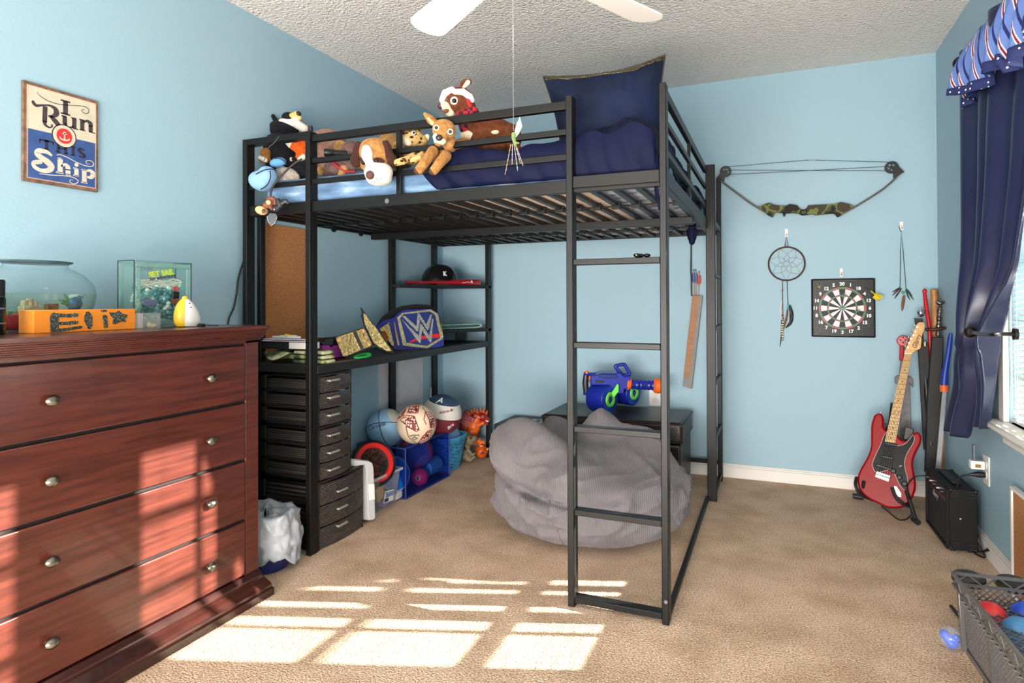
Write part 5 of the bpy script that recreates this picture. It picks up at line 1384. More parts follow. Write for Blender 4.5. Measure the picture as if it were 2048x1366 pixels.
b = MB(); b.cyl(bz.p(*Z9(310, 345)), bz.p(*Z9(310, 295)), 3.6 * bz.k); b.build('orange_button', tb, orr)
b = MB(); bz.ball(b, *Z9(372, 425), 2.4, 4, 2.4); b.build('trigger', tb, orr)
rd = (CAM_R * .72 - CAM_F * .69 - V((0, 0, .02))).normalized()      # drum axis
def drum(cx, cy, rpx, lpx, d):
    c = bz.p(*Z9(cx, cy), d); R = frame(rd, (0, 0, 1)); r = rpx * bz.k; L = lpx * bz.k
    w = MB().lathe([(.001, -L), (r * .9, -L), (r, -L * .9), (r, -.004), (r * .985, 0), (r * .95, .002), (.001, .002)], c, R, n=44).build('drum', tb, blu)
    b = MB()
    for k in range(44):
        a = 2 * math.pi * k / 44; e = R @ V((math.cos(a), math.sin(a), 0)); b.tube([c + e * r * .58 + rd * .003, c + e * r * .93 + rd * .003], .0016, 4)
    b.build('radial_ribs', w, pm('toy_blue_light', (34, 84, 170), .35))
    MB().lathe([(r * .28, .002), (r * .3, .009), (r * .5, .009), (r * .54, .002)], c, R, n=36).build('green_hub', w, grn)
    MB().lathe([(.001, .01), (r * .14, .01), (r * .17, .002)], c, R, n=20).build('hub_cap', w, blu2)
    return c, r, R
c1, r1, Ra = drum(742, 828, 28, 40, 24)
c2, r2, _ = drum(1185, 705, 26, 34, -18)
e1 = Ra @ V((math.cos(-.75), math.sin(-.75), 0))
u1 = bz.p(*Z9(880, 540), 30); 
bz9([(770, 715), (885, 535), (905, 560), (905, 680), (820, 790)], 34, 4, grn, 'green_bracket', bev=.001)
cx_ = [bz.p(*Z9(x, y), 10) for x, y in ((1100, 545), (1250, 550), (1400, 560), (1540, 565))]
b = MB(); pts = [cx_[0].lerp(cx_[-1], i / 24) for i in range(25)]
b.tube(pts, [(9.4 + .8 * math.cos(i * 1.57)) * bz.k for i in range(25)], 18); fg = b.build('fore_grip', tb, blu)
b = MB()
for i in range(4): b.sph(cx_[0].lerp(cx_[-1], .12 + .25 * i) - CAM_F * 8.6 * bz.k, (3.2 * bz.k, 3.4 * bz.k, 2 * bz.k), CV, 12, 8)
b.build('grip_dots', fg, BLKP)
b = MB(); b.tube([bz.p(*Z9(1050, 530), 12), bz.p(*Z9(1075, 532), 12), bz.p(*Z9(1125, 536), 12)], [11.5 * bz.k, 13 * bz.k, 11 * bz.k], 22); b.build('orange_collar', tb, orr)
b = MB(); b.tube([bz.p(*Z9(x, 565 + (x - 1530) * .05), 10) for x in (1530, 1580, 1660, 1730, 1750)], [8 * bz.k, 14.5 * bz.k, 15.5 * bz.k, 14 * bz.k, 9 * bz.k], 22); b.build('orange_muzzle', tb, orr)
# wall outlet behind
c = at(1311, 793, y=-.004)
t = thing('wall_outlet', 'white double outlet on back wall behind the toy blaster muzzle', 'outlet', c)
MB().box(c, (.085, .007, .125)).build('plate', t, WHTP, bevel=.003)
for dz in (.024, -.024):
    s_ = MB().lathe([(.001, .006), (.016, .006), (.018, .003), (.018, 0)], c + V((0, -.003, dz)), frame((0, -1, 0), (1, 0, 0)), n=24).build('socket', t, WHT)
    b = MB()
    for dx in (-.006, .006): b.box(c + V((dx, -.0095, dz + .003)), (.002, .0012, .008))
    b.cyl(c + V((0, -.009, dz - .007)), c + V((0, -.0102, dz - .007)), .0024, n=10); b.build('slots', s_, BLKP)

# ---------------------------------------------------------------- bean bag
cord_m = pm('grey_corduroy', (114, 109, 113), .9, var=.08, vs=9, sheen=.4, spec=.15)
nt, p = nodes(cord_m)
tc = nt.nodes.new('ShaderNodeTexCoord'); wv = nt.nodes.new('ShaderNodeTexWave'); wv.inputs['Scale'].default_value = 34; wv.inputs['Distortion'].default_value = 1.5; wv.inputs['Detail Scale'].default_value = 1; wv.bands_direction = 'X'
mp = nt.nodes.new('ShaderNodeMapping'); mp.inputs['Rotation'].default_value = (0, 0, -.35)
nt.links.new(tc.outputs['Object'], mp.inputs[0]); nt.links.new(mp.outputs[0], wv.inputs[0]); bp = nt.nodes.new('ShaderNodeBump'); bp.inputs['Strength'].default_value = .35; bp.inputs['Distance'].default_value = .004
nt.links.new(wv.outputs['Fac'], bp.inputs['Height']); nt.links.new(bp.outputs[0], p.inputs['Normal'])
bbc = V((1.445, -1.135, 0))
bag = thing('bean_bag', 'large slumped grey corduroy bean bag chair under the loft bed', 'bean bag', bbc)
def bagf(u, v):
    th = 2 * math.pi * u; q = math.pi * v
    ca, sa = math.cos(th), math.sin(th)
    r = .455 * math.sin(q) ** .6
    x = r * ca * 1.03; y = r * sa * .98
    h = .15
    z = .165 + .165 * math.copysign(abs(math.cos(q)) ** .7, math.cos(q))
    def g(x0, y0, sx, sy=None, a=0):
        dx, dy = x - x0, y - y0; c_, s_ = math.cos(a), math.sin(a)
        return math.exp(-((dx * c_ + dy * s_) / sx) ** 2 - ((dy * c_ - dx * s_) / (sy or sx)) ** 2)
    up = max(0, min(1, (1 - v / .56) * 3.2))
    lip = 1.0 / (1 + math.exp(-(-y - .05 - .25 * x) / .018))          # front flap edge: the raised lip in front of the seat
    lift = .135 * g(-.36, -.08, .19, .26) + .12 * g(-.2, -.15, .24, .12, -.5) * (.35 + .65 * lip)
    lift += .10 * g(-.03, .31, .07, .13) + .13 * g(.05, .29, .19, .13) + .15 * g(-.24, .27, .10, .14) + .09 * g(.27, .20, .14, .2)
    lift += .05 * g(.02, .0, .2, .16) - .02 * g(-.14, .12, .05, .16, .4)
    z += lift * up
    if v > .5: z *= max(0, 1 - .05 * (v - .5))
    P = V((x, y, z))
    rid = 1 - abs(noise.noise(V((x * 4 + z * 3, y * 4 - z * 2, z * 6 + x * 2)))) * 2
    rid2 = 1 - abs(noise.noise(V((x * 7 - y * 5 + z * 6, z * 10 - x * 3, 4.2 + y * 3)))) * 2
    n1 = noise.noise(P * 5 + V((3, 1, 7)))
    rad = V((ca, sa, .5 if v < .45 else 0)).normalized()
    # deep folds on the front: below the flap and across the belly
    f1 = math.exp(-((z - .245 - .28 * (x + .18) ** 2 + .10 * (x + .1)) / .022) ** 2) * (1 if y < .15 else 0) * math.exp(-((x + .2) / .32) ** 2)
    f2 = math.exp(-((z - .20 + .16 * (x - .2)) / .016) ** 2) * math.exp(-((x - .24) / .2) ** 2) * (1 if y < .1 else 0)
    f3 = math.exp(-((z - .12 - .1 * x) / .02) ** 2) * math.exp(-((x + .2) / .16) ** 2) * (1 if y < 0 else 0)
    bz_ = .35 + .65 * min(1, max(0, (z - .08) / .12))
    amp = .012 * n1 + .036 * max(0, rid) ** 4 + .018 * max(0, rid2) ** 5 - .01
    P += rad * amp * bz_ * (.3 + .7 * math.sin(q)) - rad * (.06 * f1 + .035 * f2 + .025 * f3)
    P += V((-.02, -.05, 0)) * math.exp(-((x + .34) / .17) ** 2) * max(0, min(1, (z - .27) * 9))
    P.z = max(P.z, .002)
    return bbc + P
MB().grid(bagf, 220, 130, wrap=True).build('corduroy_cover', bag, cord_m, sharp=180)
b = MB()
sp_pts = []
for i in range(20):
    f = i / 19; P = bagf(.715 + .03 * math.sin(f * 3), .36 + .56 * f); sp_pts.append(P + (P - bbc - V((0, 0, .2))).normalized() * .001)
b.tube(sp_pts, .004, 6).build('seam', bag, cord_m)

# white plastic bag in a blue bin
t = thing('waste_bin', 'dark blue waste bin lined with a white plastic bag beside dresser', 'waste bin', (.31, -2.12, 0))
MB().lathe([(.09, .003), (.10, .06), (.11, .19), (.106, .19), (.095, .06), (.001, .006)], (.325, -2.10, 0), n=32).build('bin_body', t, pm('bin_blue', (34, 40, 104), .4))
pb = pm('white_bag_film', (158, 163, 171), .35, bump=.5, bs=24, spec=.6)
def bagp(u, v):
    q = 2 * math.pi * u
    if v < .3: k = v / .3; r = .012 + .112 * k ** .7; z = .215 + .022 * k - .02 * math.sin(5 * q) * (1 - k)
    else: k = (v - .3) / .7; r = .135 + .012 * math.sin(math.pi * k * .8) - .012 * k; z = .23 - .19 * k - .02 * math.sin(3 * q)* k
    ex_ = .02 * noise.noise(V((math.cos(q) * 4 * (v + .2), math.sin(q) * 4 * (v + .2), v * 9)))
    z += ex_; n = noise.noise(V((math.cos(q) * 2.5, math.sin(q) * 2.5, v * 4))); r2 = (1 - abs(noise.noise(V((math.cos(q) * 5, math.sin(q) * 5, v * 3 + 9)))) * 2)
    r += .014 * n + .012 * max(0, r2) ** 2; z += .02 * noise.noise(V((math.cos(q) * 2, math.sin(q) * 2, 20))) * (1 - abs(2 * v - 1) * .3)
    return V((.325 + r * math.cos(q), -2.10 + r * math.sin(q) * .9, max(.02, z)))
MB().grid(bagp, 80, 40, wrap=True).build('plastic_bag', t, pb, solid=.0008, sharp=180)
# ================================================================ soft toys on the bed
EYE = pm('eye_black', (12, 12, 14), .1)
def eye(rg, par, u, v, r, d, white=None, iris=None):
    if white:
        b = MB(); rg.ball(b, u, v, r * 1.75, r * 1.85, r * .8, d - r * .25); e = b.build('eye', par, white)
        b = MB(); rg.ball(b, u, v, r, r, r * .8, d + r * .35); b.build('pupil', e, EYE)
    else:
        b = MB(); rg.ball(b, u, v, r, r, r * .7, d); b.build('eye', par, EYE)
fblk = fur('fur_black', (22, 22, 26)); fwht = fur('fur_white', (214, 206, 194), var=.06); fcrm = fur('fur_cream', (226, 206, 176), var=.08)
ftan = fur('fur_tan', (172, 132, 84)); fbrn = fur('fur_brown', (118, 70, 42)); fdk = fur('fur_dark_brown', (64, 38, 32)); fgold = fur('fur_golden', (178, 132, 80), (146, 98, 52))
forg = fur('fur_orange', (206, 84, 24)); fpink = fur('fur_pink_tan', (164, 128, 112), (140, 104, 90)); fmauve = fur('fur_mauve', (118, 92, 88), (92, 68, 66)); fgry = fur('fur_oatmeal', (196, 184, 172), (164, 152, 144))
spot = fur('fur_leopard', (216, 164, 88))
nt, p = nodes(spot)
tc = [n for n in nt.nodes if n.type == 'TEX_COORD'][0]; vo = nt.nodes.new('ShaderNodeTexVoronoi'); vo.inputs['Scale'].default_value = 52; nz = nt.nodes.new('ShaderNodeMapping'); nz.inputs['Scale'].default_value = (.7, 1, 1.2)
nt.links.new(tc.outputs['Object'], nz.inputs[0]); nt.links.new(nz.outputs[0], vo.inputs[0])
nt.links.new(ramp(nt, vo.outputs['Distance'], [(0, (34, 26, 22)), (.3, (186, 146, 90)), (.5, (200, 166, 112))], True), p.inputs['Base Color'])
sock = pm('navy_line', (30, 36, 62), .6)

# black dog lying on its back
g = Rig(575, 252, y=-1.68)
t = thing('dog_plush', 'black and white plush dog with tan muzzle pointing up, topmost at headboard', 'soft toy', g.p(575, 330))
blob('body', [g.e(560, 300, 42, 34, 34), g.e(548, 330, 44, 24, 34, d=-10), g.e(600, 310, 30, 30, 26, -14), g.c(560, 310, 600, 346, 20, 14, 10)], fblk, t)
h = blob('head', [g.e(568, 258, 30, 16, 22, rot=-12), g.e(582, 240, 20, 14, 16, rot=-30), g.e(556, 262, 18, 12, 16)], fblk, t, vox=.004)
blob('white_blaze', [g.c(564, 244, 590, 246, 7, 9, 10), g.c(590, 246, 610, 258, 9, 8, 8), g.c(584, 234, 594, 240, 5, 6, 10)], fwht, t, vox=.003)
blob('muzzle', [g.c(584, 232, 594, 228, 6, 6, 11), g.c(588, 232, 600, 236, 4, 4, 10)], fur('fur_butter', (222, 180, 104), var=.08), t, vox=.003)
b = MB(); g.ball(b, 596, 227.5, 6.5, 5, 5, 12); b.build('nose', t, pm('plush_nose', (30, 26, 26), .5))
blob('ear', [g.c(546, 232, 556, 250, 4, 6, 6)], fblk, t, vox=.003)
blob('ear', [g.c(566, 238, 560, 250, 4, 5, -6)], fblk, t, vox=.003)
eye(g, t, 574, 232, 1.6, 15)
# fox tail plush
g = Rig(596, 298, y=-1.80)
t = thing('fox_plush', 'orange plush fox with white tipped tail between bed posts', 'soft toy', g.p(590, 330))
blob('body', [g.c(586, 292, 606, 300, 8, 13), g.c(606, 300, 600, 318, 12, 10), g.c(604, 290, 620, 286, 10, 10)], forg, t, vox=.004)
blob('tail_tip', [g.c(573, 284, 582, 290, 4, 7, 1)], fwht, t, vox=.003)
blob('white_paw', [g.c(600, 318, 607, 314, 5, 6, 7), g.c(583, 318, 584, 326, 4, 3, 4)], fwht, t, vox=.003)
blob('dark_foot', [g.c(588, 318, 594, 324, 5, 4, 7)], fblk, t, vox=.003)
# small brown fuzzy toy at the far left
g = Rig(530, 312, y=-1.78)
t = thing('brown_plush', 'small brown fuzzy plush with a pale snout behind the corner post', 'soft toy', g.p(528, 330))
blob('body', [g.e(532, 306, 10, 11, 10), g.e(530, 318, 12, 9, 9)], fur('fur_rust', (146, 92, 36)), t, vox=.004)
blob('snout', [g.c(520, 315, 531, 320, 4, 5, 9)], fwht, t, vox=.003)
# pale blue plush ball and its small companion flap
g = Rig(528, 352, y=-1.97)
t = thing('blue_plush_ball', 'light blue cloth plush with dark seams hanging over the left rail', 'soft toy', g.p(528, 385))
lb = pm('light_blue_cloth', (132, 172, 212), .85, bump=.2, bs=300, sheen=.2)
blob('cloth_body', [g.e(522, 362, 25, 20, 20, rot=-18), g.e(534, 352, 20, 20, 18, rot=20)], lb, t, vox=.004, smooth=8)
b = MB()
def surf_line(pts, r): 
    b.tube([g.p(u, v, d) for u, v, d in spline(pts, 5)], r * g.k, 6)
surf_line([(502, 356, 10), (516, 346, 18), (532, 339, 19.5), (548, 339, 14), (553, 346, 9)], 1.2); surf_line([(521, 379, 14), (534, 370, 20), (541, 355, 20.5), (540, 342, 19)], 1.2)
b.build('dark_seam', t, sock)
g2 = Rig(556, 325, y=-1.90)
blob('small_flap', [g2.e(556, 325, 17, 10, 10, rot=12)], pm('mid_blue_cloth', (92, 150, 196), .85, bump=.2, bs=300), t, vox=.004)
b = MB(); b.tube([g2.p(u, v, d) for u, v, d in spline([(546, 317, 8), (560, 317, 9), (570, 324, 8), (573, 330, 5)], 5)], 1 * g2.k, 6); b.build('flap_seam', t, sock)
# oatmeal shaggy plush
g = Rig(578, 350, y=-1.84)
t = thing('oatmeal_plush', 'shaggy oatmeal coloured plush lying beside the light blue plush', 'soft toy', g.p(578, 372))
blob('body', [g.e(575, 350, 22, 15, 15, rot=-8), g.e(564, 345, 13, 13, 11, 4), g.e(588, 355, 12, 11, 10, 3), g.e(568, 360, 12, 9, 8, 6)], fgry, t, vox=.004, smooth=2)
blob('dark_body', [g.e(602, 340, 22, 20, 16, -14), g.c(596, 330, 566, 330, 9, 7, -10)], fblk, t)
# dark strap with hanging charms
g = Rig(545, 400, y=-2.0)
st = thing('hanging_strap', 'dark cord looped over bed rail at the left corner', 'cord', g.p(545, 390))
pts = [g.p(u, v, 0) for u, v in spline([(604, 318), (590, 326), (572, 342), (556, 360), (544, 376), (541, 392)], 5)]
MB().tube(pts, 2.2 * g.k, 8).build('cord_body', st, pm('dark_cord', (44, 32, 32), .6))
pts = [g.p(u, v, 2) for u, v in spline([(558, 273), (548, 286), (537, 296), (532, 312), (524, 330)], 5)]
tag(MB().tube(pts, .9 * g.k, 6).build('thin_wire', None, pm('thin_wire', (60, 56, 54), .5), org=pts[0]), 'thin grey wire hanging from top bar by the left bed corner', 'wire')
g = Rig(532, 415, y=-2.0)
t = thing('monkey_charm', 'small brown and tan toy figure hanging upside down on the cord', 'toy', g.p(532, 415))
mb_ = pm('toy_brown', (120, 64, 42), .5, var=.15, vs=40); mt_ = pm('toy_tan', (216, 178, 128), .55)
blob('head', [g.e(523, 421, 13, 9, 10, rot=-18)], mt_, t, vox=.002)
blob('body', [g.e(538, 407, 10, 9, 8, rot=30), g.c(536, 398, 546, 396, 4, 4), g.c(546, 396, 552, 402, 4, 4), g.c(552, 402, 550, 408, 4, 3), g.c(530, 410, 534, 414, 5, 4, 4), g.c(541, 415, 545, 418, 3.5, 4, 2)], mb_, t, vox=.002)
blob('belly', [g.e(537, 405, 5, 5.5, 4, 6, rot=30)], mt_, t, vox=.002)
b = MB(); g.ball(b, 527, 422, 3.8, 4.6, 2.5, 8.6, -20); b.build('face_patch', t, mb_)
for u, v in ((527, 421), (533, 424)): eye(g, t, u, v, 1.1, 11)
g = Rig(545, 425, y=-2.005)
t = thing('silver_charm', 'dark grey and silver shield shaped charm hanging beside the toy figure', 'charm', g.p(545, 430))
b = MB().prism([g.p(u, v) for u, v in ((534, 432), (540, 426), (552, 427), (555, 434), (551, 446), (543, 453), (536, 444))], CAM_F * 3 * g.k).build('shield_plate', t, pm('gunmetal', (70, 72, 76), .25, .8), bevel=.001)
b = MB(); b.tube([g.p(u, v, .8) for u, v in ((534, 433), (537, 444), (543, 452), (550, 446), (554, 436))], 1 * g.k, 6); b.build('pale_rim', t, pm('polished_silver', (226, 222, 214), .12, 1))
blob('dark_figure', [g.e(552, 418, 8, 7, 6), g.c(556, 402, 560, 412, 6, 6), g.c(566, 402, 576, 406, 4, 3), g.c(560, 410, 572, 402, 5, 4)], pm('charm_black', (36, 36, 38), .4), t, vox=.002)
b = MB(); g.ball(b, 549, 419, 3.4, d=6); b.build('silver_bead', t, STEEL)
# flashlight
g = Rig(655, 305, y=-1.83)
t = thing('flashlight', 'black flashlight lying behind the left end of the rail', 'flashlight', g.p(655, 312))
ax = (CAM_R * .9 + CAM_F * .3).normalized()
c = g.p(652, 305); s_ = g.k
MB().cyl(c, c + ax * 40 * s_, 6.5 * s_, 6.5 * s_).lathe([(6.5 * s_, 0), (7.8 * s_, 3 * s_), (7.8 * s_, 16 * s_), (6.2 * s_, 20 * s_)], c - ax * 4 * s_, frame(ax)).build('barrel', t, BLKP)
MB().cyl(c - ax * 4.2 * s_, c - ax * 3 * s_, 6.8 * s_).build('lens_cap', t, pm('lens_grey', (60, 62, 66), .25))
# pink tan plush lying behind the post
g = Rig(660, 292, y=-1.64)
t = thing('pink_tan_plush', 'pinkish tan plush lying face down behind the left post', 'soft toy', g.p(660, 340))
blob('body', [g.e(655, 282, 34, 24, 26), g.e(640, 300, 24, 28, 22), g.c(668, 282, 686, 276, 12, 8), g.e(650, 325, 30, 28, 22, -8)], fpink, t)
blob('ear', [g.e(680, 292, 15, 12, 6, 14, rot=-10)], ftan, t, vox=.004)
# mauve plush with red collar
g = Rig(705, 312, y=-1.74)
t = thing('mauve_plush', 'mauve brown plush with red collar left of the big dog head', 'soft toy', g.p(700, 350))
blob('body', [g.e(703, 302, 22, 20, 16), g.e(668, 336, 20, 17, 14, 4), g.e(700, 330, 26, 14, 14, 4), g.e(722, 322, 20, 20, 16)], fmauve, t)
MB().tube([g.p(u, v, d) for u, v, d in spline([(664, 322, 14), (674, 332, 19), (690, 342, 19), (710, 344, 17)], 5)], 2.4 * g.k, 8).build('red_collar', t, pm('red_ribbon', (176, 30, 34), .5))
blob('paw', [g.c(688, 338, 684, 350, 9, 9, 12)], ftan, t, vox=.004)
blob('ear', [g.e(641, 342, 7, 10, 6, 10, rot=20)], ftan, t, vox=.004)
# big dog head over the rail
g = Rig(748, 318, y=-2.005)
t = thing('big_dog_plush', 'large tan plush dog with white muzzle hanging its head over the rail', 'soft toy', g.p(748, 370))
gb_ = Rig(770, 300, y=-1.80)
blob('body', [gb_.e(778, 296, 28, 30, 26), gb_.e(800, 318, 30, 22, 26), gb_.c(770, 300, 757, 312, 18, 16, 0, 60)], ftan, t)
h = blob('head', [g.e(750, 306, 36, 31, 28, -6), g.e(752, 325, 34, 24, 26, -4)], fgold, t, vox=.005)
blob('muzzle', [g.e(757, 345, 29, 22, 24, 12), g.e(758, 357, 26, 15, 20, 12)], fwht, t, vox=.005)
blob('white_blaze', [g.e(734, 308, 12, 19, 8, 22, rot=6), g.c(737, 318, 742, 334, 9, 10, 22)], fwht, t, vox=.004)
for nm, q in (('ear', [g.c(716, 290, 711, 322, 8, 11, 4), g.e(712, 325, 11, 11, 7, 5)]), ('ear', [g.c(771, 288, 782, 318, 8, 10, 8), g.e(782, 322, 9, 12, 7, 9)])): blob(nm, q, fdk, t, vox=.004)
blob('eye_patch', [g.e(757, 322, 12, 7, 6, 22.5, rot=-8)], fdk, t, vox=.003)
blob('eye_patch', [g.e(725, 322, 5, 9, 5, 19, rot=20)], fdk, t, vox=.003)
eye(g, t, 753, 322, 2.6, 29); eye(g, t, 726, 325, 2.2, 24)
blob('nose', [g.e(740, 350, 8.5, 9, 6, 34)], pm('brown_nose', (84, 54, 46), .7), t, vox=.003)
b = MB()
for u, v in ((753, 358), (757, 362), (749, 364), (762, 357)): g.ball(b, u, v, .9, d=38)
b.build('whisker_dots', t, EYE)
# leopard cub
g = Rig(825, 278, y=-1.83)
t = thing('leopard_plush', 'spotted leopard cub plush resting its paws on the bed rail', 'soft toy', g.p(825, 345))
blob('body', [g.e(822, 310, 26, 20, 20, -6), g.e(800, 300, 18, 22, 18, -12)], spot, t)
blob('head', [g.e(824, 275, 25, 18, 20, 6, rot=-14), g.e(842, 282, 14, 13, 14, 2)], spot, t, vox=.004)
blob('muzzle', [g.e(812, 282, 14, 9, 10, 16, rot=-32), g.c(804, 272, 812, 278, 7, 8, 16)], fcrm, t, vox=.003)
b = MB(); g.ball(b, 806, 265.5, 5, 3, 3, 23, -20); b.build('nose', t, pm('pink_nose', (60, 44, 44), .6))
eye(g, t, 827.5, 265.5, 2.5, 26, fwht)
eye(g, t, 809, 258.5, 1.8, 20)
blob('ear', [g.e(853, 276, 6, 9, 4, 2, rot=-25)], fcrm, t, vox=.003)
blob('ear', [g.e(838, 262, 6, 4, 4, -2)], spot, t, vox=.003)
g2 = Rig(806, 322, y=-1.975)
blob('paw', [g2.c(794, 325, 806, 322, 7, 8, 2), g2.c(806, 322, 828, 312, 7, 8, 2, -18)], spot, t, vox=.004)
blob('paw', [g2.c(826, 321, 838, 315, 7, 7, 0), g2.c(838, 315, 848, 306, 7, 7, 0, -18)], spot, t, vox=.004)
# fawn
g = Rig(890, 262, y=-1.97)
t = thing('fawn_plush', 'golden plush fawn with dark hooves leaning out between the bed rails', 'soft toy', g.p(880, 345))
gb_ = Rig(905, 305, y=-1.85)
blob('body', [gb_.e(908, 304, 26, 20, 22), gb_.e(926, 296, 24, 20, 20, -8), gb_.c(905, 296, 898, 285, 14, 15, 8, 42), gb_.e(880, 305, 22, 16, 16, 10), gb_.e(872, 312, 16, 14, 14, 12)], fgold, t)
blob('head', [g.e(888, 260, 24, 22, 20, rot=-10), g.e(882, 276, 14, 13, 14, 10), g.c(882, 272, 878, 282, 13, 11, 12)], fgold, t, vox=.004)
blob('muzzle', [g.e(880, 282, 13, 8.5, 10, 14), g.e(876, 274, 11, 9, 8, 15)], fcrm, t, vox=.003)
b = MB(); g.ball(b, 878, 275.5, 6.8, 6.2, 4.5, 26); b.build('nose', t, pm('nose_black', (40, 36, 38), .35))
eye(g, t, 872.5, 255.5, 3.4, 19, fcrm); eye(g, t, 900.5, 263.5, 3.4, 19, fcrm)
blob('ear', [g.c(850, 228, 862, 240, 4, 9, 0), g.c(862, 240, 872, 248, 9, 7, 0)], fgold, t, vox=.003)
blob('inner_ear', [g.c(856, 236, 865, 247, 2.5, 4.5, 7)], fur('fur_pale_gold', (226, 186, 130), var=.1), t, vox=.003)
g2 = Rig(860, 325, y=-1.985)
for a, e, f in (((866, 303), (848, 328), (838, 340)), ((892, 312), (878, 328), (868, 341))):
    lg = blob('leg', [g2.c(*a, *e, 12, 10.5, -20, 2), g2.c(*e, *f, 10.5, 9.5, 2, 4)], fgold, t, vox=.004)
    blob('hoof', [g2.e(f[0] - 1, f[1] + 1, 10, 8.5, 8.5, 4, rot=25)], pm('hoof_suede', (78, 48, 40), .9), t, vox=.003)
# plush reindeer style deer with plaid hat and scarf
plaid = pm('red_plaid', (176, 30, 44), .85)
nt, p = nodes(plaid)
tc = nt.nodes.new('ShaderNodeTexCoord'); ck = nt.nodes.new('ShaderNodeTexChecker'); ck.inputs['Scale'].default_value = 56; ck.inputs['Color1'].default_value = lin((176, 30, 44)); ck.inputs['Color2'].default_value = lin((60, 18, 30))
nt.links.new(tc.outputs['Object'], ck.inputs[0]); nt.links.new(ck.outputs[0], p.inputs['Base Color'])
g = Rig(920, 205, y=-1.77)
t = thing('deer_plush', 'reddish brown plush deer in plaid scarf and white trimmed winter hat', 'soft toy', g.p(975, 305))
frb = fur('fur_red_brown', (112, 64, 40), (88, 46, 28))
blob('body', [g.e(985, 262, 44, 26, 28), g.e(1018, 276, 26, 30, 24), g.e(950, 258, 26, 30, 24, 2), g.c(940, 252, 925, 228, 20, 15, 2), g.c(948, 275, 975, 300, 12, 9, 12), g.c(1012, 290, 1036, 298, 14, 8, 8), g.e(990, 296, 22, 13, 14, 16)], frb, t)
blob('head', [g.e(920, 206, 24, 21, 20, rot=-10), g.e(914, 194, 22, 14, 16, 2, rot=-15), g.c(912, 208, 895, 214, 17, 11, 4), g.e(936, 214, 16, 15, 15)], frb, t, vox=.004)
blob('muzzle', [g.e(892, 213, 13, 9, 11, 9, rot=-30), g.c(896, 220, 902, 228, 9, 8, 8)], fcrm, t, vox=.003)
blob('mouth', [g.e(893, 222, 7.5, 4.5, 5, 14, rot=10)], pm('mouth_brown', (120, 74, 46), .9), t, vox=.003)
b = MB(); g.ball(b, 881, 212, 5.5, 6, 5.5, 10); b.build('nose', t, pm('berry_nose', (84, 40, 50), .35))
eye(g, t, 908.5, 201.5, 4.6, 19.5, fwht)
blob('hat', [g.e(926, 190, 22, 13, 18, -4, rot=-22), g.e(918, 184, 18, 9, 16, -4)], plaid, t, vox=.004)
blob('hat_trim', [g.c(884, 200, 890, 186, 6, 7, 8), g.c(890, 186, 904, 180, 7, 7, 12), g.c(910, 184, 926, 184, 6, 7, 16), g.c(926, 184, 940, 194, 7, 7, 14), g.c(940, 194, 944, 200, 6, 6, 10)], fur('fur_trim', (240, 226, 214), var=.08, bs=160), t, vox=.004, smooth=2)
blob('ear_flap', [g.c(936, 200, 940, 212, 6, 4, 12)], pm('red_plush', (186, 28, 40), .85), t, vox=.003)
blob('ear', [g.c(922, 176, 930, 166, 6, 8, 2), g.c(930, 166, 938, 164, 8, 6, 2)], frb, t, vox=.003)
blob('inner_ear', [g.c(928, 174, 936, 165, 3.5, 5.5, 7)], fcrm, t, vox=.003)
sc = blob('scarf', [g.c(920, 230, 948, 222, 9, 9, 14), g.c(948, 222, 955, 228, 8, 6, 8), g.c(922, 238, 928, 256, 9, 10, 17), g.c(928, 256, 934, 262, 10, 6, 16)], plaid, t, vox=.004)
blob('chest', [g.e(938, 270, 18, 12, 10, 14)], fcrm, t, vox=.004); blob('back_patch', [g.e(990, 264, 9, 5, 4, 24)], fcrm, t, vox=.003)
# dark glasses style toy on the ladder rung
g = Rig(1280, 508, y=-1.93)
t = thing('fidget_spinner', 'small black and silver toy resting on a ladder rung', 'toy', g.p(1280, 512))
c = g.p(1281, 508)
b = MB()
for a in (0, 120, 240):
    A = math.radians(a + 8); o = V((math.cos(A), math.sin(A), .0)); b.sph(V((c.x, c.y, 1.2475 + .0065)) + o * .022, (.0125, .0125, .0065), None, 18, 10)
b.sph(V((c.x, c.y, 1.2475 + .0065)), (.014, .014, .0062)); b.build('black_body', t, pm('black_gloss', (16, 15, 17), .2))
b = MB(); b.lathe([(.001, .008), (.005, .008), (.0065, .006), (.0065, .0)], V((c.x - .0, c.y, 1.2475 + .006)), n=20)
for a in (240,): 
    A = math.radians(a + 8); b.sph(V((c.x + .022 * math.cos(A), c.y + .022 * math.sin(A) - .006, 1.254)), (.006, .007, .005), None, 14, 8)
b.build('silver_bearing', t, STEEL)
# ================================================================ back wall: bow, dream catcher, dart board, hooks, quiver
def wp_(u, v, d=0.0): return at(u, v, y=-d)
ZB = lambda x, y: (1340 + x / 3.1054, 280 + y / 3.1045)
def w9(x, y, d): return wp_(*ZB(x, y), d)
cam_g = camo_mat('bow_camouflage', [(34, 30, 26), (70, 76, 44), (108, 116, 62), (64, 56, 44)], 16)
limb = pm('bow_limb', (56, 56, 46), .45, var=.3, vs=30)
bow = thing('compound_bow', 'camouflage compound bow hung flat high on the back wall', 'bow', wp_(1610, 420, .03))
gp = [(548, 415), (575, 400), (618, 388), (650, 402), (720, 408), (742, 395), (790, 405), (808, 425), (828, 432), (850, 422), (856, 404), (900, 402), (1020, 396), (1062, 384), (1136, 402), (1140, 412), (1085, 452), (1060, 470), (1040, 478), (1030, 462), (1020, 455), (930, 462), (905, 466), (885, 458), (850, 464), (820, 466), (800, 456), (760, 452), (735, 454), (718, 452), (716, 470), (704, 474), (700, 452), (655, 448), (642, 470), (640, 480), (610, 466)]
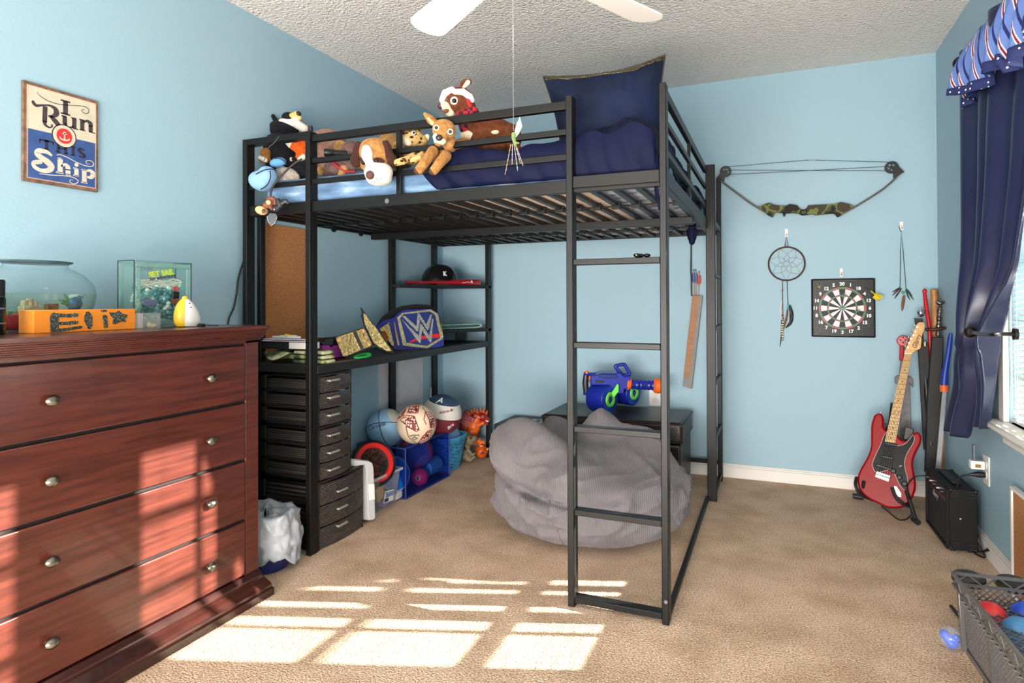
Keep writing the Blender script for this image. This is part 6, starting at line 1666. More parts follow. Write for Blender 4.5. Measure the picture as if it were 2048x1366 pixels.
MB().prism([w9(x, y, .05) for x, y in gp], (0, .032, 0)).build('riser', bow, cam_g, bevel=.006, seg=3)
MB().prism([w9(x, y, .056) for x, y in ((812, 428), (828, 436), (852, 424), (850, 460), (822, 466), (808, 452))], (0, .044, 0)).build('grip', bow, BLKP, bevel=.006, seg=3)
for q in ([(322, 258), (400, 318), (500, 392), (580, 440), (640, 474)], [(1405, 232), (1330, 300), (1240, 360), (1140, 420), (1040, 474)]):
    b = MB(); pts = [w9(x, y, .034) for x, y in spline(q, 4)]
    for a, e in zip(pts, pts[1:]): b.bar(a, e, .009, .026, (0, 1, 0))
    b.build('limb', bow, limb)
for x, y, pts in ((345, 196, [(290, 236), (326, 190), (350, 190), (336, 256)]), (1376, 170, [(1385, 170), (1412, 160), (1454, 200), (1440, 206), (1402, 236), (1388, 236)])):
    c = w9(x, y, .034); r = .034
    cw_ = MB().lathe([(r * .62, -.005), (r, -.005), (r * .94, 0), (r, .005), (r * .62, .005), (r * .62, -.005)], c, frame((0, -1, 0)), n=32).build('cam_wheel', bow, BLKP)
    b = MB()
    for k in range(5): a = k * 1.2566 + .3; b.bar(c, c + V((math.cos(a) * r * .8, 0, math.sin(a) * r * .8)), .007, .006, (0, 1, 0))
    b.cyl(c + V((0, -.008, 0)), c + V((0, .008, 0)), .007); b.build('wheel_spokes', cw_, BLKP)
    b = MB()
    for dy in (-.010, .007): b.prism([w9(a, e, .034) + V((0, dy, 0)) for a, e in pts], (0, .003, 0))
    b.build('limb_fork', bow, BLKP)
b = MB(); sr_ = .0014
b.tube([w9(x, y, .034) for x, y in ((345, 168), (655, 141), (870, 124), (1376, 138))], sr_, 6)
b.tube([w9(360, 215, .030), w9(860, 190, .030), w9(1376, 163, .030)], sr_, 6).tube([w9(365, 187, .036), w9(860, 190, .036), w9(1376, 191, .036)], sr_, 6)
b.build('bow_string', bow, pm('string_black', (26, 26, 28), .6))
b = MB(); b.tube([w9(862, 124, .034), w9(904, 124, .034)], .0026, 8).sph(w9(655, 141, .034), .004).sph(w9(870, 128, .034), .004); b.build('string_serving', bow, pm('string_pale', (170, 170, 160), .6))
MB().cyl(w9(830, 440, .018), w9(830, 440, 0), .008).build('wall_peg', bow, WHTP)

def hook(u, v, lbl):
    c = wp_(u, v, .003); t = thing('wall_hook', lbl, 'hook', c)
    MB().box(c, (.018, .005, .05)).build('backplate', t, WHTP, bevel=.004, seg=3)
    MB().tube([c + V((0, -.002, .004)), c + V((0, -.012, -.008)), c + V((0, -.017, -.016)), c + V((0, -.016, -.008))], .003, 8).build('hook_tip', t, WHTP)
    return c
hk = hook(1573, 466, 'small white adhesive hook holding the dream catcher')
dc = thing('dream_catcher', 'brown hoop dream catcher with hanging feathers on the back wall', 'dream catcher', wp_(1573, 527, .02))
leat = pm('brown_cord', (72, 44, 38), .8)
c0 = wp_(1573, 527.5, .016); rr = .0995
b = MB(); b.tube([c0 + V((rr * math.cos(a), 0, rr * math.sin(a))) for a in [2 * math.pi * i / 60 for i in range(60)]], .0045, 8, closed=True); b.build('hoop', dc, leat)
b = MB(); web = pm('web_thread', (150, 146, 130), .8)
R7 = [c0 + V((rr * math.cos(a), 0, rr * math.sin(a))) for a in [2 * math.pi * (i + .2) / 7 for i in range(7)]]
prev = R7
random.seed(3)
for k, f in enumerate((.62, .36, .16)):
    cur = [c0 + V((rr * f * math.cos(a) + .006 * (.5 - random.random()), 0, rr * f * math.sin(a) + .006 * (.5 - random.random()))) for a in [2 * math.pi * (i + .2 + .5 * (k + 1)) / 7 for i in range(7)]]
    for i in range(7): b.tube([prev[i], cur[i]], .0009, 5); b.tube([cur[i], prev[(i + 1) % 7]], .0009, 5)
    prev = cur
b.tube(prev, .0009, 5, closed=True); b.build('web', dc, web)
b = MB(); b.tube([c0 + V((-.003, 0, rr)), wp_(1570, 490, .016), wp_(1572, 472, .019), wp_(1576, 490, .016), c0 + V((.003, 0, rr))], .0022, 6)
for q in ([(1565, 560), (1565, 582), (1566, 640)], [(1574, 562), (1575, 590), (1576, 612)]): b.tube([wp_(u, v, .014) for u, v in q], .0018, 6)
b.build('hanging_cord', dc, leat)
def feather(par, pts, w, mat, d=.012):
    P = [wp_(u, v, d) for u, v in spline(pts, 6)]; n = len(P); L = []; R_ = []
    for i, q in enumerate(P):
        t_ = (P[min(i + 1, n - 1)] - P[max(0, i - 1)]).normalized(); s_ = V((t_.z, 0, -t_.x)); f = i / (n - 1)
        ww_ = w * (math.sin(math.pi * min(1, f * .92 + .06)) ** .6) * (1 - .25 * f)
        L.append(q + s_ * ww_ + V((0, .003 * math.sin(i), 0))); R_.append(q - s_ * ww_ - V((0, .002 * math.sin(i), 0)))
    m_ = MB().add(L + P + R_, [(i, i + 1, n + i + 1, n + i) for i in range(n - 1)] + [(n + i, n + i + 1, 2 * n + i + 1, 2 * n + i) for i in range(n - 1)])
    m_.tube(P, .0012, 5)
    return m_.build('feather', par, mat, solid=.0008)
fstripe = pm('striped_feather', (206, 196, 184), .9); nt, p = nodes(fstripe)
tc = nt.nodes.new('ShaderNodeTexCoord'); wv = nt.nodes.new('ShaderNodeTexWave'); wv.bands_direction = 'Z'; wv.inputs['Scale'].default_value = 22; wv.inputs['Distortion'].default_value = 2
nt.links.new(tc.outputs['Object'], wv.inputs[0]); nt.links.new(ramp(nt, wv.outputs['Fac'], [(.3, (76, 64, 56)), (.5, (214, 204, 192))]), p.inputs['Base Color'])
fdark = pm('dark_feather', (34, 30, 30), .5, var=.3, vs=60); fbr = pm('brown_feather', (112, 80, 60), .8, var=.3, vs=60); fwt = pm('white_feather', (214, 214, 214), .8)
feather(dc, [(1579, 610), (1583, 628), (1581, 645), (1571, 656)], .012, fdark, .016); feather(dc, [(1575, 618), (1573, 636), (1567, 655), (1562, 672)], .007, fbr, .014)
feather(dc, [(1566, 640), (1564, 660), (1566, 682)], .008, fstripe, .018); feather(dc, [(1563, 640), (1563, 668), (1560, 693)], .004, fdark, .012); feather(dc, [(1564, 600), (1561, 618), (1562, 636)], .006, fwt, .010)
b = MB()
for u, v, r in ((1565, 631, .006), (1566, 637, .005), (1565, 581, .005)): b.sph(wp_(u, v, .018), r)
b.build('red_bead', dc, pm('bead_red', (150, 40, 56), .4))
b = MB(); b.sph(wp_(1576, 611, .017), .007).sph(wp_(1575, 617, .017), .005); b.build('turquoise_bead', dc, pm('bead_turquoise', (60, 180, 190), .3))

hook(1683, 545, 'small white adhesive hook holding the dart board')
A, B_, C_ = wp_(1622, 557.5), wp_(1750, 556.5), wp_(1750, 675.5)
bxm, bxM = A.x, B_.x; bzM, bzm = (A.z + B_.z) / 2, C_.z
db = thing('dart_board', 'square black dart board with numbered rings on the back wall', 'dart board', ((bxm + bxM) / 2, -.012, bzm))
dbk = pm('dartboard_black', (11, 11, 13), .3, bump=.25, bs=160, spec=.25)
MB().bb(bxm, bxM, -.012, -.001, bzm, bzM).build('board', db, dbk, bevel=.008, seg=3)
b = MB(); rr = .008; zc, xc = (bzm + bzM) / 2, (bxm + bxM) / 2
b.tube([(bxm + .006, -.012, bzm + .006), (bxM - .006, -.012, bzm + .006), (bxM - .006, -.012, bzM - .006), (bxm + .006, -.012, bzM - .006)], .0055, 8, closed=True); b.build('raised_edge', db, BLKP)
ctr = wp_(1684.5, 616.5, .0135); ctr = V((ctr.x, -.0135, ctr.z)); RR = wp_(1733, 616, .013).x - ctr.x
cR, cG, cW, cK = pm('dart_red', (150, 52, 52), .4), pm('dart_green', (44, 104, 62), .4), pm('dart_white', (226, 214, 216), .4), pm('dart_black', (16, 16, 18), .4, spec=.25)
def ringseg(mm, r0, r1, a0, a1, y):
    n = 5; vs = []
    for i in range(n + 1):
        a = a0 + (a1 - a0) * i / n
        vs += [ctr + V((r0 * math.cos(a), y, r0 * math.sin(a))), ctr + V((r1 * math.cos(a), y, r1 * math.sin(a)))]
    face.m(mm).add(vs, [(2 * i, 2 * i + 2, 2 * i + 3, 2 * i + 1) for i in range(n)])
face = MB()
for k in range(20):
    a = math.pi / 2 - k * math.pi / 10; a0, a1 = a + math.pi / 20, a - math.pi / 20
    f = cK if k % 2 == 0 else cW; g_ = cG if k % 2 == 0 else cR
    ringseg(f, .1 * RR, .57 * RR, a0, a1, 0); ringseg(f, .64 * RR, .9 * RR, a0, a1, 0)
    ringseg(g_, .57 * RR, .64 * RR, a0, a1, 0); ringseg(g_, .9 * RR, RR, a0, a1, 0)
face.build('target_face', db)
MB().lathe([(.055 * RR, .0006), (.1 * RR, .0006)], ctr, frame((0, -1, 0)), n=24).build('green_bull', db, pm('bull_green', (44, 150, 90), .4))
MB().lathe([(.0001, .0008), (.055 * RR, .0008)], ctr, frame((0, -1, 0)), n=20).build('red_bull', db, cR)
b = MB()
for r in (.1, .57, .64, .9, 1.0): b.tube([ctr + V((RR * r * math.cos(a), -.0006, RR * r * math.sin(a))) for a in [2 * math.pi * i / 60 for i in range(60)]], .0005, 4, closed=True)
b.build('ring_wire', db, cG)
FW = axes((1, 0, 0), (0, 0, 1), (0, -1, 0), (0, 0, 0))
b = MB()
for k, n in enumerate((20, 1, 18, 4, 13, 6, 10, 15, 2, 17, 3, 19, 7, 16, 8, 11, 14, 9, 12, 5)):
    a = math.pi / 2 - k * math.pi / 10; rn = 1.14 * RR
    M = FW.copy(); M.translation = ctr + V((rn * math.cos(a), -.0005, rn * math.sin(a))); b.text(str(n), .026, M, .0003, .0011)
b.build('numbers', db, pm('dart_number', (232, 232, 235), .4))
MB().tube([wp_(1678, 556, .01), wp_(1682, 546, .014), wp_(1686, 546, .014), wp_(1689, 556, .01)], .002, 6).build('wire_hanger', db, STEEL)
def dart(tip, tail, col, lbl, flight_axis=True):
    t = thing('magnetic_dart', lbl, 'dart', tip); ax = (tail - tip); L = ax.length; ax.normalize(); R = frame(ax)
    MB().cyl(tip, tip + ax * .006, .005, .004).cyl(tip + ax * .006, tip + ax * L * .35, .0022).build('barrel', t, STEEL)
    MB().cyl(tip + ax * L * .35, tip + ax * L * .7, .0036, .0028).build('shaft', t, col)
    b = MB()
    for k in range(4):
        a = k * math.pi / 2 + .4; e = R @ V((math.cos(a), math.sin(a), 0))
        b.prism([tip + ax * L * .62, tip + ax * L * .75 + e * L * .2, tip + ax * L * .95 + e * L * .2, tip + ax * L], R @ V((-math.sin(a), math.cos(a), 0)) * .0007)
    b.build('flights', t, col)
yel = pm('dart_yellow', (232, 206, 40), .45); grd = pm('dart_green_flight', (52, 170, 108), .45)
p = wp_(1733, 574, .014); dart(p, at(1760, 598, y=-.095), yel, 'yellow dart stuck near the number eighteen')
p = wp_(1639.5, 574, .014); dart(p, p + V((-.012, -.075, .003)), yel, 'yellow dart seen end on near the number twelve')
dart(ctr + V((.001, -.001, .001)), ctr + V((-.008, -.07, .006)), grd, 'green dart stuck in the bullseye')
p = wp_(1710, 622, .014); dart(p, p + V((.01, -.07, .004)), grd, 'green dart stuck right of the bullseye')
p = wp_(1685.5, 593, .014); dart(p, p + V((.002, -.07, .008)), grd, 'green dart stuck above the bullseye')
# feathered necklace on hook
hook(1803, 452, 'small white adhesive hook holding the feathered necklace')
nk = thing('feather_necklace', 'black cord necklace with dark and brown feathers near the corner', 'necklace', wp_(1805, 590, .012))
b = MB(); b.tube([wp_(1800, 576, .012), wp_(1801, 500, .012), wp_(1802, 464, .018), wp_(1806, 500, .012), wp_(1812, 578, .012)], .0016, 6).tube([wp_(1802, 464, .018), wp_(1798, 452, .014)], .0016, 6); b.build('cord', nk, pm('string_black', (26, 26, 28), .6))
fred = pm('wine_feather', (84, 30, 44), .6, var=.3, vs=60); fgn = pm('green_feather', (26, 60, 48), .6, var=.3, vs=60); fcop = pm('copper_feather', (120, 76, 50), .6, var=.3, vs=60)
for q, w, mm in (([(1800, 575), (1792, 580), (1785, 584)], .004, fdark), ([(1801, 576), (1793, 583), (1785, 591)], .004, fred), ([(1803, 577), (1796, 587), (1789, 597)], .004, fdark), ([(1812, 580), (1819, 588), (1827, 600)], .004, fgn), ([(1811, 579), (1815, 590), (1820, 600)], .004, fdark), ([(1808, 590), (1806, 605), (1804, 622)], .009, fcop), ([(1812, 578), (1817, 582), (1824, 592)], .003, fgn)): feather(nk, q, w, mm, .014)
b = MB(); b.sph(wp_(1806, 585, .018), .008); b.build('green_bead', nk, pm('bead_green', (60, 160, 120), .3))

# quiver of arrows
q0 = thing('arrow_quiver', 'cardboard and tape arrow quiver leaning on the back wall', 'quiver', wp_(1385, 690, .03))
cb = pm('cardboard_tape', (158, 110, 74), .6, var=.12, vs=6, stretch=(1, 1, 6)); tape = pm('silver_tape', (112, 110, 108), .5, 0, var=.12, vs=40)
QT = [(1385, 590), (1405, 591.5), (1383, 778), (1365, 772)]
F = [wp_(u, v, .034) for u, v in QT]
def lerp4(a, b_): 
    return [F[0].lerp(F[1], a[0]).lerp(F[3].lerp(F[2], a[0]), a[1]) for a in b_]
MB().prism(F, (0, .032, 0)).build('tube_body', q0, cb, bevel=.003)
MB().prism([F[0].lerp(F[1], .66).lerp(F[3].lerp(F[2], .66), .0), F[1], F[2], F[3].lerp(F[2], .66)], (0, -.0008, 0)).build('silver_tape', q0, tape)
MB().prism([F[0].lerp(F[3], .9), F[1].lerp(F[2], .9), F[2], F[3]], (0, -.0012, 0)).build('taped_end', q0, tape)
b = MB(); b.tube([wp_(1383, 592, .02), wp_(1382, 540, .02), at(1382, 486, y=-.02)], .004, 6).tube([wp_(1384, 590, .012), wp_(1380.5, 540, .012), at(1382, 486, y=-.02)], .0018, 6); b.build('shoulder_strap', q0, pm('string_black', (26, 26, 28), .6))
for u0, v0, u1, cl, nm, lb in ((1387, 538, 1390, (44, 92, 160), 'arrow', 'blue fletched arrow at the left in the quiver'), (1391, 538, 1393, (52, 100, 168), 'arrow', 'blue fletched arrow in the middle of the quiver'), (1398, 542, 1396, (190, 60, 62), 'arrow', 'red fletched arrow in the quiver')):
    tp = wp_(u0, v0, .018); bt = wp_(u1, 640, .018); a = thing('arrow', lb, 'arrow', tp, 'arrows in the quiver')
    MB().tube([tp, bt], .0024, 8).build('shaft', a, pm('arrow_wood', (186, 150, 110), .6))
    d = (bt - tp).normalized(); b = MB()
    for an in (0.3, 2.4, 4.5):
        e = frame(d) @ V((math.cos(an), math.sin(an), 0)); b.prism([tp + d * .02, tp + d * .03 + e * .011, tp + d * .075 + e * .013, tp + d * .095], frame(d) @ V((-math.sin(an), math.cos(an), 0)) * .001)
    b.build('fletching', a, pm('fletch_%d' % cl[0], cl, .6)); MB().cyl(tp, tp + d * .012, .0032).build('nock', a, pm('fletch_%d' % cl[0], cl, .6))
# ================================================================ corner: guitar, swords, amplifier
gn = V((-.16, -.945, .285)).normalized(); gp0 = V((2.82, -.42, .10))
def G(u, v, k=0): return on(u, v, gp0 + gn * k, gn)
ZG = lambda x, y: (1680 + x / 2.2038, 540 + y / 2.2032)      # zoom of body
ZH = lambda x, y: (1700 + x / 4.555, 600 + y / 4.5533)      # zoom of neck
def G1(x, y, k=0): return G(*ZG(x, y), k)
def G2(x, y, k=0): return G(*ZH(x, y), k)
gt = thing('electric_guitar', 'red electric guitar with black pickguard and maple neck on stand', 'guitar', G(1780, 1012))
gred = pm('guitar_red', (140, 4, 12), .25, coat=.08, spec=.25)
body = [(150, 640), (170, 630), (188, 640), (194, 668), (192, 690), (205, 706), (225, 716), (250, 722), (262, 740), (280, 752), (298, 748), (318, 725), (335, 712), (352, 720), (360, 740), (354, 770), (338, 800), (326, 830), (322, 860), (328, 895), (334, 930), (334, 965), (322, 1000), (302, 1028), (276, 1046), (240, 1050), (205, 1046), (170, 1030), (130, 1010), (98, 985), (80, 955), (76, 925), (80, 900), (92, 872), (112, 838), (128, 805), (136, 770), (136, 725), (138, 680)]
MB().prism([G1(x, y) for x, y in spline([p for p in body] + [body[0]], 3)[:-1]], gn * -.042).build('body', gt, gred, bevel=.010, seg=4, sharp=30)
pgd = [(205, 714), (192, 735), (180, 770), (165, 800), (152, 830), (143, 855), (150, 880), (165, 892), (222, 880), (245, 905), (262, 945), (288, 972), (298, 955), (296, 915), (284, 870), (284, 840), (296, 805), (318, 770), (328, 745), (322, 728), (308, 745), (290, 765), (262, 775), (240, 772), (215, 745)]
MB().prism([G1(x, y, .0005) for x, y in spline(pgd + [pgd[0]], 2)[:-1]], gn * .0022).build('pickguard', gt, pm('pickguard_black', (12, 12, 13), .3, spec=.2))
MB().tube([G1(x, y, .0008) for x, y in spline(pgd + [pgd[0]], 2)[:-1]], .0016, 5, closed=True).build('pickguard_edge', gt, pm('ivory', (232, 226, 214), .4))
maple = wood('maple', (222, 178, 118), (206, 158, 98), .35, (3, 3, 3), coat=.3, vs=20)
fbw = wood('maple_fretboard', (226, 186, 130), (212, 168, 110), .4, (3, 3, 3), vs=20)
nk_ = [(498, 490), (560, 490), (412, 1302), (318, 1290)]
nq = [G2(x, y, .004) for x, y in nk_]
MB().prism([p - gn * .0 for p in nq], gn * -.022).build('neck', gt, maple, bevel=.006, seg=3)
fb_ = MB().prism([G2(x, y, .0045) for x, y in nk_], gn * .004).build('fretboard', gt, fbw)
b = MB(); d = MB()
def nkp(t, s, k): return G2(498 + (318 - 498) * t + (62 + 32 * t) * s, 490 + 800 * t + 12 * t * s, k)
fr = [1 - 2 ** (-i / 12) for i in range(1, 22)]; mx_ = fr[-1] + .025
for i, f in enumerate(fr):
    t_ = f / mx_; b.tube([nkp(t_, .02, .0088), nkp(t_, .98, .0088)], .0009, 5)
for n in (3, 5, 7, 9, 15, 17, 19, 21):
    t_ = ((fr[n - 2] if n > 1 else 0) + fr[n - 1]) / 2 / mx_; d.sph(nkp(t_, .5, .0085), (.0028, .0028, .0008), frame(gn), 10, 6)
t_ = (fr[10] + fr[11]) / 2 / mx_
for s in (.27, .73): d.sph(nkp(t_, s, .0085), (.0028, .0028, .0008), frame(gn), 10, 6)
b.build('frets', fb_, pm('fret_wire', (90, 78, 66), .4, .8)); d.build('dot_inlays', fb_, EYE)
hd = [(498, 490), (495, 470), (510, 440), (540, 370), (580, 280), (605, 225), (630, 202), (665, 203), (682, 225), (676, 270), (655, 330), (648, 400), (640, 440), (600, 460), (572, 485), (560, 497)]
hs = MB().prism([G2(x, y, .002) for x, y in spline(hd + [hd[0]], 3)[:-1]], gn * -.015).build('headstock', gt, maple, bevel=.002)
for x, y in ((520, 432), (550, 352) , (571, 320), (590, 285), (606, 245), (533, 392)):
    b = MB(); c = G2(x + 8, y, .002); b.cyl(c, c + gn * .012, .0035, n=12).cyl(c, c + gn * .004, .0055, n=14)
    o_ = G2(x - 14, y - 12, -.008); b.tube([G2(x, y, -.008), o_], .0022, 6).sph(o_, (.006, .004, .006)); b.build('tuning_peg', hs, CHROME)
hx = (G2(630, 330) - G2(600, 410)).normalized(); hy = gn.cross(hx)
MB().text('Glarry', .030, axes(hx, hy, gn, G2(607, 378, .0026)), .0003, .0004, .3).build('script', hs, pm('script_brown', (70, 46, 30), .5))
b = MB().prism([G2(x, y, .004) for x, y in ((496, 486), (562, 487), (561, 494), (497, 494))], gn * .006).build('nut', gt, pm('ivory', (232, 226, 214), .4))
b = MB()
for i in range(6):
    s = .1 + .16 * i; br0 = (158 + 12 * i, 905 + 4.4 * i)
    b.tube([nkp(0, s, .0105), nkp(1, s, .012), G1(168 + 11 * i, 905 + 3 * i, .012)], .00075, 4)
b.build('strings', gt, STEEL)
for q in ([(195, 757), (252, 768), (250, 780), (192, 768)], [(182, 815), (240, 827), (238, 838), (178, 826)], [(160, 852), (232, 876), (228, 888), (156, 864)]):
    MB().prism([G1(x, y, .0025) for x, y in q], gn * .006).build('pickup', gt, pm('pickup_black', (14, 14, 15), .4), bevel=.003)
MB().prism([G1(x, y, .001) for x, y in ((162, 886), (224, 906), (216, 936), (152, 912))], gn * .007).build('bridge', gt, CHROME, bevel=.002)
b = MB()
for i in range(6): b.box(G1(166 + 10 * i, 900 + 3.4 * i, .009), (.006, .012, .004))
b.build('saddles', gt, STEEL)
for x, y in ((235, 886), (262, 914), (284, 942)): MB().lathe([(.013, 0), (.012, .01), (.009, .013), (.0005, .0135)], G1(x, y, .002), frame(gn), n=24).build('knob', gt, BLKP)
MB().prism([G1(x, y, .001) for x, y in ((236, 950), (250, 952), (272, 985), (272, 1003), (255, 1000), (238, 975))], gn * .003).build('jack_plate', gt, CHROME, bevel=.003)
MB().tube([G1(262, 866, .002), G1(270, 862, .018)], .0025, 8).build('pickup_switch', gt, pm('ivory', (232, 226, 214), .4))
MB().cyl(G1(176, 632), G1(182, 626, .0), .005).build('strap_button', gt, CHROME)
# stand
gs = thing('guitar_stand', 'black folding guitar stand holding the red guitar', 'stand', (2.8, -.4, 0))
rub = pm('stand_black', (24, 24, 25), .5)
b = MB()
bk = -.062
b.tube([G(1726, 960, -.01) + V((0, -.03, 0)), G(1724, 985, -.02), V((2.80, -.30, .12))], .009, 8)
b.tube([V((2.80, -.30, .12)), G(1812, 1000, -.02)], .009, 8)
b.build('cradle', gs, rub)
for q in ([G(1713, 955, .0), G(1711, 968, .03), G(1716, 982, .03), G(1727, 992, -.0), G(1745, 1000, -.05)], [G(1784, 975, .03), G(1792, 995, .035), G(1806, 1008, .03), G(1818, 1012, .0), G(1812, 1010, -.06)]): MB().tube(spline([tuple(p) for p in q], 4), .0085, 8).build('padded_arm', gs, rub)
fa, fc = at(1714, 993, z=.014), at(1832, 1042, z=.014)
apex = V((2.845, -.235, .40))
for f in (fa, fc, V((2.93, -.10, .014))):
    lg = MB().tube([apex, apex.lerp(f, .6) + V((0, 0, -.02)), f], .010, 8).build('leg', gs, rub)
    d = (f - apex); d.z = 0; d.normalize(); MB().tube([f - d * .03, f + d * .02], [.013, .014], 10).build('rubber_foot', lg, rub)
MB().tube([apex, apex + V((.02, .03, .14))], .012, 10).box(apex, (.05, .04, .06)).build('post', gs, rub)
MB().prism([G(1810, 852, -.06), G(1828, 858, -.06), G(1826, 880, -.07), G(1806, 880, -.07)], gn * -.02).build('back_rest', gs, rub, bevel=.004)

def stick(nm, lbl, cat, pts, rad, mat, d=None):
    P = [at(u, v, y=-yy) for u, v, yy in pts]; t = thing(nm, lbl, cat, P[-1]); 
    MB().tube(P, rad, 12).build(d or 'shaft', t, mat); return t, P
def slabp(par, nm, pts, y, th, mat, bev=.002): return MB().prism([at(u, v, y=-y) for u, v in pts], (0, th, 0)).build(nm, par, mat, bevel=bev)
# red handled toy sword, against the wall
t = thing('toy_sword', 'grey toy sword with red handle behind the guitar neck', 'sword', wp_(1815, 860, .03))
gsv = pm('sword_grey', (120, 116, 120), .5, var=.2, vs=30); hred = pm('handle_red', (176, 22, 44), .4)
slabp(t, 'blade', [(1801, 720), (1807, 720), (1820, 765), (1822, 850), (1812, 905), (1800, 905), (1802, 780), (1797, 765)], .04, .012, gsv)
slabp(t, 'crossguard', [(1790, 756), (1795, 752), (1822, 754), (1826, 760), (1826, 775), (1820, 766), (1797, 766), (1791, 768)], .046, .024, gsv)
slabp(t, 'handle', [(1800, 684), (1809, 680), (1808, 722), (1799, 722)], .044, .018, hred, .005)
MB().cyl(wp_(1806, 682, .05), wp_(1806, 682, .024), .030, n=28).build('pommel', t, hred, bevel=.004)
b = MB()
for i in range(4): b.sph(wp_(1806 + 5 * math.cos(i * 1.57), 680 + 5 * math.sin(i * 1.57), .051), .004)
b.build('pommel_studs', t, pm('stud_dark', (84, 20, 30), .4))
# chrome ball cane
t, P = stick('black_cane', 'black cane with a chrome ball grip behind the guitar headstock', 'cane', [(1846, 700, .10), (1862, 890, .16)], .013, BLKP)
MB().prism([at(u, v, y=-.13) for u, v in ((1836, 690), (1857, 690), (1868, 900), (1848, 900))], (0, .02, 0)).build('flat_case', t, pm('case_black', (30, 30, 32), .6), bevel=.003)
MB().prism([at(u, v, y=-.12) for u, v in ((1829, 636), (1846, 638), (1848, 700), (1838, 700))], (0, .014, 0)).build('upper_sleeve', t, BLKP, bevel=.003)
MB().sph(at(1842, 626, y=-.12), .0215).build('chrome_ball', t, CHROME)
MB().cyl(at(1850, 684, y=-.13), at(1850, 692, y=-.13), .010).build('gold_band', t, GOLD)
# red curved toy bow limb
P = [(1849, 584, .06), (1852, 610, .07), (1858, 650, .09), (1861, 700, .10), (1860, 760, .12)]
t, P = stick('red_toy_bow', 'slender red curved toy bow in the corner between cane and stick', 'toy', P, [.008, .011, .010, .010, .008], pm('red_plastic', (190, 18, 26), .3), 'limb')
MB().sph(P[0] + V((0, -.004, .004)), (.011, .010, .014)).build('tip', t, pm('red_plastic', (190, 18, 26), .3))
# wooden stick
wd_ = wood('stick_wood', (186, 132, 76), (150, 96, 50), .5, (2, 2, .6), vs=24)
t, P = stick('wooden_stick', 'knobbly wooden walking stick standing in the corner', 'stick', [(1868, 580, .06), (1870, 620, .06), (1872, 700, .07), (1880, 800, .08), (1886, 880, .09), (1884, 945, .095)], [.019, .020, .015, .014, .013, .012], wd_)
MB().sph(P[0], (.019, .019, .006)).build('cut_end', t, wd_)
# ornate sword in black scabbard
an = pm('antique_metal', (120, 112, 104), .35, 1, var=.5, vs=70, bump=.6, bs=120); cop = pm('copper_brown', (74, 48, 42), .4, .6)
t = thing('ornate_sword', 'ornate long sword with silver hilt in a black scabbard', 'sword', at(1865, 945, y=-.17))
MB().prism([at(u, v, y=-.17) for u, v in ((1864, 675), (1887, 674), (1884, 780), (1874, 946), (1850, 946), (1855, 800))], (0, .028, 0)).build('scabbard', t, pm('scabbard_black', (22, 22, 24), .5, var=.2, vs=20), bevel=.004)
b = MB(); hp = [at(u, v, y=-.16) for u, v in spline([(1876, 672), (1877, 655), (1878, 640), (1879, 625), (1880, 612)], 5)]
b.tube(hp, [.011 + .003 * math.sin(i * 1.3) for i in range(len(hp))], 12); b.build('grip', t, an)
MB().sph(at(1880, 606, y=-.16), (.018, .012, .012)).sph(at(1875, 604, y=-.16), .009).sph(at(1886, 605, y=-.16), .009).build('pommel', t, an)
b = MB(); cg = [at(u, v, y=-.165) for u, v in ((1854, 659), (1866, 660), (1877, 658), (1890, 656), (1900, 655))]; b.tube(cg, [.006, .008, .012, .008, .006], 10).sph(cg[0], .010).sph(cg[-1], .010); b.build('crossguard', t, cop)
# blue toy sword
t = thing('blue_toy_sword', 'grey bladed toy sword with blue handle by the right wall', 'sword', at(1880, 945, y=-.30))
blh = pm('handle_blue', (18, 52, 150), .4)
yb = .30
MB().prism([at(u, v, y=-yb) for u, v in ((1885, 783), (1894, 783), (1882, 946), (1871, 946))], (0, .012, 0)).build('blade', t, pm('foam_grey', (150, 152, 158), .6), bevel=.003)
b = MB(); b.tube([at(u, v, y=-yb + .006) for u, v in ((1902, 666), (1900, 680), (1896, 710), (1890, 745), (1888, 770))], [.009, .012, .012, .015, .018], 14); b.build('handle', t, blh)
b = MB(); b.tube([at(1888, 770, y=-yb + .006), at(1888.5, 783, y=-yb + .006)], [.019, .018], 14); b.build('orange_collar', t, pm('toy_orange', (240, 104, 30), .4))

# ---------------------------------------------------------------- amplifier
tolex = pm('black_tolex', (19, 19, 21), .6, bump=.7, spec=.3, bs=420)
am = thing('guitar_amplifier', 'small black practice guitar amplifier on carpet by right wall', 'amplifier', (3.0, -.67, 0))
B0, B1, B2 = at(1851, 1047, z=.0), at(1893, 1103, z=.0), at(1947, 1107, z=.0)
ex = (B1 - B0); W_ = ex.length; ex.normalize(); ey = (B2 - B1); ey -= ex * ey.dot(ex); ey.normalize(); D_ = .115
if True:
    H_ = .262
    Mx = axes(ex, ey, (0, 0, 1), B0 + V((0, 0, .012)))      # local x along the front, y depth, z up
def L_(x, y, z): return Mx @ V((x, y, z))
def lb(b, x0, x1, y0, y1, z0, z1):
    b.M = Mx; b.bb(x0, x1, y0, y1, z0, z1); b.M = None; return b
lb(MB(), 0, W_, .012, D_, 0, H_).build('cabinet', am, tolex, bevel=.006, seg=3)
b = MB()
for q in ((0, W_, 0, .014, 0, .012), (0, W_, 0, .014, H_ - .012, H_), (0, .012, 0, .014, 0, H_), (W_ - .012, W_, 0, .014, 0, H_)): lb(b, *q)
b.build('front_frame', am, tolex, bevel=.003)
lb(MB(), .012, W_ - .012, .008, .0125, .012, H_ - .062).build('speaker_grille', am, pm('grille_cloth', (20, 20, 21), .8, bump=.6, bs=700))
lb(MB(), .012, W_ - .012, .006, .0125, H_ - .06, H_ - .012).build('control_panel', am, pm('panel_black', (26, 26, 28), .35))
